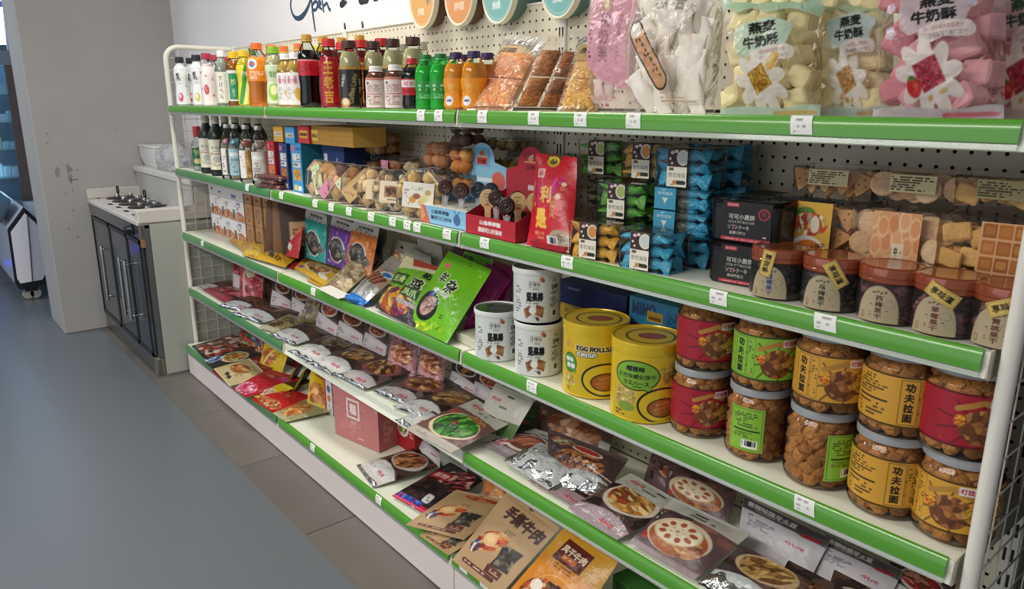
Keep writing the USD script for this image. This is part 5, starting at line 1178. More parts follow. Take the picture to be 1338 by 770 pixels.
def cookie_chest(label, p, w, d, h, mk, cols, seed, z, front=None, top=None, yaw=4, r=.02, fx=(.26, .50), sq_=1.0):
    t = clear_box(label, p, w, d, h, None, None, 1, 1, 1, seed, z=z, yaw=yaw, tint='f8f4f0', r=.01, rim=False)
    nx, nz = max(2, round(w * .92 / (1.55 * r))), max(1, round(h * .90 / (1.75 * r * sq_))); rg = np.random.RandomState(seed)
    spots = [(-w * .46 + (i + .5 + (.25 if (k + q) % 2 else -.1) + rg.uniform(-.12, .12)) * w * .92 / nx, -d / 2 + .013 + .016 * q + rg.uniform(-.003, .004) + .006 * (i % 2), .004 + (k + .5 + rg.uniform(-.12, .12)) * h * .90 / nz) for q in (0, 1, 2) for k in range(nz) for i in range(nx)]
    spots = [(min(max(x, -w / 2 + r * .75), w / 2 - r * .75), y, min(max(q, r * .78 * sq_), h * .96 - r * .7 * sq_)) for x, y, q in spots]
    cookies(t, 200, mk, spots, cols, seed, lay=lambda rg, i: (math.pi / 2 + rg.uniform(-.28, .1), rg.uniform(-.45, .45) , rg.uniform(-.5, .5)))
    if front: part(t, 'front_label', sheet((-w / 2 + w * fx[0], -d / 2 - .0009, .001), (w * fx[1], 0, 0), (0, 0, h * .96), front, spacing(p, .6)), PAPER, False)
    if top: part(t, 'nutrition_label', sheet((-w / 2 + w * .22, -d / 2 - .001, h * .42), (w * .46, 0, 0), (0, 0, h * .5), top, spacing(p, .55)), PAPER, False)
    return t


nt = Art(12, 5, 'd9cf9e').N(.4, .4, 11, 4.2, 6, '2c2820', 3, .9).T('营养', 9.6, 4.3, .7, '1c1814', b=1, al='c')
nt2 = Art(12, 5, 'b5a878').N(.4, .4, 11, 4.2, 6, '2c2820', 5, .9)
shrimp = Art(11, 13, 'd8a838').P([(0, 13), (0, 8), (5, 10), (11, 8.5), (11, 13)], 'e0b040').E(4.2, 11.2, 2.6, 1.0, '5a8a38').F(5.5, 9.6, 4.6, 1.8, ('d86030', 'e8c050', 'c83c28', 'f0e0c0'), .9, 3).E(6.8, 9.6, 1.2, 1.3, 'f0e4d0').E(5.2, 4.4, 5.4, 3.4, 'f0e8dc').E(5.6, 4.6, 4.6, 2.6, 'd87828').S([(1.4, 4.6), (4, 5.8), (7, 5.6), (10, 4.6)], .5, 'f0b060').S([(1.6, 3.8), (5, 4.6), (9.6, 3.8)], .3, 'a84a18').R(0, 2.2, 1.6, 13, 'b83428').T('香酥虾饼', .85, 7.6, 9, 'f0d888', w=1.4, vert=True, b=1, al='c').T('小饼干', 8, 6.2, 1.2, '3a1c10', w=4, b=2, rot=8, al='c').N(6.2, 1, 4, 1, 2, 'f0d0a0', 2).R(0, 0, 11, .7, 'b04028')
cookie_chest('clear biscuit box with a yellow and red food picture label, left of the second row', (3.2469, 0.1400, 1.1061), .150, .075, .155, tri, bisc, 71, Z2 + .003, shrimp)
zs = Art(14, 13, 'd8a070')
for k in range(26):
    x_, y_ = (k * 3.1) % 15.5 + (k // 5 % 2) * 1.3, (k // 5) * 2.7 + (k % 3) * .5; zs.E(x_, y_, 1.75, 1.6, ('f0c08c', 'e8ac78', 'f4cfa0')[k % 3]).E(x_ + .1, y_ + .1, 1.35, 1.2, ('e09a68', 'd88c5c', 'e8aa78')[k % 3])
zs.R(6.4, 0, 9.8, 8.6, 'ead8bc').T('中式小煎饼', 7.6, 4.4, 7.6, '241a12', w=1.3, vert=True, b=2, al='c').N(8.9, 4.8, .7, 3, 4, 'a84838', 2)
cookie_chest('clear box of round wafers with a peach label reading 中式小煎饼', (3.4042, 0.1300, 1.1148), .158, .075, .155, disc, pale, 72, Z2 + .003, zs, fx=(.24, .46))
rsq = Art(16, 13, 'dca878')
for i in range(5):
    for j in range(6): rsq.R(.5 + i * 3.1, .5 + j * 2.1, 3.3 + i * 3.1, 2.3 + j * 2.1, ('a8621f', 'b26c28', '9c5a1c')[(i * 2 + j) % 3], .2).R(.9 + i * 3.1, .9 + j * 2.1, 2.9 + i * 3.1, 1.9 + j * 2.1, ('bd7836', 'c6823f', 'b2702e')[(i + j) % 3], .2)
rsq.R(8.6, 0, 12.4, 10, 'd9b184', 0, .95).T('日式小方饼', 10.2, 5, 8.8, '2a1a10', w=1.6, vert=True, b=1, al='c').N(11.6, 7, .6, 2, 3, 'a86040', 2)
cookie_chest('clear box of square biscuits with a waffle-tile label reading 日式小方饼', (3.5454, 0.1200, 1.1187), .165, .075, .157, sq, but, 73, Z2 + .003, rsq, fx=(.36, .62))
cookie_chest('clear box of triangle biscuits with nutrition label, left of the top row', (3.2715, 0.1550, 1.2209), .150, .10, .054, tri, bisc, 74, Z2 + .159, None, nt)
cookie_chest('clear box of round wafers with nutrition label, middle of the top row', (3.4135, 0.1500, 1.2234), .150, .10, .056, disc, pale, 75, Z2 + .159, None, nt)
cookie_chest('clear box of square biscuits with shaded label, right of the top row', (3.5416, 0.1450, 1.2243), .15, .10, .056, sq, but, 76, Z2 + .161, None, nt2)

FRUIT = {'black': ('1c1c20', '2a2622', '34302a'), 'plum': ('8a5a5c', '7a4a50', '9a6c68', '6a4448')}
def fruit_jar(label, p, txt, tc, cols, tagc=None, tagrot=0, tx=0, seed=1):
    R, H = .047, .085; Q = .875; t = thing('dried_fruit_jar', label, 'jar', (p[0], p[1], Z2), math.degrees(math.atan2(CAM[1] - p[1], CAM[0] - p[0])) + 90)
    sp = spacing(p, .6)
    part(t, 'shell', lathe([(R * .9, .0005), (R * .98, .004), (R, .012), (R, .056), (R * .93, .063), (R * .92, .067)], 40), clearmat('f4f0ee', .05, haze=.02), True)
    am = usdkit.material(stage, '/World/Looks/amber_lid', {'p': ('principled_bsdf', {'base_color': lin('94492c'), 'roughness': .14, 'coat_weight': .6, 'metallic': .2})}, [], surface='p.BSDF') if 'amber' not in MATS else MATS['amber']; MATS['amber'] = am
    part(t, 'amber_lid', lathe([(a, b - .0225) for a, b in [(R * .97, .084), (R * 1.0, .086), (R * 1.0, .0895), (R * .98, .0905), (R * .98, .0925), (R * 1.01, .0935), (R * 1.01, .102), (R * .99, .106), (R * .9, .108), (R * .86, .1068), (0, .1068)]], 44), am, 35)
    a = Art(8.4, 9, 'd6c29c', 0.0)
    rg = np.random.RandomState(seed)
    oval = [(-3.6 * math.cos(q), .3 + 8.6 * math.sin(q) ** .8) for q in np.linspace(0, math.pi, 24)]
    a.P([(4.2 + x, y - .3) for x, y in oval], 'cbb48c').P([(4.2 + x * .95, y * .97 - .2) for x, y in oval], 'd8c6a2')
    a.T(txt, 4.4, 3.6, 5.6, tc, w=1.35, vert=True, b=2, al='c').E(6.0, 4.4, .9, .9, 'b89878', ring=.12).N(5.6, 1.2, .9, 2, 4, '8a5a48', 2).N(2.9, 1.4, .5, 3, 6, '8a6a50', 3).R(1.3, .5, 1.9, 2.2, 'a06048').R(1.42, .62, 1.78, 2.08, 'd8c6a2').N(1.45, .7, .3, 1.2, 4, 'a06048', 3)
    for k in range(4): a.E(3.4 + .65 * k, 7.0 + .25 * (k % 2), .35, .2, tc, 30 * k, a=.8)
    g = wrap(R, .003, .061, a, sp, -153, -65, prof=lambda q: R * 1.006 + 0 * q); part(t, 'oval_label', Geo(g.v, g.f, g.c, g.a), clearmat(haze=0.0, gloss=.3, prt=True), True)
    if tagc:
        w, h = .044, .021; u = np.array([math.cos(tagrot), math.sin(tagrot)]); v = np.array([-u[1], u[0]]); c = np.array([tx - .008, .062])
        n, m = 44, 22; U, V = np.meshgrid(np.linspace(-.5, .5, n), np.linspace(-.5, .5, m)); q = c + U[..., None] * w * u + V[..., None] * h * v
        th = -math.pi / 2 + q[..., 0] / R; gg = Geo(np.stack([(R + .002) * np.cos(th), (R + .002) * np.sin(th), q[..., 1]], -1).reshape(-1, 3), gridf(n, m))
        ta = Art(3.6, 1.7, 'd8b45c').R(.08, .08, 3.52, 1.62, 'a88038', .3).R(.14, .14, 3.46, 1.56, 'dcbc68', .3).T('享味道', 1.8, .85, .95, '2a2010', w=2.7, b=2, al='c')
        gg.c, _ = ta.at((U + .5) * 3.6, (V + .5) * 1.7, .08); part(t, 'gold_tag', gg, printmat(.3, metal=.35), True)
    for i in range(44):
        a_, r_, z_ = rg.uniform(0, 6.283), R * (.46 + .24 * rg.rand()), .010 + .046 * (i / 44)
        part(t, 'dried_fruit', blob(.0125, seed * 50 + i, .45, 2, (1, .75, .8)).move((0, 0, 0), rg.uniform(0, 6), rg.uniform(0, 6)).move((r_ * math.cos(a_), r_ * math.sin(a_), z_)), mat(cols[i % len(cols)], .4, bump=.4, bscale=90), True)
    return t


fruit_jar('dried fruit jar with blue-printed oval label and small hanging gold tag, leftmost', (3.2496, 0.0550, 1.0503), '蓝莓果干', '4a5a98', FRUIT['black'], 1, 1.4, -.012, 1)
fruit_jar('dried fruit jar of black fruit with dark green lettering and tilted gold tag', (3.3447, 0.0550, 1.0534), '乌梅果干', '2c3424', FRUIT['black'], 1, -1.0, .012, 2)
fruit_jar('dried fruit jar of pink-brown fruit with no gold tag, third from the left', (3.4371, 0.0550, 1.0530), '西梅果干', '6a3a2c', FRUIT['plum'], None, 0, 0, 3)
fruit_jar('dried fruit jar with gold tag sloping down right, second from the right', (3.5178, 0.0550, 1.0510), '草莓果干', '7a3a2c', FRUIT['plum'], 1, -.5, .0, 4)
fruit_jar('dried fruit jar with gold tag sloping up right, at the near end', (3.5967, 0.0550, 1.0519), '黄桃果干', '7a3a2c', FRUIT['plum'], 1, .45, .002, 5)

# ---------------------------------------------------------------- third shelf
Z3 = 0.7465
wc = Art(30, 8, 'e9e4e6').R(0, 0, 30, 2.6, 'c08868')
for k in range(3):
    x = 2 + k * 9.5
    wc.F(x + 4.6, 2.0, 3.6, 1.7, ('d07848', 'e09a68', 'b85c38', 'f0d0b8'), .8, 3 + k).R(x - .6, .8, x + 1.2, 4.2, '6a6460').N(x, 5.2, 2, .9, 1, '40383c', 2).N(x + 2.6, 4.2, 3.6, 2.6, 4, '5a5458', 3 + k)
wc.R(24, 6.4, 27, 7.4, '8a90c0').R(8, 7, 10, 7.6, '8a8088')
ks = Art(4, 4, 'b48a62').E(2, 2, 1.25, 1.25, '5a3c22', ring=.22).R(1.3, 1.85, 1.7, 2.2, '5a3820').R(1.9, 1.2, 2.2, 2.9, '6a4428').N(1.2, .5, 1.6, .3, 1, '7a5434', 1)
for k, (z, lb) in enumerate(((Z3, 'lower white printed carton with food pictures at the far end of the third shelf'), (Z3 + .098, 'upper white printed carton with food pictures at the far end of the third shelf'))):
    t = thing('food_carton', lb, 'carton', (.325, .20, z), 0)
    part(t, 'printed_card', carton(.46, .16, .096, wc, 'b48a62', 'e4dfe0', .0035), PAPER, False)
part_ = None
t = thing('food_carton', 'topmost white printed carton with blue mark, just under the second shelf', 'carton', (.325, .20, Z3 + .196), 0)
part(t, 'printed_card', carton(.46, .16, .055, Art(30, 5, 'e9e4e6').R(9, 1.4, 11, 2.2, '504850').R(20, .6, 24, 2.2, '8088b8').R(2, 2, 4, 3, '5a5258'), 'b48a62', 'e4dfe0', .0035), PAPER, False)
i = 0
for r_ in range(3):
    for c_ in range(3):
        w = .082; zz = Z3 + r_ * .098; hh = .096 if r_ < 2 else .05
        x = .61 + c_ * .088
        t = thing('kraft_carton', 'small square kraft carton with round stamp, %s row, %s of three' % (('bottom', 'middle', 'top')[r_], ('left', 'centre', 'right')[c_]), 'carton', (x, .17 + .008 * c_, zz), 0, 'kraft cartons beside the white food cartons')
        part(t, 'printed_card', carton(w, .10, hh, ks if r_ < 2 else Art(4, 2, 'b48a62').R(1, .6, 3, 1.0, '6a4428'), 'a87c54', 'b89068', .004), PAPER, False)
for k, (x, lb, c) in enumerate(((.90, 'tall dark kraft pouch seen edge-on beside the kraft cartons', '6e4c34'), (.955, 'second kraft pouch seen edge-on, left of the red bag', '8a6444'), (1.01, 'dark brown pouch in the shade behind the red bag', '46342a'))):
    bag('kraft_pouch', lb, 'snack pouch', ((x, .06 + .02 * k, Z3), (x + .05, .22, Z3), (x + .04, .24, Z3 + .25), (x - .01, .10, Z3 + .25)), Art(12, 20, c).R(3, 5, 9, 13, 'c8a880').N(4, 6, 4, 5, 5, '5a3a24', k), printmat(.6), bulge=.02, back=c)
bag('red_snack_bag', 'red glossy snack bag leaning left of the teal bag', 'snack bag', ((1.0348, 0.1000, 0.7723), (1.2309, 0.0700, 0.7985), (1.1128, 0.1500, 0.9003), (0.8593, 0.2200, 0.8541)), Art(10, 16, 'c42c30').T('香', 4, 10, 4, 'f4e8e0', b=2, rot=60, al='c').T('辣', 4, 5, 4, 'f4e8e0', b=2, rot=60, al='c').E(6, 13.5, 3.4, 1.8, 'd8884c'), FILM, bulge=.018, back='a02028')
# flat yellow bags lying on the shelf front
def flat(name, label, cat_, C, art, m=None, **k):
    k.setdefault('bulge', .014); k.setdefault('wr', .003); k.setdefault('header', .06); k.setdefault('foot', .06)
    return bag(name, label, cat_, C, art, m or FILM, **k)
ylw = lambda s: Art(22, 14, 'd8a828').R(0, 12.4, 22, 14, 'e8c050').P([(1, 2), (7, 1), (10, 6), (6, 9), (2, 7)], 'e4bc3c').E(5, 10, 1.8, .9, '2a2018', 20).E(11, 10.4, 1.9, .9, '2a2018', -10).R(9, 5, 15, 9, 'b8b0a8', 1).F(12, 7, 2.6, 1.6, ('9a9088', 'c8c0b8', '7a7068'), .8, s).T('鱼仔', 15.4, 4.4, 3.2, '2a2418', w=6.5, rot=-6, b=2, al='c').E(18.6, 8.8, 1.0, .5, '2a2018').N(2, .6, 6, 1.2, 2, '6a4a18', 2)
flat('yellow_snack_bag', 'yellow snack bag with black marks lying flat in front of the kraft cartons', 'snack bag', ((0.8163, 0.0002, 0.7570), (1.1731, 0.0361, 0.7570), (1.0558, 0.1533, 0.7720), (0.4738, 0.1794, 0.7720)), ylw(1), seed=3)
flat('yellow_snack_bag', 'lowest yellow snack bag sticking out to the left under the flat pair', 'snack bag', ((0.4111, 0.0848, 0.7520), (0.8987, 0.0141, 0.7520), (0.7280, 0.1915, 0.7570), (0.3045, 0.2432, 0.7570)), ylw(2), seed=4, bulge=.007)
flat('red_snack_bag', 'flat red snack bag peeping out under the yellow bags at the rail', 'snack bag', ((0.9001, 0.0658, 0.7520), (1.1964, 0.0569, 0.7520), (1.1277, 0.1459, 0.7560), (0.8656, 0.1475, 0.7560)), Art(12, 10, 'c02830').N(2, 3, 8, 3, 2, 'f0d8c0', 2), seed=5, bulge=.006)
noodle = Art(24, 14, 'd8ac38').E(11, 8, 7, 4.4, 'ece0c4', 8).E(11, 8, 6, 3.6, 'b88048', 8).F(11.4, 8.6, 5, 2.6, ('c87838', 'e8b868', 'a85828', 'f0d8a0'), 1.2, 4).T('酸辣粉', 12, 4.6, 2.6, '2c2414', w=7.5, rot=-8, b=2, al='c').E(17, 4, 3, 1.2, 'ece4d4', -8).R(0, 12.6, 24, 14, 'e4c050').E(3, 4, 2, 1, '9a5a9a').N(16, 9.5, 5, 2, 3, '6a3a18', 3)
flat('yellow_noodle_bag', 'yellow bag with a white noodle bowl picture lying flat before the teal bag', 'snack bag', ((1.2216, 0.0526, 0.7600), (1.5769, 0.0184, 0.7580), (1.5529, 0.1327, 0.7750), (1.1106, 0.1485, 0.7750)), noodle, seed=6)
flat('yellow_noodle_bag', 'yellow noodle bag lying underneath, its edge out by the rail below the purple bag', 'snack bag', ((1.3987, 0.0208, 0.7520), (1.6113, 0.0125, 0.7520), (1.5587, 0.1531, 0.7560), (1.2779, 0.1721, 0.7560)), noodle, seed=7, bulge=.006)


def shaggy(c, dk, lt):
    a = Art(10, 20, c).R(0, 15.8, 10, 20, 'c8c6c6').T('香辣烤鱼', 5.2, 18.2, 1.3, '1c1a1c', w=6, b=2, al='c').N(1.6, 16.6, 6, .7, 1, '6a6668', 3)
    rg = np.random.RandomState(sum(map(ord, c)))
    for i in range(60):
        x, y = rg.uniform(0, 10), rg.uniform(.5, 15.4); a.S([(x, y), (x + rg.uniform(-.5, .5), y - .9), (x + rg.uniform(-.7, .7), y - 1.5)], .22, dk if i % 3 else lt, .8)
    a.P([(x * .84, 15.6 + (x % 2) * .9) for x in range(13)] + [(10, 13.8)] + [(10 - x * .84, 14.6 - (x % 2) * .8) for x in range(13)], c)
    return a.E(5.2, 6.6, 3.1, 5.2, 'ddd8d4').E(5.2, 6.6, 2.75, 4.8, '3a342e').F(5.2, 6.6, 2.6, 4.6, ('4a443c', '6a6258', '2c2824', '8a7c6a', '3c3830'), .5, 8, rot=55, stretch=3.2, dark=.6).N(1.4, 1, 2, 1, 2, 'd8d4d4', 3)


bag('shaggy_print_pouch', 'teal shaggy-patterned pouch with an oval window of dried fish', 'snack pouch', ((1.1750, 0.1200, 0.7890), (1.3416, 0.1300, 0.7877), (1.2275, 0.2000, 0.9522), (1.0347, 0.2000, 0.9614)), shaggy('2f9c96', '14605c', '8cd0c8'), printmat(.35, bump=.15), bulge=.018, seed=11, header=.12, back='2a2a2c')
bag('shaggy_print_pouch', 'purple shaggy-patterned pouch with an oval window of dried fish', 'snack pouch', ((1.3565, 0.1200, 0.7946), (1.5645, 0.1100, 0.8028), (1.4513, 0.2000, 0.9498), (1.2738, 0.2000, 0.9576)), shaggy('6a3a92', '3c1c5c', 'b890d0'), printmat(.35, bump=.15), bulge=.018, seed=12, header=.12, back='2a2a2c')
bag('shaggy_print_pouch', 'orange shaggy-patterned pouch with an oval window of dried fish', 'snack pouch', ((1.5236, 0.1100, 0.7985), (1.7358, 0.1000, 0.8078), (1.6359, 0.2000, 0.9565), (1.4466, 0.2000, 0.9606)), shaggy('d0783c', '7c3c18', 'f0c090'), printmat(.35, bump=.15), bulge=.018, seed=13, header=.12, back='2a2a2c')
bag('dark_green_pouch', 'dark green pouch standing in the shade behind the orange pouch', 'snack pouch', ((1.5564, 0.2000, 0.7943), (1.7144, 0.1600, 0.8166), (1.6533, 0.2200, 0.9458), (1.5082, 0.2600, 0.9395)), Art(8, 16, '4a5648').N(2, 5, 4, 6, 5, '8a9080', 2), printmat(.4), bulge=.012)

tanb = Art(10, 22, 'b49c74').F(5, 9, 4.6, 8, ('c8b088', 'b89c70', 'd8c49c', '9a7e58'), 1.3, 14, rect=True, stretch=1.6).R(0, 15.5, 10, 22, '4a2a26').F(5, 17, 4.2, 2.2, ('b89888', 'c8a898', '8a6a60'), 1, 2).E(6, 18.8, 2.2, .9, 'a03a3c').N(2, 15.8, 6, 1.4, 2, '3a2a28', 2)
tb, o = bag('dried_snack_bag', 'clear bag of pale dried slices with dark top, leaning over the rail', 'snack bag', ((1.5710, -0.0015, 0.7600), (1.7179, -0.0015, 0.7570), (1.6926, 0.1900, 0.8629), (1.5302, 0.2000, 0.8753)), tanb, FILM, bulge=.02, seed=15, foot=.12, header=.08)
part(tb, 'bottom_flap', sheet((-.085, -.012, -.001), (.165, -.004, -.004), (.05, .028, .016), 'dcd8d0', .01), mat('dcd8d0', .4), False)
saus = Art(9, 24, 'b8b4b0').R(0, 18, 9, 24, 'a8a39c').T('烤肠', 2.6, 20.4, 1.6, 'b06858', w=2.4, al='c').R(0, 9, 9, 18, 'c4a48c').E(6.5, 15.5, 2.4, 1.8, 'dce4ea', 20).E(6.8, 15.4, 1.6, 1.0, '3a78c0', 20).N(2, 16.4, 4, 1, 1, '5a8ac0', 2)
for k in range(4): saus.S([(1.6 + k * 1.5, 10.2 - k * .4), (3.2 + k * 1.5, 14.4 - k * .4)], 1.3, '7a3c28').S([(1.4 + k * 1.5, 10.4 - k * .4), (2.9 + k * 1.5, 14.4 - k * .4)], .3, 'b46a4a')
for k in range(5): saus.R(.6 + k * 1.8, 2.6, 1.5 + k * 1.8, 9, ('e4e4e4', '8a8a8a', 'd8d8d8', '9c9c9c', 'f0f0f0')[k])
sb, o = bag('sausage_bag', 'silver sausage bag with a blue bottom end and grey header, over the rail', 'snack bag', ((1.7275, 0.0103, 0.7570), (1.8552, 0.0027, 0.7540), (1.8359, 0.1900, 0.8547), (1.7122, 0.2000, 0.8702)), saus.E(4.5, 8.8, .5, .2, '202020').R(0, 0, 9, 2.6, '2a78c8'), printmat(.25, bump=.3, metal=.25), bulge=.02, seed=16, header=.2)
part(sb, 'blue_end', blob(.04, 3, .35, 2, (1.5, .55, .35)).move((.0, .012, .006), .25), mat('2272c4', .3, bump=.6, bscale=70), True)
gh = lambda c='a9a49b': Art(14, 18, c).T('卤味', 4.5, 13.4, 2.2, 'a8604c', w=2.8, b=1, al='c').E(10, 14.6, .45, .22, '1c1c1c').R(0, 0, 14, 7, '6a3c2c').F(7, 4, 5, 3, ('c88a58', 'a8683c', 'd8b088'), 1.2, 3)
bag('grey_header_bag', 'bag with grey header standing behind the sausage bag, food picture at its top', 'snack bag', ((1.6626, 0.1900, 0.8141), (1.8617, 0.1900, 0.8123), (1.8148, 0.2600, 0.9105), (1.6253, 0.2600, 0.9101)), Art(14, 18, 'a39e96').R(0, 12, 14, 18, 'b0aba2').F(5, 9, 4, 3, ('e0b890', 'c89068', 'f0e0c8'), 1.2, 4).T('香辣', 7, 14.5, 2, '2a2422', w=6, b=2, al='c'), FILM, bulge=.012, seed=17, ground=.7455)
bag('grey_header_bag', 'grey-headed bag with small red emblem and hang hole, left of the chicken bag', 'snack bag', ((1.8715, 0.1300, 0.7871), (2.0579, 0.1200, 0.7964), (1.9252, 0.2200, 0.8963), (1.7574, 0.2200, 0.9121)), gh(), FILM, bulge=.012, seed=18, ground=.7455)
bag('grey_header_bag', 'grey bag header at the back under the second shelf, above the chicken bag', 'snack bag', ((1.8370, 0.2200, 0.7872), (2.0185, 0.2100, 0.7932), (1.9148, 0.2700, 0.9241), (1.7669, 0.2700, 0.9289)), Art(14, 18, 'b5b0a6').E(9, 14, .5, .25, '1c1c1c'), FILM, bulge=.012, seed=19, ground=.7455)
chick = Art(16, 20, '6fae2c').P([(0, 20), (0, 15), (16, 17.5), (16, 20)], 'd8d0a8').P([(3, 20), (5, 17), (12, 18.5), (13, 20)], 'a83c2c').P([(0, 9), (0, 0), (16, 0), (16, 5)], '3a2c30').F(6, 4.4, 6.4, 4.2, ('e0902c', 'c8601c', '8a3050', 'f0c060', '6a2c40'), 1.7, 5, dark=.5).T('鸡', 10.4, 11.4, 5.0, 'e4ecc8', w=5, rot=-8, b=5, al='c').T('鸡', 10.4, 11.4, 4.5, '1a1814', w=4.5, rot=-8, b=2, al='c').T('椒麻', 12.4, 15.2, 2.6, '1a1814', w=4.6, rot=-8, b=3, al='c').R(.6, 9.4, 6.6, 13.6, '2c4a20').T('无骨', 3.6, 11.5, 2.6, 'b8d888', w=5, b=2, al='c').R(7, 6.6, 13, 10, '2c4a20').T('凤爪', 10, 8.2, 2.4, 'b8d888', w=5, b=2, al='c').R(7, 4.4, 14, 5.6, 'a89890')
bag('green_chicken_bag', 'green bag with a photo of golden chicken pieces, partly under the large green bag', 'snack bag', ((1.9086, 0.0167, 0.7580), (2.1641, -0.0016, 0.7570), (2.1338, 0.1600, 0.8908), (1.8515, 0.1700, 0.8961)), chick, FILM, bulge=.022, seed=20)
lamb = Art(20, 26, '6fb81c').E(3.6, 21.6, 1.4, 1.0, 'd86a6a').T('羊', 6.4, 17.6, 4.6, 'dfeac8', w=4.8, rot=-8, b=5, al='c').T('杂', 11.6, 15.6, 5.6, 'dfeac8', w=5.2, rot=-8, b=5, al='c').T('羊', 6.4, 17.6, 4.2, '0c100a', w=4.3, rot=-8, b=2, al='c').T('杂', 11.6, 15.6, 5.1, '0c100a', w=4.7, rot=-8, b=2, al='c').S([(6, 13.2), (12.4, 12.4)], 1.2, 'd8e0c8').N(6.2, 12.4, 6, .8, 1, '5a6a3a', 2).S([(12, 14.2), (13.6, 12.6), (14, 13.8), (15, 12.4), (16, 13)], .25, 'c8e88a').E(6.4, 7.6, 5.2, 4.6, '1c1a1a', -20).E(6.6, 7.8, 4.4, 3.7, '2c2628', -20).F(6.8, 7.8, 3.6, 3.1, ('d8b0a8', 'b88478', 'e8d0c0', '9a6a68', 'c89a8c'), .75, 6, rot=30, stretch=2.6, dark=.5).E(6.2, 11.6, 1.6, .8, '2a4a90', 20)
lamb.F(7, 1.3, 6.4, 1.4, ('b8e020', 'd8f048', '88c018', 'e8f070'), .9, 7, stretch=2, rot=15, dark=.3).F(13, 3, 3.4, 1.4, ('88c820', 'a8d830', '6fb81c'), 1.1, 9, dark=.2).N(15.2, 22, 3, 1.2, 1, 'a8d868', 2).S([(15.4, 23.6), (15.6, 24.6)], .2, 'b8e078').S([(16.6, 23.6), (16.8, 24.6)], .2, 'b8e078').S([(17.8, 23.6), (18, 24.6)], .2, 'b8e078').N(13.4, 5.4, 2.4, 1.6, 2, '2a4010', 3).E(11.6, 24.4, .35, .2, '10180a')
bag('green_lamb_bag', 'large bright green bag reading 羊杂 with a black pan of shredded meat', 'snack bag', ((2.0982, 0.0058, 0.7540), (2.3320, -0.0040, 0.7520), (2.3353, 0.1500, 0.9344), (2.1264, 0.1500, 0.9562)), lamb, printmat(.22, bump=.22, bscale=22), bulge=.02, seed=21, header=.08, corner=.05, wr=.002, q=.85)
bag('green_lamb_bag', 'second bright green bag showing only its corner behind the large green one', 'snack bag', ((2.1022, 0.1600, 0.7794), (2.2568, 0.1600, 0.7662), (2.2602, 0.2150, 0.9416), (2.1181, 0.2150, 0.9468)), Art(14, 20, '5fa81c').T('羊杂', 3, 18, 2.4, '14180c', w=6, b=3, al='c').N(10, 16, 3, 1.2, 1, 'a8d868', 2), printmat(.22, bump=.2), bulge=.016, seed=22)
bag('dark_snack_bag', 'dark maroon bag standing at the back above the green lamb bag', 'snack bag', ((1.9862, 0.2500, 0.7647), (2.1963, 0.2500, 0.7717), (2.1594, 0.2800, 0.9308), (1.9664, 0.2800, 0.9407)), Art(14, 18, '3c1c20').E(6, 12, 4, 2, '6a2c30').T('麻辣', 9, 14, 2.4, 'c8b890', w=5, b=2, al='c'), FILM, bulge=.014, seed=23)
mag = Art(14, 24, 'a8207c').S([(9.4, 14.6), (9.8, 17.4)], .25, 'e090c8').S([(10.6, 14.6), (11, 17.4)], .25, 'e090c8').N(8, 13, 4, 1.2, 2, 'e8a8d4', 2).F(6, 5, 4, 4, ('b83088', '90186a', 'c84898'), 1.6, 4, dark=.25)
bag('magenta_bag', 'magenta foil bag leaning between the large green bag and the white tins', 'snack bag', ((2.3009, 0.0700, 0.7622), (2.2851, 0.1300, 0.7510), (2.3221, 0.2300, 0.8916), (2.2470, 0.2000, 0.9346)), mag, printmat(.25, bump=.2), bulge=.016, seed=24, back='3a1028')
bag('magenta_bag', 'second magenta bag standing behind the first, top bent under the shelf', 'snack bag', ((2.2229, 0.2000, 0.7508), (2.3067, 0.2200, 0.7571), (2.2879, 0.2700, 0.9160), (2.1976, 0.2500, 0.9314)), mag, printmat(.25, bump=.2), bulge=.014, seed=25, back='3a1028')
t = thing('grey_card_tray', 'low pale grey card box between the green bag and the white tins', 'box', ((2.3839, 0.0118, 0.7470)[0] - .01, .105, Z3), -6)
part(t, 'card_box', box(-.055, .055, -.07, .07, 0, .026, .002), mat('c9c8b4', .6), False); part(t, 'cut_corner', box(.0, .056, .03, .071, .0262, .027), mat('2a2a26', .6), False)


# ---------------------------------------------------------------- tins, cartons and noodle-ball jars
def around(p, r):
    d = np.array([p[0] - CAM[0], p[1] - CAM[1]]); d /= np.linalg.norm(d); return (p[0] + d[0] * r, p[1] + d[1] * r)


def face(c): return math.degrees(math.atan2(CAM[1] - c[1], CAM[0] - c[0])) + 90


nut = Art(36, 12, 'dfe2de').T('孙悟空', 9.2, 9.6, 2.0, '1c1c1c', w=5.2, b=1, al='c').N(8, 8.2, 3, .4, 1, '5a5a5a', 2).T('坚果棒', 9.4, 6.4, 2.7, '161616', w=7.2, b=4, al='c').N(5.6, 4.5, 7.6, .6, 1, '3a3a3a', 3)
nut.F(6.6, 2.5, 1.5, 1.3, ('9a6434', 'b87c44', '7a4a24', 'c89058'), .4, 3, rect=True, rot=25).F(11.4, 2.8, 1.7, 1.4, ('9a6434', 'b87c44', '7a4a24', 'c89058'), .4, 4, rect=True, rot=-15).E(8.6, 2.9, 1.5, .9, 'f2f2ee').E(10.6, .8, .9, .5, '6a3c1c', -20).E(12.4, 10.8, 1.1, .7, 'b87048', -20).E(12.9, 10.6, .6, .4, '8a4c2c').N(8.2, 1.0, 1.4, .5, 1, '4a4a4a', 2)
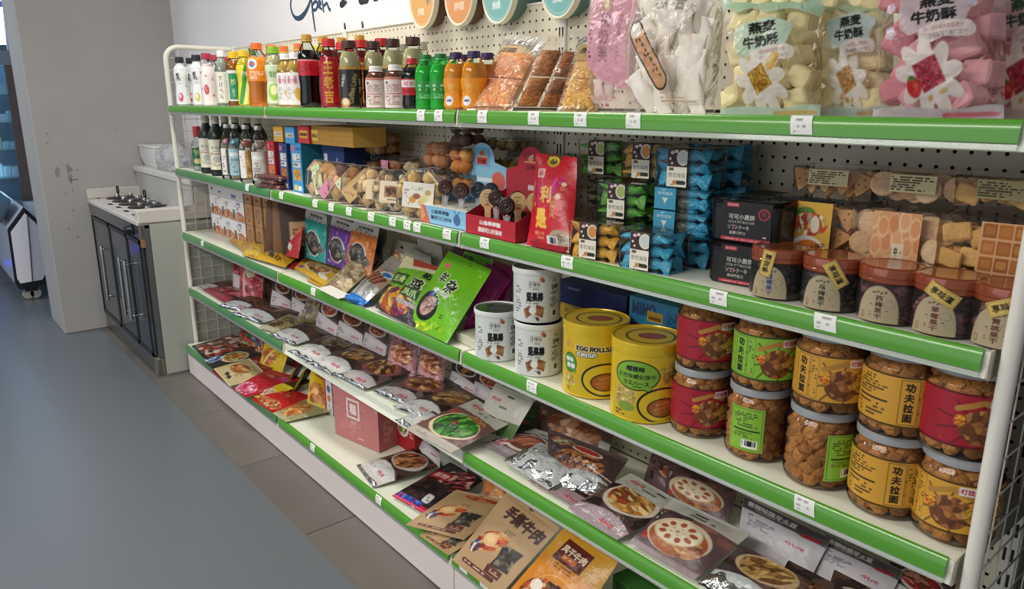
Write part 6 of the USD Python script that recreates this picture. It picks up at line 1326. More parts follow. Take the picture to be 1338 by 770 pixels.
nut.R(15.2, 0, 15.3, 12, 'b8bab4').T('孙悟空', 18.4, 10.4, 1.1, '1c1c1c', w=3, b=1, al='c').T('坚果棒', 18.4, 8.8, 1.4, '161616', w=4, b=2, al='c').N(15.9, 3.6, 4.6, 4.4, 9, '3c3c3c', 5).B(16.6, .9, 2.8, 2.0).R(-4, 0, .6, 12, 'd4d6d2').N(.2, 2, 3.4, 7, 10, '6a6a6a', 5)
nut.N(22, 2, 8, 8, 12, '6a6a6a', 5)
TIN = {}
def nut_tin(label, c, z):
    r, h = .0575, .130; at = (c[0], c[1], z)
    if 'n' in TIN: return dup(TIN['n'], label, at, face(c))
    t = thing('snack_tub', label, 'tub', at, face(c)); TIN['n'] = t; sp = spacing(at, .6)
    part(t, 'printed_wall', wrap(r, .004, h - .012, nut, sp, -150, 60), GLOSSY, True)
    part(t, 'plain_wall', wrap(r, .004, h - .012, Art(10, 10, 'dfe2de'), .01, 60, 210), GLOSSY, True)
    part(t, 'base_ring', lathe([(0, 0), (r * .96, 0), (r, .002), (r, .0045)], 48), mat('dfe2de', .35), 40)
    part(t, 'rim', lathe([(r, h - .0135), (r * 1.035, h - .013), (r * 1.045, h - .010), (r * 1.04, h - .002), (r * 1.02, h), (r * .985, h - .001), (r * .97, h - .004)], 56), mat('e6e8e4', .3), 50)
    part(t, 'dark_lid', lathe([(r * .98, h - .0035), (0, h - .0035)], 48), mat('23262a', .15, coat=.5), 40)
    part(t, 'lid_print', cat([sheet((-.03, -.012 + k * .016, h - .0032), (.06 - .012 * k, 0, 0), (0, .006, 0), Art(12, 1.2, '23262a').N(.5, .1, 11, 1, 1, '9aa09c', k + 2), .002) for k in range(2)]), GLOSSY, False)
    return t


c1, c2 = around((2.5220, 0.0189, 0.7470), .0575), around((2.6679, 0.0265, 0.7470), .0575)
nut_tin('white nut bar tub standing alone on the left of the stacked pair', c1, Z3)
nut_tin('white nut bar tub at the bottom of the stacked pair', c2, Z3)
nut_tin('white nut bar tub on top of the stacked pair', (c2[0] - .012, c2[1] + .004), Z3 + .1305)


def yellow_tin(label, c, two):
    r, h = .074, .169; at = (c[0], c[1], Z3); t = thing('biscuit_tin', label, 'tin', at, face(c)); sp = spacing(at, .65)
    a = Art(46.5, 16, 'e2bf22')  # 46.5 = the way round; -180 degrees at x = 0, facing the aisle at 23.2
    X0 = 23.2
    if two:
        a.E(X0 - 2.0, 11.0, 5.0, 3.6, '20221a').P([(X0 - 1.4, 8.4), (X0 + 1.6, 8.0), (X0 + 1.8, 6.4)], '20221a').E(X0 - 2.0, 11.0, 4.7, 3.3, '86b83a').P([(X0 - 1.0, 8.4), (X0 + 1.4, 8.4), (X0 + 1.6, 6.9)], '86b83a')
        a.T('榴莲味', X0 - 2.2, 12.6, 1.4, '1c1e14', w=4.2, b=3, al='c').T('小方块威化饼干', X0 - 2.0, 10.8, 1.3, '1c1e14', w=8.4, b=2, al='c').T('ウエハース', X0 - 2.0, 9.2, 1.2, '1c1e14', w=5.6, b=3, al='c').N(X0 - 3.4, 8.1, 2.8, .5, 1, '3a4a1c', 2)
        a.F(X0 + 5.4, 11.6, 2.2, 2.0, ('d8b84c', 'e0c460', 'c8a43c'), .7, 3, rect=True, rot=20).F(X0 - 4.4, 5.4, 2.4, 2.2, ('e0c468', 'ecd486', 'd0b050'), .8, 4, rect=True, rot=-12).E(X0 - 4.0, 3.1, 2.0, 1.1, '8aa83a').N(X0 - 6.8, .6, 3.2, 1.6, 2, '4a3c14', 3).N(X0 + 8, 12, 3.4, 1.8, 2, 'b87830', 3)
        cx, cy = X0 + 4.0, 4.0
    else:
        a.T('EGG ROLLS!', X0 - .4, 12.5, 1.75, 'f2e6b0', w=8.5, b=8, al='c').T('EGG ROLLS!', X0 - .4, 12.5, 1.4, '17150f', w=8.15, b=4, al='c').T('CRISP', X0 - 2.0, 10.9, 1.5, '17150f', w=5.2, b=7, al='c').T('CRISP', X0 - 2.0, 10.9, 1.2, 'f4f2ec', w=4.8, b=3, al='c')
        a.E(X0 - 6.2, 8.2, 2.0, 2.6, '1e4020').E(X0 - 6.2, 8.2, 1.8, 2.4, '4f9c3c').P([(X0 - 5.8, 6.2), (X0 - 4.4, 6.6), (X0 - 4.4, 5.6)], '4f9c3c').T('原味', X0 - 6.4, 9.0, 1.3, 'f4f4ee', w=2.6, b=3, al='c').T('蛋卷', X0 - 6.0, 7.4, 1.4, 'f4f4ee', w=2.8, b=3, al='c').N(X0 - 7.6, 12, 2.8, 2.4, 3, 'd87860', 3).F(X0 - 6.4, 3.6, 1.6, 1.5, ('e8cc60', 'd8b448', 'f0dc88'), .6, 5, rect=True, rot=20).N(X0 - 7, .8, 1.6, 1, 2, '4a3c14', 3)
        cx, cy = X0 + 2.6, 4.6
    # where the tin has its picture: a plain outlined plate of rolled wafers
    a.E(cx, cy, 5.6, 4.4, '1b1710').E(cx, cy, 5.1, 3.9, 'e6c428').E(cx, cy - .6, 3.5, 2.4, '1b1710').E(cx, cy - .6, 3.2, 2.1, 'a8622c').S([(cx - 2, cy - 1.0), (cx + 2, cy - .2)], .7, 'c07c3c').S([(cx - 1.6, cy - 1.9), (cx + 1.8, cy - 1.1)], .7, 'b87034').S([(cx - 1.4, cy + .2), (cx + 1.2, cy + .7)], .6, 'c8843f')
    a.N(X0 + 10, 2, 4, 9, 10, '6a5a20', 3).B(X0 + 15, 2, 4, 3)
    nu, nv = int(math.radians(200) * r / sp), int((h - .026) / sp); U, V = np.meshgrid(np.linspace(.5 - 100 / 360, .5 + 100 / 360, nu), np.linspace(0, 1, nv)); th = -math.pi / 2 + (U - .5) * 2 * math.pi
    g = Geo(np.stack([r * np.cos(th), r * np.sin(th), .004 + V * (h - .026)], -1).reshape(-1, 3), gridf(nu, nv)); g.c, _ = a.at(U * a.w, V * a.h, a.w * 200 / 360 / nu)
    part(t, 'printed_wall', g, printmat(.25, coat=.3, metal=.15), True)
    part(t, 'plain_wall', wrap(r, .004, h - .022, Art(10, 10, 'e2bf22'), .008, 9, 171), printmat(.25, coat=.3, metal=.15), True)
    ym = mat('e0bd24', .25, .15, coat=.3)
    part(t, 'base_seam', lathe([(0, 0), (r * .98, 0), (r * 1.015, .0015), (r * 1.015, .004), (r, .005)], 56), ym, 40)
    part(t, 'lid_skirt', lathe([(r, h - .024), (r * 1.02, h - .0235), (r * 1.025, h - .004), (r * 1.015, h), (r * .985, h), (r * .97, h - .0025)], 60), ym, 40)
    n = int(r / sp); rr = np.linspace(0.001, 1, n); th = np.linspace(0, 2 * math.pi, 4 * n); Rr, Th = np.meshgrid(rr, th)
    g = Geo(np.stack([r * .975 * Rr * np.cos(Th), r * .975 * Rr * np.sin(Th), 0 * Rr + h - .0026], -1).reshape(-1, 3), gridf(n, 4 * n))
    la = Art(10, 10, 'e0bd24').E(5.4, 5, 3.6, 3.6, '1b1710', ring=.3).E(5.6, 5, 2.0, 1.4, '1b1710', ring=.25).E(5.6, 5, 1.8, 1.2, 'a8503c'); g.c, _ = la.at((Rr * np.cos(Th) + 1) * 5, (Rr * np.sin(Th) + 1) * 5, .12)
    part(t, 'lid_print', g, printmat(.25, coat=.3, metal=.15), True)
    return t


yellow_tin('yellow biscuit tin lettered EGG ROLLS! CRISP with a green bubble', around((2.8488, 0.0310, 0.7470), .074), False)
yellow_tin('yellow wafer tin with a large green speech bubble of characters', around((3.0040, 0.0165, 0.7470), .074), True)
mi = lambda c, c2, t2: Art(16, 6, c).T('MINO', 3.6, 3.6, 3.4, c2, w=6, b=4, al='c').R(4.4, 1.2, 8.2, 3.6, 'e0b848', .3).R(4.8, 1.6, 7.8, 2.4, '8a5a20').N(9, 1, 3.6, 3.6, 6, c2, 3).R(13.2, .2, 15.8, 4.4, 'dcdcd8').B(13.6, .8, 1.8, 3)
CT('flat navy carton at the back, on the yellow carton, right of the white tubs', (2.6674, 0.2000, 0.9171), .235, .12, .058, Art(20, 5, '1c2c68').R(2, 3.2, 7, 4.2, '3c4c80').N(2.2, 3.4, 4.4, .6, 1, '9aa8d0', 2), '141e48', '243878', Z3 + .136)
CT('flat yellow carton under the navy one, behind the egg roll tin', (2.6692, 0.2000, 0.8740), .235, .12, .055, Art(20, 5, 'd8b048').R(10, .8, 18, 4.2, '8a4a28').R(10.4, 1.2, 17.6, 3.8, 'e0b850').T('饼干', 14, 2.5, 2.2, '7a3c1c', w=6, b=3, al='c').N(2, 1, 6, 3, 5, '6a4a20', 2).R(0, 0, .6, 5, '2a2014'), 'c09838', 'd8b048', Z3 + .080)
CT('plain carton on the shelf under the flat yellow one, hidden behind the egg roll tin', (2.6716, 0.2000, 0.8145), .235, .12, .079, 'b89858', 'a88848', 'b89858', Z3)
CT('flat blue biscuit carton on top of the red one, behind the yellow wafer tin', (2.9148, 0.1700, 0.9254), .19, .13, .060, mi('2f8ec4', '1c4a74', 0), '1f6a98', '3f9cd0', Z3 + .150)
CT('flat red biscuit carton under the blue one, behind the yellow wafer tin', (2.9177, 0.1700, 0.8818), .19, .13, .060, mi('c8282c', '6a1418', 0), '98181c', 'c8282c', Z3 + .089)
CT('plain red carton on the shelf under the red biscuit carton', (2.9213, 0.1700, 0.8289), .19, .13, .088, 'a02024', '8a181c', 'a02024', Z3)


def noodle_art(c, c2, tc, turn, kind):
    """label all round the jar: 37 wide, 8 high; turn shifts which side faces the aisle"""
    a = Art(37, 8, c).R(0, 7.7, 37, 8, c2).R(0, 0, 37, .3, c2)
    def o(x): return (x + turn) % 37
    x = o(0)
    def full(x):
        for k in range(9):
            an = k * .7; a.S([(x + 7.8, 3.6), (x + 7.8 + 5.5 * math.cos(an), 3.6 + 3.6 * math.sin(an))], .35, c2, .7)
        if tc: a.R(x + .2, .5, x + 2.9, 7.5, c2).R(x + .3, .6, x + 2.8, 7.4, c).T('功夫拉面', x + 1.55, 4, 6.2, tc, w=1.55, vert=True, b=3, al='c').R(x + 3.1, .5, x + 4.5, 7.5, c2, 0, .8).R(x + 3.18, .6, x + 4.42, 7.4, c).N(x + 3.3, 3.4, .5, 3.6, 8, tc, 2).N(x + 3.9, 1.2, .4, 5, 10, tc, 3)
        a.F(x + 8.4, 3.2, 2.9, 2.6, ('8a5430', 'a8693c', 'c88a4c', '6a3c20'), .8, 5, dark=.35).F(x + 11.6, 3.4, 1.5, 1.3, ('d8a83c', 'e8c050', 'b8822c'), .5, 6, rot=20, stretch=2).S([(x + 5.2, 5.7), (x + 8.4, 6.9), (x + 11.2, 5.9)], .8, 'b8863c').F(x + 5.6, 4.0, .8, .8, ('d84828', 'e8a030'), .4, 2)
        a.R(x + 9.2, 6.2, x + 12.4, 7.5, 'f0e4e4', .2).T('叮拉熊', x + 10.8, 6.85, .95, 'b81c34', w=2.8, b=3, al='c').N(x + 9.8, 1.6, 3, .9, 2, tc or 'f0c8a0', 2)
        a.N(x + 14.4, 3, 5.4, 4.4, 7, tc or 'e8a090', 3).R(x + 14.2, 2.4, x + 19.4, 2.7, tc or 'e8a090').N(x + 14.6, .7, 4.6, 1.5, 4, tc or 'e8a090', 4).B(x + 16.6, .8, 2.4, 1.4)
    a.N(x - 7, 4.2, 5.6, 3.2, 7, tc or 'e8a090', 5).R(x - 7, 3.5, x - 1.4, 3.8, tc or 'e8a090').N(x - 6.8, .8, 5.2, 2.4, 4, tc or 'e8a090', 6)
    full(x); full(x - 37) if x > 0 else None
    return a


JARS = {}
def noodle_jar(label, c, z, kind, c1, c2, tc, turn, back=None):
    key = (kind,); at = (c[0], c[1], z)
    if key in JARS: return dup(JARS[key], label, at, face(c))
    R, H = .0585, .139; t = thing('noodle_snack_jar', label, 'jar', at, face(c)); JARS[key] = t
    P2 = [(R * .88, .0008), (R * .96, .003), (R, .012), (R, .104), (R * .97, .112), (R * .84, .121), (R * .82, .126)]
    part(t, 'shell', lathe(P2, 48), clearmat('fbf4ec', .05, haze=.008), True)
    part(t, 'base', lathe([(R * .88, .0008), (R * .6, .004), (0, .005)], 32), clearmat('f4ece4', .06, haze=.02), True)
    part(t, 'white_lid', lathe([(R * .86, .124), (R * .93, .1245), (R * .94, .127), (R * .935, H - .002), (R * .92, H), (R * .8, H - .0015), (0, H - .0015)], 48), mat('aeb0b2', .3, .2), 40)
    sp = spacing(at, .65)
    if back is None:
        art = noodle_art(c1, c2, tc, turn, kind)
        g = wrap(R * 1.004, .022, .104, art, sp, -90 - 115, -90 + 115)
        # only the front of the label needs fine print
        art_w = art.w; U0, U1 = .5 - 115 / 360, .5 + 115 / 360
        nu, nv = int(2 * 115 / 180 * math.pi * R / sp), int(.082 / sp); U, V = np.meshgrid(np.linspace(U0, U1, nu), np.linspace(0, 1, nv)); th = -math.pi / 2 + (U - .5) * 2 * math.pi
        g = Geo(np.stack([R * 1.004 * np.cos(th), R * 1.004 * np.sin(th), .022 + V * .082], -1).reshape(-1, 3), gridf(nu, nv)); g.c, _ = art.at(U * art_w, V * 8, art_w * (U1 - U0) / nu)
        part(t, 'label', g, printmat(.3, coat=.2), True)
        part(t, 'label_back', wrap(R * 1.004, .022, .104, Art(10, 10, c1), .006, -90 + 115, -90 + 245), printmat(.3, coat=.2), True)
    else:
        a0, a1 = back
        ba = Art(5.4, 8, c1).R(.25, .25, 5.15, 7.75, c2, .1).R(.32, .32, 5.08, 7.68, c1, .1).N(.7, 4.4, 3.8, 2.8, 7, '1e2a10', 2).R(.7, 3.7, 4.8, 4.0, '1e2a10').N(.8, 2.4, 3.8, 1.1, 4, '1e2a10', 3).B(2.2, .6, 2.4, 1.5)
        part(t, 'label', wrap(R * 1.004, .020, .104, ba, sp, -90 + a0, -90 + a1), printmat(.3, coat=.2), True)
    rg = np.random.RandomState(len(JARS) * 13); n = 0
    hid = back is None
    for lay in range(7):
        z_ = .0155 + lay * .0165
        for rad, m in ((R * .74, 11), (R * .36, 5)):
            if rad < R * .5 and lay not in (0, 6): continue
            for k in range(m):
                a = (k + .5 * (lay % 2)) * 6.2832 / m + rg.uniform(-.08, .08)
                if math.sin(a) > .45 and rad > R * .5: continue
                if hid and 2 <= lay <= 4 and rad > R * .5: continue
                r_ = rad - (.006 if lay == 6 else 0)
                part(t, 'noodle_ball', blob(.0136, n % 9, .22, 2).move((0, 0, 0), rg.uniform(0, 6), rg.uniform(0, 6)).move((r_ * math.cos(a), r_ * math.sin(a), z_ + rg.uniform(-.002, .002))), BALLS[n % 3], True); n += 1
    return t


BALLS = [mat(c, .6, bump=.8, bscale=130, var=.25, vscale=160) for c in ('bd8748', 'cc9450', 'ac7a40')]
red, grn, yel_ = ('a81c2e', '5a101c'), ('8cc03c', '1e3014'), ('d8a038', '3a2410')
b = [around(p, .0585) for p in ((3.1186, 0.0436, 0.7470), (3.2441, 0.0411, 0.7470), (3.3667, 0.0337, 0.7470), (3.4806, 0.0294, 0.7470), (3.5766, 0.0311, 0.7470))]
noodle_jar('jar of noodle balls with red label, bottom row beside the yellow wafer tin', b[0], Z3, 'r1', *red, None, 12, None)
noodle_jar('jar of noodle balls turned with its green back label at the left, bottom row', b[1], Z3, 'g1', *grn, None, 0, (-52, 12))
noodle_jar('jar of noodle balls turned with its green back label at the right, bottom row', b[2], Z3, 'g2', *grn, None, 0, (10, 78))
noodle_jar('jar of noodle balls, yellow label with side text, bottom row', b[3], Z3, 'y2', *yel_, '241608', 18.2, None)
noodle_jar('jar of noodle balls with yellow label, nearest one in the bottom row', b[4], Z3, 'y3', *yel_, '241608', 9.6, None)
k = lambda i, dx, dy: (b[i][0] + dx, b[i][1] + dy)
noodle_jar('jar of noodle balls with red label, top row above the bottom red jar', k(0, .006, -.002), Z3 + .1395, 'r1', *red, None, 12, None)
noodle_jar('jar of noodle balls with green label, top row', k(1, .006, -.004), Z3 + .1395, 'g3', *grn, '1a2210', 12.2, None)
noodle_jar('jar of noodle balls, yellow label with food picture, top row', k(2, .006, -.006), Z3 + .1395, 'y1', *yel_, '241608', 12.2, None)
noodle_jar('jar of noodle balls, yellow label with side text, top row', k(3, .004, -.006), Z3 + .1395, 'y2', *yel_, '241608', 18.2, None)
noodle_jar('jar of noodle balls with red label, nearest one in the top row', k(4, -.006, -.008), Z3 + .1395, 'r2', *red, None, 12.5, None)

# ---------------------------------------------------------------- fourth shelf: standing and lying food pouches
def foil_end(t, o, A, B, d, h, seed, m=None, name='crumpled_end', label='crumpled silver end of the pouch'):
    """the crushed, shiny bottom gusset of a pouch between A and B, sticking out by d"""
    from meshkit import fbm
    A, B, d = (np.asarray(x, float) - (o if k < 2 else 0) for k, x in enumerate((A, B, d))); nu, nv = 26, 12
    U, V = np.meshgrid(np.linspace(0, 1, nu), np.linspace(0, 1, nv)); W = np.linalg.norm(B - A)
    P0 = A + U[..., None] * (B - A) + V[..., None] * d
    nz = fbm(np.stack([U * W * 34, V * np.linalg.norm(d) * 40, 0 * U + seed], -1), 3, seed) - .5
    nz = np.abs(nz) * 2
    P0[..., 2] += (nz * h * 1.4 + h * .6 * np.sin(V * math.pi)) * (np.minimum(1, 6 * np.minimum(U, 1 - U)) * .9 + .1)
    P0[..., 1] += (nz - .3) * .008
    top = P0.reshape(-1, 3); bot = top.copy(); bot[:, 2] = np.minimum(bot[:, 2], bot[:, 2].min() + .001)
    part(t, name, Geo(top, gridf(nu, nv)) + Geo(bot - [0, 0, .0005], gridf(nu, nv)[:, ::-1]), m or FOIL, True, label)


CRINK = printmat(.24, bump=.4, bscale=42.0)
SATIN = printmat(.38, bump=.15, bscale=30.0)
BROWN = ('6a3a28', '8a4e34', 'a8683f', '4a261c', 'c08a60')
def stand_art(seed, cols=BROWN, bg='3a2a2a', bowl='d8cfc8', lo='c9c2c6', frac=.44, lg=True, tilt=0):
    a = Art(12, 17, bg); y = 17 * frac
    a.F(6, 13.5, 6, 4, (bg, '4a3434', '2e2224', '5a3c38'), 2.2, seed + 40, dark=.15)
    a.E(6.6, y + 4.2, 4.3, 3.6, bowl, tilt).E(6.6, y + 4.4, 3.8, 3.1, cols[0], tilt).F(6.6, y + 4.6, 3.7, 3.0, cols, .8, seed, rot=seed * 37 % 180, stretch=1.8, dark=.5)
    a.P([(0, 0), (12, 0), (12, y - 1.6)] + [(12 - k, y - 1.6 + 1.7 * math.sin(k / 12 * 1.7) + .1 * k) for k in range(13)], lo)
    a.N(1, y - 4.2, 3.4, 2.6, 4, '5a5460', seed)
    a.N(1, y - 5.4, 2.6, .7, 1, '6a6470', seed + 1)
    if lg: a.logo(9.0, y - 4.6, 3.0)
    return a


def lie_art(seed, cols=BROWN, bg='3e2c2a', front='cfcdcc', frac=.24, bowl=None, head=None, rot=0):
    a = Art(12, 17, bg); y = 17 * frac
    a.F(6, 11, 7, 7, (bg, '4c3632', '30211f', '5c423a'), 2.6, seed + 60, rect=True, dark=.12)
    if bowl: a.E(6.4, y + 6, 5.0, 4.6, bowl, rot)
    a.F(6.4, y + 6.1, 4.4, 4.0, cols, .9, seed, rot=seed * 53 % 180, stretch=2.0, dark=.5)
    a.P([(0, 0), (12, 0), (12, y - .8), (9, y + .5), (6, y + .8), (3, y + .3), (0, y - .6)], front).logo(7.6, y * .5, 3.0).N(1, y * .4, 3, 1.2, 2, '8a8690', seed)
    if head: a.R(0, 17 - head, 12, 17, 'b4b1a5').logo(3.4, 17 - head * .45, 3.0).N(5.2, 17 - head * .72, 5, .9, 1, '3a3834', seed + 3).R(7.2, 17 - head * .36, 9.0, 17 - head * .24, '2a2a28', .1)
    return a


def lie(label, C, art, m=None, foil=None, seed=1, **k):
    k.setdefault('bulge', .015); k.setdefault('wr', .0038); k.setdefault('foot', .10); k.setdefault('header', .05)
    t, o = bag('lying_food_pouch', label, 'food pouch', C, art, m or CRINK, seed=seed, **k)
    if foil: foil_end(t, o, C[0], C[1], (-.004, foil, -.001), .009, seed)
    return t


def stand(label, C, art, m=None, seed=1, **k):
    k.setdefault('ground', .4585 if C[0][2] > .33 else .1615)
    k.setdefault('bulge', .014); k.setdefault('wr', .0018); k.setdefault('header', .05)
    return bag('standing_food_pouch', label, 'food pouch', C, art, m or SATIN, seed=seed, **k)[0]


RED = ('b8384a', 'd0606a', '8a2434', 'e08a8c', 'a02c3c')
# far bay
lie('flat red meat pouch lying at the far left end of the fourth shelf', ((0.1203, 0.0299, 0.4660), (0.4918, 0.0225, 0.4660), (0.5180, 0.1928, 0.4800), (0.1733, 0.1588, 0.4800)), lie_art(1, RED, 'a03444', 'b05058', .18), seed=31)
lie('dark pouch with white top lying on the far left end, against the wire', ((0.0059, 0.0430, 0.4620), (0.1506, 0.0423, 0.4620), (0.1881, 0.2156, 0.4740), (0.0421, 0.1970, 0.4740)), lie_art(2, ('6a2c30', '8a3c3c', '40201f'), '4a2426', 'd8d0d2', .35), seed=32, bulge=.006)
meat = Art(12, 17, 'b03a48').F(6, 8, 7, 9, RED, 1.6, 3, rect=True, dark=.4).P([(2.4, 17), (8.6, 17), (8, 11.4), (5, 9.6), (2.8, 12)], 'd8ccb0').P([(2, 12), (3, 12), (3.6, 0), (2.6, 0)], 'c8b898').N(4, 12.6, 3.4, 3, 4, '8a7458', 2)
stand('red patterned meat pouch standing upright with a cream tag panel, left of the dark pouches', ((0.4416, 0.0982, 0.4650), (0.5653, 0.1615, 0.4650), (0.4444, 0.2320, 0.5967), (0.3114, 0.1690, 0.6365)), meat, seed=33)
stand('red patterned meat pouch edge showing at the far left behind the cream-tagged one', ((0.2450, 0.1395, 0.4650), (0.3444, 0.1642, 0.4650), (0.1633, 0.2350, 0.5878), (0.0857, 0.2100, 0.6108)), Art(10, 17, 'a03040').F(5, 12, 6, 5, RED, 1.6, 5, rect=True).R(0, 0, 10, 8, 'd0c4c8'), seed=34)
stand('narrow dark brown pouch standing between red pouch and the white-bottomed pair', ((0.4830, 0.1942, 0.4650), (0.5842, 0.2284, 0.4650), (0.4386, 0.2990, 0.5863), (0.3646, 0.2650, 0.6093)), Art(8, 17, '4a2c28').F(4, 9, 4, 6, ('5a3630', '6c4238', '3a2220'), 1.5, 3, rect=True), seed=35)
lie('brown pouch with silver front end lying before the red pouches', ((0.4738, 0.0004, 0.4660), (0.6667, 0.0505, 0.4660), (0.6879, 0.2011, 0.4840), (0.4268, 0.1725, 0.4840)), lie_art(3, ('5a3a2a', '7a5038', '3c261c'), '3a2824', 'c8c8ca', .30), foil=-.016, seed=36)
lie('second brown pouch with crumpled silver front, right of the first at the rail', ((0.6400, -0.0021, 0.4660), (0.8940, 0.0443, 0.4660), (0.8850, 0.2092, 0.4820), (0.6096, 0.1599, 0.4820)), lie_art(4, ('5a3a2a', '7a5038', '3c261c', '9a6a48'), '3c2a26', 'd4d4d4', .34), foil=-.016, seed=37)
olv = Art(12, 17, '8a7850').F(6, 8, 5, 7, ('a8945c', '7a6840', '5c4a30', 'b8a878'), 1.0, 6, stretch=2).R(0, 0, 12, 3, 'b8b098').T('笋', 5, 12, 2.4, '3a3020', w=2.6, al='c')
lie('olive pouch lying across the rail end before the white-bottomed pouches', ((0.9493, -0.0040, 0.4680), (1.0795, 0.0213, 0.4680), (1.0622, 0.1910, 0.4840), (0.8851, 0.1596, 0.4840)), olv, seed=38)
stand('dark food pouch with white lower half, left of the white-bottomed pair in the far bay', ((0.6789, 0.1523, 0.4650), (0.7997, 0.1990, 0.4650), (0.6819, 0.2700, 0.5742), (0.5873, 0.2230, 0.6007)), stand_art(5), seed=39)
stand('dark food pouch with white lower half, right of the white-bottomed pair in the far bay', ((0.8235, 0.1886, 0.4650), (0.9568, 0.2179, 0.4650), (0.8431, 0.2890, 0.5660), (0.7253, 0.2590, 0.5840)), stand_art(6, ('7a4030', '5a2c24', '9a5a40', 'b87858')), seed=40)
tanp = Art(10, 17, 'a08e74', 1.0).F(5, 8, 5, 8, ('b0a084', '948064', 'c0b294', '7c6a54'), 1.4, 8, rect=True, dark=.25).E(5, 6, 2.4, 2.2, '6a6468').R(0, 15, 10, 17, 'b8ac94')
stand('clear tan pouch of dried slices standing between two white-bottomed pouches', ((0.9203, 0.1920, 0.4650), (1.0404, 0.2105, 0.4650), (0.9897, 0.2810, 0.5684), (0.8849, 0.2630, 0.5783)), tanp, seed=41)
# middle bay, no price rail: standing row
stand('standing pouch with a white bowl of red meat above its white lower half', ((1.1282, 0.1619, 0.4650), (1.2786, 0.1830, 0.4650), (1.2004, 0.2540, 0.5829), (1.0634, 0.2330, 0.5979)), stand_art(7, ('b04a3c', '8a3428', 'c86a50', 'd89078'), bowl='e4dcd4'), seed=42)
stand('standing pouch with red-brown meat and white lower half, under the sausage bag', ((1.2675, 0.1853, 0.4650), (1.4374, 0.2098, 0.4650), (1.3563, 0.2800, 0.5670), (1.1956, 0.2560, 0.5750)), stand_art(8, ('7a3c2c', '9a5038', '5a281e', 'b06a4c'), bg='4a2a26'), seed=43)
stand('standing pouch with grey top photo and white lower half, under the chicken bag', ((1.4520, 0.1985, 0.4650), (1.6046, 0.2171, 0.4650), (1.5306, 0.2880, 0.5557), (1.4003, 0.2690, 0.5632)), stand_art(9, ('c86a54', '8a4a40', 'd8907c', '6a4a48'), bg='5a4a4c'), seed=44)
pinkp = Art(12, 17, '9a7078').F(6, 15, 6, 3, ('c89098', 'b07880', '8a5a64'), 1.2, 3, rect=True).P([(1, 5), (3, 3), (9, 1.2), (11, 2.4), (11, 10), (1, 12)], 'b88088').F(6, 9.4, 4.6, 5.2, ('c87858', 'e0a078', 'a85a40', 'e8c0a0', '8a4030'), .85, 12, stretch=1.8, rot=30, dark=.5).S([(1.2, 6.4), (4, 4), (8, 2.2), (11.4, 3.2)], .5, 'd8a8b0').S([(.4, 5.2), (4, 2.6), (8, 1.0), (11.6, 1.6)], .35, 'e8c8d0').R(0, 0, 12, 1.2, 'a07880')
stand('pink-rimmed pouch of shredded orange meat, left of the pair under the lamb bag', ((1.7116, 0.1544, 0.4650), (1.8727, 0.1735, 0.4650), (1.7972, 0.2440, 0.5598), (1.6477, 0.2250, 0.5606)), pinkp, CRINK, seed=45)
stand('pink-rimmed pouch of shredded orange meat, right of the pair under the lamb bag', ((1.8821, 0.1736, 0.4650), (2.0141, 0.1929, 0.4650), (1.9417, 0.2640, 0.5573), (1.8121, 0.2440, 0.5636)), pinkp, CRINK, seed=46)
stand('standing pouch with dark top and white lower half just left of the bay joint', ((1.9975, 0.2260, 0.4650), (2.1412, 0.2354, 0.4650), (2.0742, 0.3060, 0.5438), (1.9351, 0.2970, 0.5455)), stand_art(11, ('3a2c2c', '4c3a3a', 'c89040'), bg='2e2628'), seed=47)
stand('standing pouch with red food corner and white lower half at the bay joint', ((2.1202, 0.2298, 0.4650), (2.2586, 0.2443, 0.4650), (2.2045, 0.3100, 0.5437), (2.0707, 0.2960, 0.5451)), stand_art(12, ('b04838', '8a3028', 'd07a60'), bg='4c2c28'), seed=48)
# middle bay, lying row from the left
lie('lying pouch with long white front, leftmost on the bare-edged shelf', ((1.0677, 0.0068, 0.4680), (1.2616, 0.0255, 0.4680), (1.2706, 0.1650, 0.4860), (1.0481, 0.1632, 0.4860)), lie_art(13, ('4a2c24', '6a4030', '30201a'), '3a2622', 'd0cecd', .42), foil=-.014, seed=49)
lie('lying pouch with long white front and dark meat, second on the bare-edged shelf', ((1.3165, -0.0236, 0.4680), (1.5065, -0.0078, 0.4680), (1.4874, 0.1772, 0.4880), (1.2765, 0.1622, 0.4880)), lie_art(14, ('8a6a48', 'a8845c', '5a4030', '3a2a24'), '382624', 'd4d2d0', .40), foil=-.014, seed=50)
lie('lying pouch with white front and a sausage photo, third on the bare-edged shelf', ((1.4735, -0.0221, 0.4680), (1.6660, -0.0099, 0.4680), (1.6847, 0.1809, 0.4920), (1.4781, 0.1759, 0.4920)), lie_art(15, ('b8884c', '8a5a34', 'd8b070', '5a3a2c'), '4a3436', 'd2d0ce', .34), foil=-.014, seed=51)
shr = lambda s: lie_art(s, ('a8683c', 'c88a54', '7a4428', '5a2c1c', 'd8a878'), '6a5450', 'c0b8b8', .22, bowl='8a5258')
lie('lying pouch of glazed brown shreds with pink rim, left one before the pink pouches', ((1.6387, -0.0077, 0.4680), (1.8466, 0.0090, 0.4680), (1.8423, 0.2156, 0.4880), (1.6455, 0.2038, 0.4880)), shr(16), foil=-.012, seed=52)
lie('lying pouch of glazed brown shreds with pink rim, right one before the pink pouches', ((1.8744, 0.0218, 0.4680), (2.0425, 0.0457, 0.4680), (2.0603, 0.2404, 0.4860), (1.8706, 0.2347, 0.4860)), shr(17), foil=-.010, seed=53)
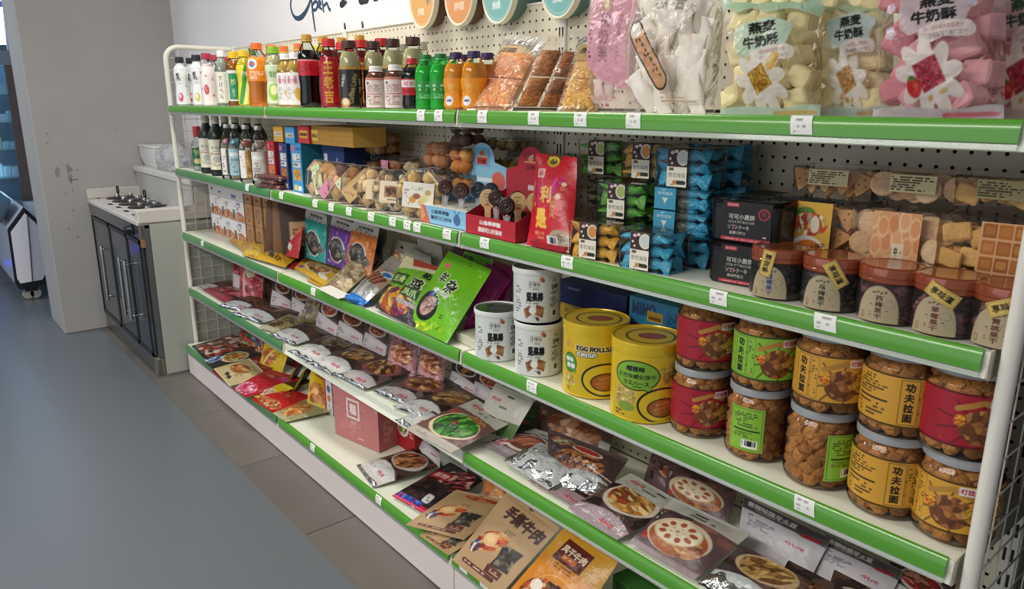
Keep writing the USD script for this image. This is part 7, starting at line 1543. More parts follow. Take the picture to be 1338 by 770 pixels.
lie('lying dark pouch with white front and golden strips, before the bay joint', ((2.0255, 0.0061, 0.4680), (2.1639, 0.0286, 0.4680), (2.2170, 0.2140, 0.4900), (2.0590, 0.2229, 0.4900)), lie_art(18, ('b88a4c', 'd0a868', '8a5c30', '4a3424'), '3a2c2c', 'd0cfce', .30), seed=54, foil=-.008)
greens = Art(12, 17, '6a4a40').E(6, 7.0, 5.2, 4.6, 'd8c0a4', 10).E(6.2, 7.2, 4.7, 4.1, '2c4a1c', 10).F(6.2, 7.3, 4.6, 4.0, ('3f8a2c', '5aa83c', '2c6a20', '7ac050', '1f4a18'), .8, 5, rot=60, stretch=2.4, dark=.5).F(5.6, 7.6, .9, .6, ('a85a34', '8a4028'), .5, 3).R(0, 12.6, 12, 17, 'b4b2a4').logo(3.4, 15, 3.0).N(5.2, 13.4, 4.6, .9, 1, '4a4844', 4).R(6.8, 15.2, 8.8, 15.6, '2a2a28', .1).E(1.6, 10.6, 1.1, .9, 'a84038').F(8, 11.4, 2.4, .8, ('c88858', 'a8683c'), .6, 3).R(0, 0, 12, 2.4, 'b8b0a4').N(1, .6, 4, 1.2, 2, '8a847c', 2)
lie('lying pouch with a bowl of green vegetables and tall grey header, at the bay joint', ((2.1943, -0.0598, 0.4700), (2.4052, -0.0467, 0.4700), (2.4531, 0.1223, 0.5250), (2.2517, 0.1526, 0.5250)), greens, SATIN, seed=55, bulge=.012, q=.9)
lie('pouch with crumpled silver front lying under the green vegetable pouch', ((2.1152, -0.0375, 0.4650), (2.2420, -0.0333, 0.4650), (2.2257, 0.1426, 0.4720), (2.0796, 0.1538, 0.4720)), lie_art(19, ('8a5a44', 'a87860'), '5a403c', 'c8cac8', .45), foil=-.012, seed=56, bulge=.006)
lie('grey-headed pouch with hang slot propped behind the green vegetable pouch', ((2.2942, 0.1000, 0.4587), (2.4800, 0.1000, 0.4911), (2.4940, 0.1700, 0.5914), (2.3257, 0.1700, 0.5943)), Art(12, 17, 'bab7aa').R(0, 0, 12, 6, '4a6a34').logo(3.0, 12.2, 3.0).N(5.4, 9.4, 5, 1.4, 1, '2c2a28', 4).R(5.4, 14.2, 7.6, 14.8, '2a2a28', .1), SATIN, seed=57)
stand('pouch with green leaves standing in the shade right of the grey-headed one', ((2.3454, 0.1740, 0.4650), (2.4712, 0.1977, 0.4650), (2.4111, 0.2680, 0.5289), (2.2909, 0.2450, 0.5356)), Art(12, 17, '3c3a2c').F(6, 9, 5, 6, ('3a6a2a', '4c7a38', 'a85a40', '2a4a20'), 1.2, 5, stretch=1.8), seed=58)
# near bay
saus2 = Art(12, 17, '5a4244').E(6.4, 8, 5.2, 4.4, 'd8c8b8', -8).E(6.6, 8.2, 4.6, 3.8, '6a3c2c', -8)
for k in range(4): saus2.S([(3.4 + k * 1.3, 6.6), (5.0 + k * 1.5, 10.4)], 1.3, ('8a4a34', 'a05a40')[k % 2]).S([(3.2 + k * 1.3, 6.9), (4.6 + k * 1.5, 10.2)], .3, 'c8886a')
saus2.R(0, 0, 12, 3.2, 'a09094').F(2.4, 5, 1.8, 2.4, ('d88890', 'e8b0b0', 'c05a68', 'f0d8d4'), .9, 4).R(0, 13, 12, 17, 'b2b0a6').N(4, 14, 6, 1, 1, '3a3834', 4)
lie('lying pouch with a plate of brown sausages at the left end of the near bay', ((2.4077, 0.0499, 0.4680), (2.5616, 0.0531, 0.4680), (2.6307, 0.2028, 0.5000), (2.4819, 0.1876, 0.5000)), saus2, seed=59, q=.9)
grill = Art(14, 18, '42302e').F(7, 6.4, 5.4, 4.2, ('8a4c2c', 'a8643a', '5a2e1e', 'b87844'), 1.6, 6, rot=40, stretch=2.2, dark=.55).E(8, 12.4, 2.8, 1.9, 'd8c8b8').E(8, 12.5, 2.4, 1.5, 'a82c24').F(3.4, 13.4, 2.6, 2.2, ('b8a888', '6a8a48', 'c03838', '8a7058'), .8, 3).R(0, 15.6, 14, 18, '5a4448')
for k in range(5): grill.S([(3 + k * 1.6, 4), (5.4 + k * 1.6, 8.6)], .3, '3a1c14')
grill.S([(9, 4.4), (13.6, 2.4)], .4, 'd8c8a8').S([(9.4, 6), (13.8, 4.4)], .4, 'd8c8a8')
lie('pouch with grilled brown tofu and a red sauce dish lying behind the silver end', ((2.6558, 0.0750, 0.4900), (2.8340, 0.0991, 0.4900), (2.8231, 0.1897, 0.5400), (2.5672, 0.1552, 0.5400)), grill, seed=60, bulge=.02, q=.9)
sil = Art(14, 18, 'c6c8c6').R(0, 12, 14, 18, 'a8aaa8').N(4, 8, 6, .8, 1, '8a8c8a', 3)
t = lie('big silver-ended pouch crushed over the green rail, left half', ((2.5451, 0.0252, 0.4750), (2.7146, 0.0216, 0.4700), (2.7480, 0.1293, 0.5050), (2.5624, 0.1326, 0.5050)), sil, CRINK, seed=61, bulge=.018, wr=.006)
foil_end(t, (np.array((2.5451, 0.0252, 0.4750)) + (2.7146, 0.0216, 0.4700)) / 2, (2.5277, 0.0342, 0.4740), (2.7245, 0.0277, 0.4680), (.02, .075, .012), .022, 61)
t = lie('big silver-ended pouch crushed over the green rail, right half', ((2.6980, 0.0367, 0.4700), (2.8277, 0.0909, 0.4700), (2.8334, 0.1363, 0.5050), (2.6913, 0.1373, 0.5050)), sil, CRINK, seed=62, bulge=.02, wr=.007)
foil_end(t, (np.array((2.6980, 0.0367, 0.4700)) + (2.8277, 0.0909, 0.4700)) / 2, (2.6900, 0.0389, 0.4700), (2.8397, 0.0889, 0.4680), (.03, .06, .012), .022, 62)
tof = Art(13, 18, '6a4c48').F(6, 9, 5.6, 5.4, ('c88860', 'a8643c', 'e0b090', '8a4a30'), 1.7, 7, stretch=2, rot=70, dark=.5).R(0, 14.6, 13, 18, '4a3638').T('辣味土豆', 8, 15.8, 1.5, 'e8e0d8', w=6.6, b=2, al='c').R(0, 0, 13, 3, 'b8a8ac').R(11.2, 4, 13, 9, 'c8c0c4')
stand('standing pouch lettered 辣味土豆 with a bowl of fried strips, under the yellow tins', ((2.4665, 0.2076, 0.4650), (2.6972, 0.2402, 0.4650), (2.6734, 0.3100, 0.5324), (2.4536, 0.2770, 0.5499)), tof, seed=63, q=.9)
stand('standing pouch with pink meat slices, left of the fried strips pouch', ((2.4114, 0.2209, 0.4650), (2.4859, 0.2312, 0.4650), (2.4341, 0.3020, 0.5127), (2.3639, 0.2920, 0.5217)), Art(10, 17, '7a5058').F(5, 9, 4.6, 7, ('d8988c', 'c07868', 'e8b8a8', 'a05a54'), 1.8, 7, stretch=2, rot=80), seed=64)
fries = lambda s: lie_art(s, ('b87838', 'd8a050', '8a4820', 'e8c888', 'a84824'), '5a4044', 'a8949a', .22, bowl='d8c8b8', head=4.6, rot=10)
lie('lying pouch with sauced fries and grey slotted header, before the pegboard gap', ((2.8064, 0.0003, 0.4700), (2.9660, -0.0068, 0.4680), (3.0239, 0.1515, 0.5200), (2.8475, 0.1689, 0.5200)), fries(20), seed=65, q=.85)
lie('pink-brown pouch lying under the fries pouch, its edge over the rail', ((2.6440, 0.0187, 0.4660), (2.8568, 0.0199, 0.4660), (2.8671, 0.1387, 0.4740), (2.6758, 0.1343, 0.4740)), lie_art(21, ('a88088', 'c8a0a4', '8a6068'), '7a5860', 'a88e94', .3), seed=66, bulge=.006)
def lotus(s, head):
    a = Art(14, 18, '5a4346'); cx, cy = 6.6, 7.2
    a.F(7, 14, 7, 4, ('6a4c4c', '8a5a50', '4a3638'), 2, s, rect=True, dark=.2).E(cx, cy, 5.8, 5.2, 'd8c4a8', 12).E(cx + .2, cy - .6, 5.3, 4.5, 'a8582c', 12).F(cx + 1.2, cy - 1.6, 4.2, 3.2, ('b8642c', 'c8803c', '8a3c1c', 'd8a058'), 1.2, s + 2, dark=.4)
    a.E(cx - .4, cy + .9, 4.4, 3.7, 'd8bc90', 8).E(cx - .4, cy + 1.0, 4.1, 3.4, 'e8d8b8', 8)
    for k in range(9):
        t = k * .698 + .2; a.E(cx - .4 + 2.9 * math.cos(t), cy + 1.0 + 2.4 * math.sin(t), .72, .58, 'a85030', math.degrees(t))
    a.E(cx - .4, cy + 1, .35, .3, 'a87850')
    for k in range(5): a.E(cx - .4 + 1.3 * math.cos(k * 1.257), cy + 1.0 + 1.1 * math.sin(k * 1.257), .2, .16, 'b08058')
    a.R(.4, 9.4, 1.3, 13, '24221f').N(.5, 9.6, .7, 3.2, 6, 'd8d0c0', s).E(1.4, 4, .5, 1.1, 'b82820', 20).R(0, 0, 14, 1.6, '8a7478')
    if head: a.R(0, 13.6, 14, 18, 'b4b1a5').R(5.4, 15.6, 7.8, 16.2, '24221f', .1).N(5, 14.2, 6, 1, 1, '4a4844', s)
    return a
lie('lying pouch with a large lotus root slice and grey slotted header', ((2.9888, 0.0069, 0.4700), (3.1585, 0.0099, 0.4680), (3.1947, 0.1418, 0.5350), (3.0018, 0.1353, 0.5350)), lotus(22, True), SATIN, seed=67, bulge=.018, q=.8)
stand('standing pouch with a lotus root slice under the noodle jars', ((2.9198, 0.2051, 0.4650), (3.0873, 0.2223, 0.4650), (3.0652, 0.2930, 0.5366), (2.8808, 0.2760, 0.5430)), lotus(23, False), seed=68, q=.8)
stand('pink pouch edge with a half lotus slice, left of the standing lotus pouch', ((2.8262, 0.2425, 0.4650), (2.9111, 0.2507, 0.4650), (2.8800, 0.3100, 0.5107), (2.8032, 0.3020, 0.5128)), Art(10, 17, '6a4c52').E(8, 9, 3.4, 3.6, 'e0c8a0').E(8.4, 9, 2.8, 3.0, 'c05a48').F(3, 12, 3, 4, ('8a6068', 'a87878', '5a4048'), 1.2, 4, rect=True).R(2, 2, 3.2, 6.4, '24221f'), seed=69)
wht = Art(15, 18, 'cfc9d1').R(0, 14.0, 15, 18, '4c4448')
for k in range(12): wht.S([(0, 14.1 + k * .3), (7, 14.4 + k * .3), (15, 13.9 + k * .28)], .07, '6a6066', .7)
wht.T('香辣味狼牙土豆', 5.4, 16.2, 2.0, 'f0eaec', w=9.0, b=2, rot=-2, al='c').N(1.6, 14.6, 6.6, .6, 1, 'a8a0a8', 2).E(12.4, 14.4, 1.9, .6, 'a82430', 14).S([(10.4, 14.0), (9.6, 14.4)], .2, '5a7a38').N(1.4, 8.8, 5.6, 3.2, 6, '3c3840', 3).N(1.4, 12.4, 2.4, .7, 1, '3c3840', 4).logo(10.8, 9.4, 3.0).P([(0, 0), (15, 0), (15, 1.6), (8, 2.4), (0, 1)], 'b8b0b8')
stand('white and grey pouch lettered 香辣味狼牙土豆 with a red chili, right of the lotus pouches', ((3.1448, 0.1721, 0.4650), (3.3056, 0.1716, 0.4650), (3.3104, 0.2420, 0.5408), (3.1092, 0.2430, 0.5470)), wht, seed=70, q=.8)
stand('second white potato pouch standing under the nearest noodle jars', ((3.3064, 0.1876, 0.4650), (3.4416, 0.1881, 0.4650), (3.4437, 0.2590, 0.5317), (3.2898, 0.2580, 0.5346)), wht, seed=71, q=.85)
stand('dark pouch with striped top at the near end, by the wire panel', ((3.4277, 0.2186, 0.4650), (3.5304, 0.2190, 0.4650), (3.5247, 0.2900, 0.5360), (3.4096, 0.2890, 0.5406)), stand_art(24, ('c03028', 'e0a088', '8a3c28'), bg='38282a'), seed=72, q=.85)
t = lie('silver-fronted pouch with golden wedges lying at the rail, right of the lotus pouch', ((3.1728, 0.0077, 0.4700), (3.2945, 0.0043, 0.4680), (3.3483, 0.1114, 0.5200), (3.1901, 0.1130, 0.5200)), lie_art(25, ('b88a4c', 'd0a868', '8a5c30'), '4a4044', 'bfc3c0', .40, bowl='c8a880'), seed=73, q=.85)
foil_end(t, (np.array((3.1728, 0.0077, 0.4700)) + (3.2945, 0.0043, 0.4680)) / 2, (3.1702, 0.0033, 0.4740), (3.3009, 0.0015, 0.4700), (.012, .05, .012), .016, 73)
lie('dark pouch with sliced meat lying right of the golden wedges pouch', ((3.2902, 0.0489, 0.4700), (3.3967, 0.0334, 0.4680), (3.4162, 0.1380, 0.5200), (3.2791, 0.1396, 0.5200)), lie_art(26, ('6a3c28', '8a5438', 'b87a50', '40241a'), '2c2224', 'a09a9c', .2), seed=74, q=.9)
lie('dark pouch with a dish of red chili oil lying near the wire panel', ((3.3765, 0.0863, 0.4700), (3.4797, 0.0751, 0.4680), (3.4789, 0.1740, 0.5200), (3.3510, 0.1805, 0.5200)), lie_art(27, ('a82420', 'c04030', '7a1814', 'd86a50'), '2e2426', 'a09a9c', .2, bowl='d8c8b8'), seed=75, q=.9)

# ---------------------------------------------------------------- bottom deck
Z5 = .1625
mg_ = ('6a3a2c', '8a5038', '3a2420', 'c8a088', 'b03a2c', 'e0d0c0')
lie('dark pouch with rows of meat pictures lying at the far left of the bottom deck', ((0.0757, -0.0391, 0.1680), (0.3356, -0.0541, 0.1680), (0.3048, 0.2812, 0.1760), (0.0369, 0.2454, 0.1760)), Art(14, 18, '2c2220').F(7, 9, 6.6, 8, mg_, 1.7, 3, rect=True, dark=.5).R(0, 0, 14, .8, '1c1818'), seed=81, bulge=.007)
lie('dark pouch with a colourful dish on it, second on the bottom deck', ((0.3262, -0.0656, 0.1680), (0.5251, -0.0737, 0.1680), (0.4962, 0.2032, 0.1780), (0.3045, 0.1930, 0.1780)), Art(14, 18, '2a2826').E(7, 9, 5, 4.4, 'd8c8a8').F(7, 9, 4.4, 3.8, ('d89040', 'c8502c', '5a9a3c', 'e8c868'), 1, 5).F(3, 3, 3, 2.6, ('5a7ab0', '8aa0c8', '2c3a5a', 'e0e0e0'), 1, 6, rect=True), seed=82, bulge=.008)
lie('dark red pouch lying between the dish pouch and the cream pork pouch', ((0.5161, -0.0847, 0.1680), (0.6803, -0.0852, 0.1680), (0.6882, 0.1546, 0.1800), (0.4860, 0.1460, 0.1800)), Art(14, 18, '8a1c20').F(7, 9, 5, 3.6, ('d87a40', 'b84a28', 'e8b078'), 1.2, 5).N(3, 14, 7, 2, 2, 'e8c8b0', 3), seed=83, bulge=.008)
pork = Art(16, 18, 'c4b283').E(7, 9.6, 4.6, 4.0, 'a8683c', 20).F(7, 9.8, 4.0, 3.2, ('b8703c', 'c88a50', '8a4a24', 'd8a068'), 1.5, 5, rot=30, stretch=2).T('Pork', 10.4, 15.0, 2.6, '7a5434', w=7, rot=2, b=1, al='c').N(9.6, 5, 4, 3, 4, '8a7448', 3).E(7.2, 3.2, 1.3, 1.0, '2c2420').E(9.6, 2.8, 1.2, 1.0, '2c2420').R(0, 0, 16, .8, 'd8c898').R(0, 17.2, 16, 18, 'd8c898')
lie('cream coloured pouch lettered Pork with a brown meat picture, on the bottom deck', ((0.5198, -0.0745, 0.1780), (0.7834, -0.0936, 0.1760), (0.8122, 0.0753, 0.1900), (0.5128, 0.0989, 0.1900)), pork, FILM, seed=84, q=.9, bulge=.012)
lie('red pouch with pink crumpled end lying right of the cream pork pouch', ((0.8166, -0.0954, 0.1760), (0.9490, -0.0818, 0.1720), (0.9851, 0.1649, 0.2050), (0.7523, 0.0938, 0.2050)), Art(14, 18, 'a81c28').F(6, 3, 6, 3, ('d8507a', 'e890a8', 'c02848', 'f0c0cc'), 1, 5).N(5, 12, 5, 1.6, 2, 'e8a8a0', 3).E(11, 14, 2, 2, 'b03878'), FILM, seed=85, bulge=.02)
lie('yellow and red pouch with a picture band lying on the bottom deck', ((0.9155, -0.0692, 0.1720), (1.0055, -0.0317, 0.1700), (1.0199, 0.1985, 0.2000), (0.8445, 0.1339, 0.2000)), Art(14, 18, 'd8b828').F(6, 4, 6, 3, ('c8a888', 'e0d0b0', 'a87048'), 1.4, 5).R(0, 10, 14, 18, '3a2c14').R(0, 8.6, 14, 10.4, 'e8d040'), FILM, seed=86)
lie('bright red pouch lying under the yellow one, by the rail joint', ((0.9680, -0.0698, 0.1680), (1.1635, -0.0571, 0.1680), (1.1468, 0.1436, 0.1760), (0.9149, 0.0808, 0.1760)), Art(14, 18, 'b81a20').F(7, 3.4, 6, 2.8, ('c87848', 'e0a878', 'a84a30'), 1.2, 5).N(3, 10, 8, 2, 1, 'd86a50', 3), FILM, seed=87, bulge=.012)
lie('pale olive pouch with fried chicken picture lying at the rail joint', ((1.1635, -0.0571, 0.1680), (1.2833, -0.0508, 0.1680), (1.3241, 0.1187, 0.1800), (1.1355, 0.1147, 0.1800)), Art(14, 18, '9a9468').F(6.4, 8, 5, 6, ('c87c40', 'a85a28', 'e0a868'), 1.8, 5, stretch=1.6).R(0, 0, 14, 2, 'b8b48c').R(0, 15.4, 14, 18, 'a8a278'), FILM, seed=88)
stand('small bright patterned pouch standing at the back, far left of the bottom deck', ((0.2052, 0.1580, 0.1680), (0.3609, 0.1940, 0.1680), (0.2059, 0.2640, 0.2302), (0.0526, 0.2290, 0.2432)), Art(12, 12, '6a4038').F(6, 6, 6, 6, ('d8d0c8', 'c04a38', 'e0a050', '4a6a9a', '8a3028', '5a8a48'), 1.8, 5, rect=True), FILM, seed=89)
stand('orange-brown pouch standing at the back, left of the yellow leaning one', ((0.3973, 0.1642, 0.1680), (0.5214, 0.2076, 0.1680), (0.3837, 0.2780, 0.2377), (0.2744, 0.2350, 0.2524)), Art(12, 12, 'a85a30').F(6, 6, 6, 6, ('c8783c', 'd89a58', '8a3c20', '4a5a8a'), 1.6, 5, rect=True), FILM, seed=90)
ylc = Art(12, 18, 'd8b820').F(4.4, 7, 3.8, 5, ('c87838', 'a85824', 'e0a058'), 2, 5).S([(2, 1), (7, 14)], .9, 'e8cc80').N(7, 8, 4, 3, 2, '6a5010', 3)
stand('yellow glossy pouch leaning at the back with a tan stick shape on it', ((0.5852, 0.1137, 0.1680), (0.7528, 0.1560, 0.1680), (0.7112, 0.2270, 0.2762), (0.5274, 0.1840, 0.2844)), ylc, FILM, seed=91)
stand('dark red pouch standing behind the black and yellow ones', ((0.6226, 0.2267, 0.1680), (0.7491, 0.2475, 0.1680), (0.6603, 0.3100, 0.2609), (0.5490, 0.2890, 0.2605)), Art(10, 14, '7a2420').N(2, 5, 6, 4, 3, 'b87860', 3), FILM, seed=92)
stand('black and yellow pouch leaning like a book page, left of the pair', ((0.9638, 0.0594, 0.1680), (0.8986, 0.1510, 0.1680), (0.9025, 0.2220, 0.2689), (0.9599, 0.1300, 0.2487)), Art(12, 18, '241c14').R(0, 0, 2.2, 18, 'd8c028').R(10.6, 0, 12, 18, 'a02420'), FILM, seed=93, bulge=.008, back='c8b020')
stand('black and yellow pouch leaning like a book page, right of the pair', ((1.0221, 0.0757, 0.1680), (0.9595, 0.1669, 0.1680), (0.9639, 0.2370, 0.2680), (1.0190, 0.1460, 0.2550)), Art(12, 18, '241c14').R(0, 0, 2.2, 18, 'd8c028').R(10.6, 0, 12, 18, 'a02420'), FILM, seed=94, bulge=.008, back='c8b020')
ych = Art(10, 18, 'd8b81c').F(5, 6.4, 4.4, 5.4, ('c87a38', 'a85420', 'e0a860', 'd89048'), 2, 5).T('炸鸡', 6, 15.4, 2.6, 'b83020', w=5.4, b=3, al='c').R(8.8, 0, 10, 18, '9a2c1c').E(5, 1.6, 3, .9, 'c8c028')
stand('yellow pouch with fried chicken picture standing left of the pink sakura box', ((1.1915, 0.0744, 0.1680), (1.3045, 0.1143, 0.1680), (1.1745, 0.1850, 0.2703), (1.1133, 0.1450, 0.3166)), ych, FILM, seed=95)
skr = Art(18, 17, 'c47a78')
rgs = np.random.RandomState(3)
for k in range(26):
    x, y = rgs.uniform(.6, 17.4), rgs.uniform(.6, 16.4)
    for j in range(5): skr.E(x + .42 * math.cos(j * 1.257), y + .42 * math.sin(j * 1.257), .34, .26, ('b86a68', 'd08c88')[k % 2], j * 72, a=.75)
for k in range(6): skr.T('sakura'[k], 3.0 + k * 1.72, 14.2 - .02 * k, 1.25 if k not in (2,) else 1.7, 'dba6a0', w=1.0, b=0, al='c')
skr.R(5.4, 6.6, 10.6, 12.2, 'ecdcd8').R(6.0, 7.2, 10.0, 11.6, 'c06a68').T('糕', 8.0, 9.4, 3.3, 'f0e4e0', w=3.1, b=2, al='c').S([(7, 6), (8, 4.6), (9, 6), (8, 5.4), (7, 6)], .16, 'e4c0bc').E(8, 4.9, 1.4, 1.0, 'e0b4b0', ring=.14).N(9, 1.4, 3, .5, 1, 'f0dcd8', 2)
pa, pb_ = (1.4812, 0.0553, 0.1625), (1.7269, 0.1030, 0.1625)
t = thing('pink_gift_box', 'square pink gift box lettered sakura with a white framed character', 'gift box', ((pa[0] + pb_[0]) / 2, (pa[1] + pb_[1]) / 2 + .045, Z5), math.degrees(math.atan2(pb_[1] - pa[1], pb_[0] - pa[0])))
wbx = math.hypot(pb_[0] - pa[0], pb_[1] - pa[1])
part(t, 'printed_card', carton(wbx, .09, .235, skr, Art(9, 23, 'b86a6a').N(2, 3, 5, 8, 10, 'd8a8a4', 3), 'c07674', spacing(pa, .9)), PAPER, False)
part(t, 'lid_line', box(-wbx / 2 - .0004, wbx / 2 + .0004, -.0455, -.045, .2, .2006), mat('9a5654', .6), False)
t = thing('thin_white_carton', 'narrow white and red carton standing between chicken pouch and pink box', 'carton', ((1.3126, 0.1200, 0.1625)[0] - .01, (1.3126, 0.1200, 0.1625)[1] + .04, Z5), 6)
part(t, 'printed_card', carton(.055, .08, .17, Art(5, 17, 'd8d4d0').R(0, 0, 1.2, 17, 'b83428').E(3, 11, 1.2, 1.6, '4a6a9a').E(3, 7, 1.1, 1.6, 'c87858').N(1.6, 2, 3, 3, 4, '6a6460', 2), 'c8b0a8', 'd8d4d0', .003), PAPER, False)
pa = (1.7813, 0.1785, 0.1625)
rb = Art(8, 17, 'a8141c').E(2.6, 9, 3.0, 4.6, 'e8dcd0').E(2.2, 9, 2.5, 4.0, '5a2c1c').F(2.2, 9, 2.4, 3.9, ('c87838', 'e8c070', '5a8a3c', '8a3c24', 'e8e0d0'), .9, 4).N(5.6, 5, 1.8, 7, 6, 'e8a898', 3)
t = thing('red_food_carton', 'red carton with a bowl picture standing behind the pink sakura box', 'carton', (pa[0], pa[1] + .055, Z5), 0)
part(t, 'printed_card', carton(.12, .09, .19, rb, 'a01820', 'a8141c', spacing(pa)), PAPER, False)
stand('white-bottomed pouch standing right of the red carton on the bottom deck', ((1.8723, 0.1789, 0.1680), (1.9898, 0.1895, 0.1680), (1.8984, 0.2600, 0.2233), (1.7770, 0.2490, 0.2302)), stand_art(31, ('5a3c34', '8a6a58', 'b89a84'), bg='6a5850', frac=.62), seed=96)
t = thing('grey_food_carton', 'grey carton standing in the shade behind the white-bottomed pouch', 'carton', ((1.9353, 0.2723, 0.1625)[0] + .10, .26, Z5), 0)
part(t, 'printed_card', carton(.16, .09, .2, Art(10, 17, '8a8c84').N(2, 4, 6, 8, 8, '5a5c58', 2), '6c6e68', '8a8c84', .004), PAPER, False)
lie('brown meat pouch with white front lying before the pink box', ((1.7778, 0.0018, 0.1680), (1.9497, -0.0303, 0.1680), (1.9989, 0.1776, 0.1900), (1.8279, 0.2050, 0.1900)), lie_art(32, ('8a4a2c', 'a8683c', '5a2c1c', 'c89060'), '5a3426', 'd4d2d0', .34, bowl='c8c0b8'), seed=97, foil=-.010)
drk = Art(16, 20, '1e1a1c').F(10, 14.4, 6, 5, ('6a1c24', '8a3038', '3a1418', 'a85a5c', 'd0a098'), .8, 5, stretch=2.2, rot=40, dark=.5).R(1, 11.6, 8.4, 15.4, '9a1420', .2).T('麻辣', 4.8, 13.5, 2.6, 'd8a8a0', w=6, b=2, al='c').F(6, 7, 6, 4, ('2a2020', '3a2828', '181416'), 1.6, 6, rect=True, dark=.2).R(8.6, 3.0, 11.4, 6.0, 'd8d4d0', .8).N(9, 3.6, 2, 1.6, 3, '3a3634', 2).R(0, 0, 16, 1.9, 'c8284c').F(5, 1.9, 5, .8, ('3a5ac0', '5a7ad8', 'c83060', '2a3a8a'), .7, 4, rect=True).S([(0, .6), (16, .6)], .4, 'e86a90')
lie('black and red pouch with bright pink front edge lying on the bottom deck', ((2.0383, -0.0255, 0.1720), (2.2207, -0.0017, 0.1720), (2.1941, 0.2232, 0.2050), (2.0221, 0.2121, 0.2050)), drk, printmat(.2, bump=.3, bscale=30), seed=98, q=.85, bulge=.014)
def kraft_beef(fold=True):
    a = Art(16, 22, 'b4936a').T('手撕牛肉', 9.4, 17.4, 4.2, '3a1a12', w=11.6, rot=-4, b=3, al='c') if fold else Art(16, 22, 'b4936a').F(9, 19, 5, 1.6, ('c85a30', 'a84020', 'd88850'), .8, 3, stretch=2)
    a.F(6.2, 9.4, 4.4, 2.6, ('b83c28', 'c8582c', 'e0b078', '7a2818', 'd88a50'), 1.0, 6, rot=38, stretch=2.0, dark=.4).E(5.8, 9.6, 1.9, 1.7, 'e0b47c').E(5.6, 9.9, 1.2, .9, 'ecc890').F(3.2, 6.2, 1.6, 1.6, ('4a6a9a', '2a3c5a', 'd8d0c8', '7a2c20'), .6, 5)
    a.P([(9.4, 4.4), (13.6, 5.4), (14.4, 11.4), (10.6, 11.0)], '2c2620').F(11.9, 8, 2, 3, ('3a3228', '5a5040', '8a8270', '1e1a16'), 1.1, 7, rect=True, rot=8, dark=.5).R(9.0, 2.6, 13.4, 4.8, '5a2418').N(9.4, 3.1, 3.6, 1.1, 2, 'c8a080', 2)
    a.R(2.2, 1.4, 12.6, 2.5, '5a2418', .4).N(2.8, 1.65, 9, .6, 1, 'd8b090', 3).N(7.4, 12.8, 4, 1.4, 3, '6a4028', 4).R(0, 20.4, 16, 20.6, '9a7c54').E(8, 21.3, .7, .25, '3a2c20')
    return a
lie('brown paper beef pouch lying on top of another, bulging, near the black and red pouch', ((2.2277, -0.0917, 0.1850), (2.3932, -0.0021, 0.1800), (2.3785, 0.1853, 0.2250), (2.2144, 0.1002, 0.2250)), kraft_beef(False), printmat(.5, bump=.1), seed=99, q=.85, bulge=.02, wr=.002)
lie('brown paper beef pouch lying underneath the bulging one, its dark window in shade', ((2.2774, -0.0767, 0.1680), (2.4110, -0.0678, 0.1680), (2.3987, 0.0875, 0.1760), (2.2563, 0.0578, 0.1760)), kraft_beef(False), printmat(.5, bump=.1), seed=100, bulge=.008)
stand('orange-brown pouch standing behind the kraft beef pouches under the near bay', ((2.2493, 0.1681, 0.1680), (2.3821, 0.2310, 0.1680), (2.3211, 0.3020, 0.2205), (2.1821, 0.2390, 0.2382)), Art(14, 14, 'a8683c').F(7, 7, 6, 6, ('c8783c', 'b86830', '9a542a', 'd8985c'), 2.2, 5, rect=True, dark=.2).F(4, 11, 2.6, 1.6, ('d8b888', '8a4a28'), .7, 3), FILM, seed=101)
stand('brown paper beef pouch lettered 手撕牛肉 leaning on the bottom rail', ((2.4327, -0.0703, 0.1660), (2.6361, -0.0692, 0.1660), (2.6896, 0.0900, 0.3256), (2.4672, 0.1000, 0.3347)), kraft_beef(True), printmat(.5, bump=.08), seed=102, q=.75, bulge=.02, wr=.0015)
org_ = Art(16, 22, 'd08420').R(0, 14, 16, 22, 'c8922c').R(3.2, 14.2, 11.2, 19.6, '5a1c14').T('风干牛肉', 7.2, 17.4, 2.0, 'e8d8b8', w=7, rot=0, b=2, al='c').R(5.2, 15.0, 9.2, 16.4, 'b8642c', .3).N(5.6, 15.4, 3.2, .6, 1, 'e8c090', 3).N(5, 12.6, 8, 1.4, 2, '7a3c18', 4)
org_.F(5, 6.4, 4.0, 2.4, ('b83c28', 'c8582c', 'e0b078', '7a2818', '4a6a9a'), 1.0, 6, rot=42, stretch=2.0, dark=.4).E(4.8, 7.2, 1.5, 1.4, 'ece0d0').P([(6, 2), (12, 3), (13.6, 9), (9, 10)], '3a2018').F(9.8, 6, 3, 3.6, ('4a2818', '6a3c24', '2c1810', '8a5838'), 1.4, 7, rect=True, dark=.4).E(9, 6, 5.6, 5.6, 'e8b060', ring=.2).N(2, 1, 6, .6, 1, 'e8c090', 4)
stand('orange pouch lettered 风干牛肉 with a dark label block leaning on the bottom rail', ((2.6491, -0.0723, 0.1660), (2.8663, -0.0582, 0.1660), (2.8982, 0.0800, 0.3394), (2.7070, 0.1000, 0.3432)), org_, printmat(.3, bump=.12), seed=103, q=.75, bulge=.02, wr=.002)
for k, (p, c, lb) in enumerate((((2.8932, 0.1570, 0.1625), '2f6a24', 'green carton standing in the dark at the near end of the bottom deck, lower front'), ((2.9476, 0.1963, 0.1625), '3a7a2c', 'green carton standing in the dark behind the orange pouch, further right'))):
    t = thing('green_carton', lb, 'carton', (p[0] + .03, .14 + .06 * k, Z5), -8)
    part(t, 'printed_card', carton(.12, .08, .11 + .02 * k, Art(10, 14, c).R(1, 8, 9, 13, '1f4a18').N(2, 2, 6, 4, 4, 'a8c890', 2), c, c, .003), PAPER, False)

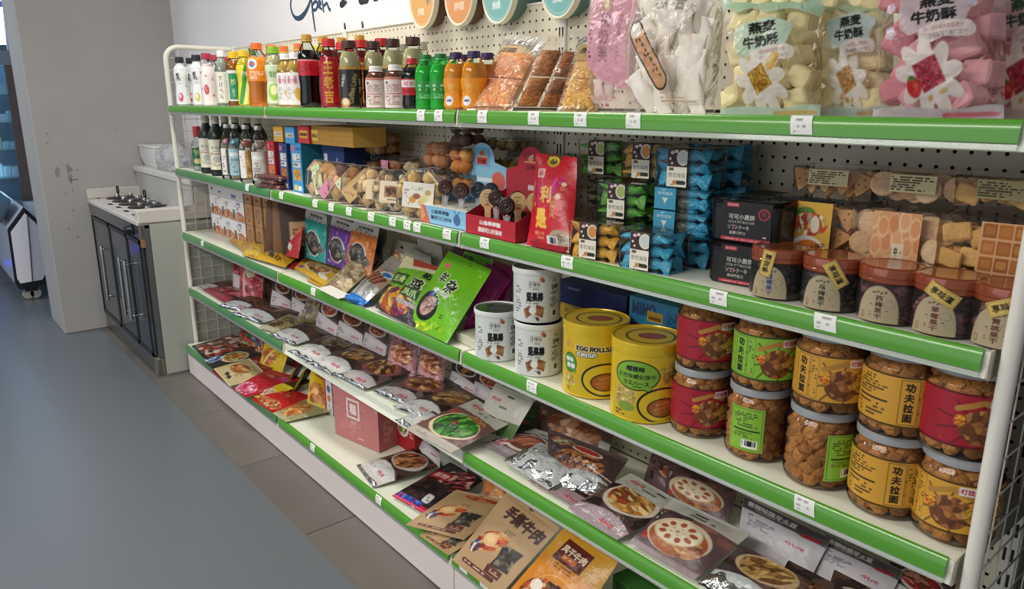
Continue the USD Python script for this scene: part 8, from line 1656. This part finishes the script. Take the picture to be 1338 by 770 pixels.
# ---------------------------------------------------------------- price tags in the rails
def tag_sheet(p, zk, w, yo, label, big):
    prof = [(-.0025, .0006), (-.0062, -.0038), (-.0088, -.0108), (-.0098, -.0198), (-.0100, -.0275 if big else -.0240)]
    x, z = p[0], ZS[zk]; t = thing('price_tag', label, 'price tag', (x, yo, z))
    pr = np.array(prof); s = np.concatenate([[0], np.cumsum(np.hypot(*np.diff(pr, axis=0).T))]); n = 14; q = np.linspace(0, s[-1], n)
    yy, zz = np.interp(q, s, pr[:, 0]) - .0006, np.interp(q, s, pr[:, 1]) + .0004
    a = Art(10, 7, 'e9e9e4').N(1.6, 4.6, 6.4, 1.4, 1, '3a3c3c', zk + 1).N(1.2, 2.2, 3.2, 1.2, 1, '6a6c6c', zk + 2).N(5.4, 2.2, 2.6, 1.2, 1, '5a5c5c', zk + 4).N(1.2, .5, 3, 1, 1, '8a8c8c', zk + 3)
    nu = 20; U, V = np.meshgrid(np.linspace(0, 1, nu), np.arange(n)); sk = .006
    g = Geo(np.stack([(U - .5) * w + sk * (V / n - .5), yy[V.astype(int)], zz[V.astype(int)]], -1).reshape(-1, 3), gridf(nu, n)[:, ::-1]); g.c, _ = a.at(U * 10, (1 - V / (n - 1)) * 7, .5)
    part(t, 'paper_slip', g, PAPER, True)


ORD = ('first', 'second', 'third', 'fourth', 'fifth', 'sixth', 'seventh', 'eighth', 'ninth', 'tenth', 'eleventh', 'twelfth', 'thirteenth', 'fourteenth')
for zk, nm, yo, tags in ((0, 'top', 0, [(2.2411, -0.0200, 1.3488), (2.3219, -0.0200, 1.3500), (2.5018, -0.0200, 1.3511), (2.6825, -0.0200, 1.3508), (2.8241, -0.0200, 1.3503), (2.9631, -0.0200, 1.3516), (3.2999, -0.0200, 1.3526)]),
                         (1, 'second', 0, [(0.9677, -0.0200, 1.0552), (1.3000, -0.0200, 1.0703), (1.5780, -0.0200, 1.0701), (1.6957, -0.0200, 1.0669), (1.8159, -0.0200, 1.0674), (1.9552, -0.0200, 1.0688), (2.0781, -0.0200, 1.0673), (2.1560, -0.0200, 1.0680), (2.2068, -0.0200, 1.0679), (2.3484, -0.0200, 1.0656), (2.5068, -0.0200, 1.0659), (2.7949, -0.0200, 1.0653), (3.1758, -0.0200, 1.0656), (3.3718, -0.0200, 1.0632)]),
                         (2, 'third', 0, [(0.3291, -0.0200, 0.7742), (1.5162, -0.0200, 0.7384), (2.6849, -0.0200, 0.7557), (3.3720, -0.0200, 0.7335)]),
                         (4, 'bottom', -.046, [(1.5228, -0.0660, 0.1712), (2.0031, -0.0660, 0.1739), (2.4622, -0.0660, 0.1487), (2.5548, -0.0660, 0.1503)])):
    for i, p in enumerate(tags):
        tag_sheet(p, zk, .036, yo, f'white paper price tag on the {nm} green rail, {ORD[i]} from the left', zk == 0)

# ---------------------------------------------------------------- cooker counter between the pillar and the shelves
struct('floor', box(-7, -1.17, -0.2225, 0.40, -0.05, 0.0), mat('686e74', 0.30, var=0.30, vscale=330.0, bump=0.06, bscale=300.0))
steel = mat('8f9296', .28, .9, var=.06, vscale=20)
stone = mat('d0cbc4', .5, var=.03, vscale=12)
ck = thing('cooker_counter', 'stainless steel cooker counter with three doors beside the grey pillar', 'counter', (0, 0, 0))
xa, xb = -1.165, -.034
part(ck, 'body', box(xa, xb, -.170, .39, .10, .775), mat('6c6f73', .45, .6), False)
part(ck, 'apron', box(xa, xb, -.192, -.170, .722, .79, .003), steel, False)
part(ck, 'worktop', box(xa, xb, -.2, .10, .79, .815, .004), stone, False)
part(ck, 'curb', box(xa, xa + .03, -.2, .10, .8152, .875, .004), stone, False)
part(ck, 'curb', box(xb - .045, xb + .012, -.195, .36, .80, .868, .006), stone, False)
part(ck, 'splash_back', box(xa, xb - .05, .09, .105, .8152, .968), mat('b7b3ae', .7), False)
part(ck, 'ledge', box(xa, xb, .075, .398, .968, 1.0, .004), mat('d2cecb', .5), False)
part(ck, 'ledge_end', box(xb - .012, xb - .001, .09, .396, .8685, .968), stone, False)
part(ck, 'kick_plate', box(xa, xb, -.185, -.165, .012, .094, .002), steel, False)
part(ck, 'wood_strip', box(xb - .05, xb - .002, -.188, -.165, .68, .79), mat('8a6a44', .6, var=.2), False)
glass = mat('565c62', .12, .75)
ds = [xa + .01, -.72, -.33, xb - .02]
for k in range(3):
    d = part(ck, 'door', box(ds[k] + .006, ds[k + 1] - .006, -.19, -.172, .11, .712, .003), mat('5e6368', .16, .7), False)
    part(d, 'door_frame', cat([box(ds[k] + .004, ds[k + 1] - .004, -.194, -.189, z0, z1) for z0, z1 in ((.106, .128), (.694, .716))] + [box(x0, x0 + .014, -.194, -.189, .106, .716) for x0 in (ds[k] + .004, ds[k + 1] - .018)]), mat('2c2e32', .35, .4), False)
    hx = ds[k + 1] - .07 if k != 2 else ds[k] + .05
    for h_ in ((hx,) if k else (hx - .02,)):
        part(d, 'handle', cat([tube([(h_, -.225, .26), (h_, -.225, .42), (h_, -.225, .58)], .009, 10), tube([(h_, -.19, .28), (h_, -.226, .28)], .006, 8), tube([(h_, -.19, .56), (h_, -.226, .56)], .006, 8)]), mat('c8cacc', .15, 1.0), True, kind=None)
kn = part(ck, 'knob', lathe([(.028, 0), (.028, .006), (.022, .01), (.020, .03), (.016, .034), (0, .034)], 24).move((0, 0, 0), 0, math.pi / 2).move((-.16, -.193, .757)), mat('17181a', .35), 40)
part(kn, 'pointer', box(-.163, -.157, -.232, -.226, .74, .774), mat('2a2b2d', .4), False)
part(ck, 'foot', box(xb - .05, xb - .004, -.19, -.14, 0, .10, .003), mat('9a8f7c', .3, .7), False)
sp_ = thing('end_board', 'pale grey-green board closing the counter end beside the wire panel', 'panel', (0, 0, 0))
part(sp_, 'board', box(-.0285, -.0195, -.145, .395, 0, .795, .001), mat('a9aca4', .55, var=.03), False)
part(sp_, 'bottom_trim', box(-.0193, -.0185, -.144, .39, .0, .012), mat('6a6a66', .6), False)
lidm, chrome = mat('1d1b1a', .35), mat('d0d2d4', .12, 1.0)
LID = [(-1.1215, -0.0518, 0.8200), (-0.8927, -0.0571, 0.8200), (-0.7213, -0.0604, 0.8200), (-0.5520, -0.0537, 0.8200), (-0.3663, -0.0616, 0.8200), (-1.1302, 0.1245, 0.8200), (-0.9317, 0.1260, 0.8200), (-0.7481, 0.1239, 0.8200), (-0.5467, 0.1056, 0.8200), (-0.8876, 0.2417, 0.8200), (-0.6646, 0.2286, 0.8200)]
LW = ('front row, first from the pillar', 'front row, second from the pillar', 'front row, third from the pillar, with a tan strip', 'front row, fourth from the pillar', 'front row, last before the curb', 'back row, first from the pillar', 'back row, second from the pillar', 'back row, third from the pillar, beside the loop handle', 'back row, fourth from the pillar', 'behind the wire panel, left one', 'behind the wire panel, right one')
for k, p in enumerate(LID):
    x_, y_ = min(max(p[0], xa + .1), xb - .115), min(p[1], .02)
    t = thing('pan_lid', 'round black cooker lid, ' + LW[k], 'lid', (x_, y_, .8155))
    part(t, 'lid_plate', lathe([(.062, 0), (.064, .003), (.06, .006), (.03, .011), (.0, .013)], 32), lidm if k != 2 else mat('3a2c1c', .4), 40)
    part(t, 'chrome_knob', lathe([(.012, .010), (.012, .02), (.015, .022), (.014, .026), (0, .027)], 20), chrome, 40)
    if k in (0, 7): part(t, 'loop_handle', tube([(.02 + .022 * math.sin(a), 0, .03 + .024 * (1 - math.cos(a))) for a in np.linspace(-2.6, 2.6, 16)], .004, 8), lidm, True)
for k, (p, nm) in enumerate((((-1.1455, -0.1440, 0.8155), 'first'), ((-0.7956, -0.1517, 0.8155), 'second'), ((-0.6278, -0.1454, 0.8155), 'third'), ((-0.4406, -0.1499, 0.8155), 'fourth'), ((-0.2634, -0.1510, 0.8155), 'fifth'))):
    t = thing('label_card', f'small dark label card on the front edge of the cooker top, {nm} from the pillar', 'label card', (p[0], p[1], .8152), 0)
    part(t, 'card', box(-.028, .028, -.010, .010, 0, .002), mat('2a2826', .5), False)
fb = (-1.2042, 0.1600, 1.0080)
t = thing('foam_box', 'white foam box standing on the ledge above the cooker', 'box', (-.99, .20, 1.001))
part(t, 'box_body', loft([np.array([(x * k, y * k, z) for x, y in rrect(.33, .16, .012, 3)]) for z, k in ((0, .80), (.05, .98), (.112, 1.0))]), mat('d9d6d4', .7), 40)
part(t, 'lid', box(-.168, .168, -.083, .083, .1125, .126, .005), mat('dedbd9', .7), False)
t = thing('plastic_bag', 'crumpled translucent grey plastic bag hanging over the foam box', 'plastic bag', (-.66, .175, 1.001))
from meshkit import fbm as _fbm
m_ = trimesh.creation.icosphere(4, 1.0); v_ = np.array(m_.vertices); v_ = v_ * (0.75 + .6 * _fbm(v_ * 3.2 + 4, 3, 5))[:, None] * [.17, .07, .085] + [0, 0, .065]; v_[:, 2] = np.maximum(v_[:, 2], .0005)
part(t, 'film', Geo(v_, np.array(m_.faces)), clearmat('dfe4e8', .2, haze=.45, bump=.6, bscale=40), True)

# ---------------------------------------------------------------- freezer and display fridge beyond the pillar
fx = -2.2
O = [(-2.2000, -0.5265, 0.5258), (-2.2000, -0.4346, 0.6394), (-2.2000, -0.4124, 0.6694), (-2.2000, -0.3467, 0.5829), (-2.2000, -0.3273, 0.5212), (-2.2000, -0.3342, 0.1556), (-2.2000, -0.3642, 0.1093), (-2.2000, -0.5189, 0.1000), (-2.2000, -0.5358, 0.1414)]
yz = np.array([(p[1], p[2]) for p in O]); c_ = yz.mean(0)
fz = thing('chest_freezer', 'wheeled white chest freezer with black-edged end panel, beyond the grey pillar', 'freezer', (0, 0, 0))
part(fz, 'body', extr(yz, 1.3, 'x', fx - 1.32), mat('b4bac6', .35), False)
part(fz, 'black_border', extr(yz, .02, 'x', fx - .02), mat('191d26', .35), False)
inn = c_ + (yz - c_) * .86
cr = [(-2.2000, -0.4205, 0.6114)[1:], (-2.2000, -0.4309, 0.1364)[1:]]
L_ = [inn[0], inn[1], inn[2]] ; mid_t, mid_b = (inn[2] + inn[3]) / 2 * .5 + inn[2] * .5, inn[7] * .45 + inn[6] * .55
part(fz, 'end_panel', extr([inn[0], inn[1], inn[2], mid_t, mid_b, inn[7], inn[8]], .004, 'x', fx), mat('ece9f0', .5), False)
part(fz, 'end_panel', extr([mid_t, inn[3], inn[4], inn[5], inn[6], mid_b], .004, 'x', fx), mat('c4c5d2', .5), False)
part(fz, 'crease_strip', tube([(fx + .004, *mid_t), (fx + .006, *((mid_t + mid_b) / 2)), (fx + .004, *mid_b)], .005, 6), mat('6a6c78', .4), True)
part(fz, 'sloping_glass', extr([yz[0] + [-.02, .03], yz[1] + [-.04, .06], yz[1] + [-.035, .075], yz[0] + [-.03, .05]], 1.2, 'x', fx - 1.3), mat('4f6a78', .08, .5), False)
for y_ in (yz[7, 0] + .06, yz[6, 0] - .05):
    w = part(fz, 'caster', lathe([(0, -.012), (.034, -.012), (.038, -.006), (.038, .006), (.034, .012), (0, .012)], 20).move((0, 0, 0), 0, 0, math.pi / 2).move((fx - .09, y_, .038)), mat('b5b0a6', .5), 40)
    part(w, 'fork', box(fx - .11, fx - .07, y_ - .018, y_ + .018, .06, .125), mat('2a2c30', .4), False)
t = thing('service_counter', 'white counter with a blue square sticker and black base, behind the freezer', 'counter', (0, 0, 0))
q0, q1 = (-2.9000, -0.2609, 0.4970), (-2.9000, -0.1803, 0.1622)
part(t, 'front', box(-3.22, -2.9, -.30, .35, .14, (-2.9000, -0.2115, 0.5949)[2]), mat('ccd4ea', .4), False)
part(t, 'base', box(-3.2, -2.92, -.29, .34, 0, .14), mat('1c2030', .5), False)
s0 = (-2.8950, -0.2161, 0.4508); part(t, 'blue_sticker', box(-2.8995, -2.896, s0[1] - .03, s0[1] + .03, s0[2] - .055, s0[2] + .03), mat('3c58b0', .5), False)
part(t, 'trim_line', box(-2.8995, -2.897, -.29, .34, .20, .207), mat('3a4458', .5), False)
t = thing('led_strip', 'blue glowing light strip under the counter at the far left', 'light', (0, 0, 0))
part(t, 'tube', box(-2.86, -2.84, -1.4, -.57, .16, .20, .004), mat('2a3cff', .4, emit=1.3), False)
fr = thing('display_fridge', 'tall glass display fridge with a brown-grey door frame at the far left', 'fridge', (0, 0, 0))
fm, bl = mat('6f6a6a', .4, .4), mat('8fa2b4', .4)
X3 = -3.3
def quad3(px4, d, m, nm, par=None):
    part(par or fr, nm, extr([p[1:] for p in px4], d, 'x', px4[0][0] - d), m, False)
quad3([(-3.3000, -0.4740, 1.7562), (-3.3000, -0.1457, 1.7705), (-3.3000, -0.1610, 1.6602), (-3.3000, -0.4898, 1.6497)], .08, mat('8d98a8', .35, .3), 'top_rail')
quad3([(-3.3000, -0.2631, 1.6569), (-3.3000, -0.1919, 1.6592), (-3.3000, -0.2032, 0.5901), (-3.3000, -0.2881, 0.5969)], .05, mat('6c605c', .4, .3), 'door_frame')
quad3([(-3.3000, -0.1960, 1.6301), (-3.3000, -0.1703, 1.6309), (-3.3000, -0.1710, 0.5876), (-3.3000, -0.2032, 0.5901)], .05, mat('2c3038', .3, .5), 'door_edge')
quad3([(-3.3000, -0.1743, 1.6017), (-3.3000, -0.1485, 1.6024), (-3.3000, -0.1426, 1.0345), (-3.3000, -0.1638, 1.0352)], .03, mat('c0c6d0', .15, 1.0), 'handle')
quad3([(-3.8000, -0.5501, 1.6648), (-3.8000, -0.0188, 1.6818), (-3.8000, -0.0611, 0.5286), (-3.8000, -0.7141, 0.5809)], .03, mat('8fb0c4', .6), 'back_panel')
quad3([(-3.3300, -0.4882, 1.6451), (-3.3300, -0.2503, 1.6526), (-3.3300, -0.2742, 0.5928), (-3.3300, -0.6402, 0.6221)], .004, clearmat('c8dce8', .05, haze=.04), 'glass_pane')
rg = np.random.RandomState(9)
for k, v in enumerate((124, 160, 196, 232)):
    a, b = {124: ((-3.7000, -0.4912, 1.4314), (-3.7000, -0.1650, 1.4341)), 160: ((-3.7000, -0.5236, 1.2137), (-3.7000, -0.1746, 1.2088)), 196: ((-3.7000, -0.5563, 0.9936), (-3.7000, -0.1844, 0.9797)), 232: ((-3.7000, -0.5894, 0.7708), (-3.7000, -0.1944, 0.7469))}[v]
    part(fr, 'shelf', box(-3.78, -3.42, a[1], b[1], a[2] - .012, a[2]), mat('9cb0bc', .3, .3), False)
    n_ = 7
    for j in range(n_):
        y_ = a[1] + (j + .5) * (b[1] - a[1]) / n_; h_ = rg.uniform(.06, .12)
        tt = thing('fridge_pack', f'pale blue-lit pack on fridge shelf {("one", "two", "three", "four")[k]} from the top, {ORD[j]} from the left', 'pack', (-3.55, y_, a[2] + .0005), 0, None)
        part(tt, 'wrapper', box(-.05, .05, -.03, .03, 0, h_, .008), mat(('b8d0d8', '9cc0c8', 'd0dce0', 'a8b890')[rg.randint(4)], .5), False)
fl_ = part(fr, 'light_tube', box(-3.44, -3.41, -.47, -.44, .65, 1.62, .004), mat('e8f4ff', .4, emit=11.0), False)
t = thing('light_box', 'bright white light box with lilac flower pattern at the top left corner', 'light box', (0, 0, 0))
lb = [(-3.5000, -0.4483, 2.4652), (-3.5000, -0.0485, 2.5119), (-3.5000, -0.1023, 1.8292), (-3.5000, -0.5478, 1.8078)]
part(t, 'lit_panel', extr([p[1:] for p in lb], .03, 'x', -3.53), mat('dfe8ff', .5, emit=3.0), False)
for k in range(26):
    y_ = rg.uniform(min(p[1] for p in lb), max(p[1] for p in lb) - .02); z_ = rg.uniform(lb[3][2] + .08, lb[3][2] + .5)
    part(t, 'flower_print', stain(0, 0, .02, .035, '8a8ad0').move((1.17 - 3.499, y_, z_)), printmat(.6), False)
part(t, 'frame_post', tube([(-3.4500, -0.1536, 2.3821), (-3.4500, -0.1818, 2.0417), (-3.4500, -0.1956, 1.7638)], .02, 8), mat('9aa0b0', .4), True)
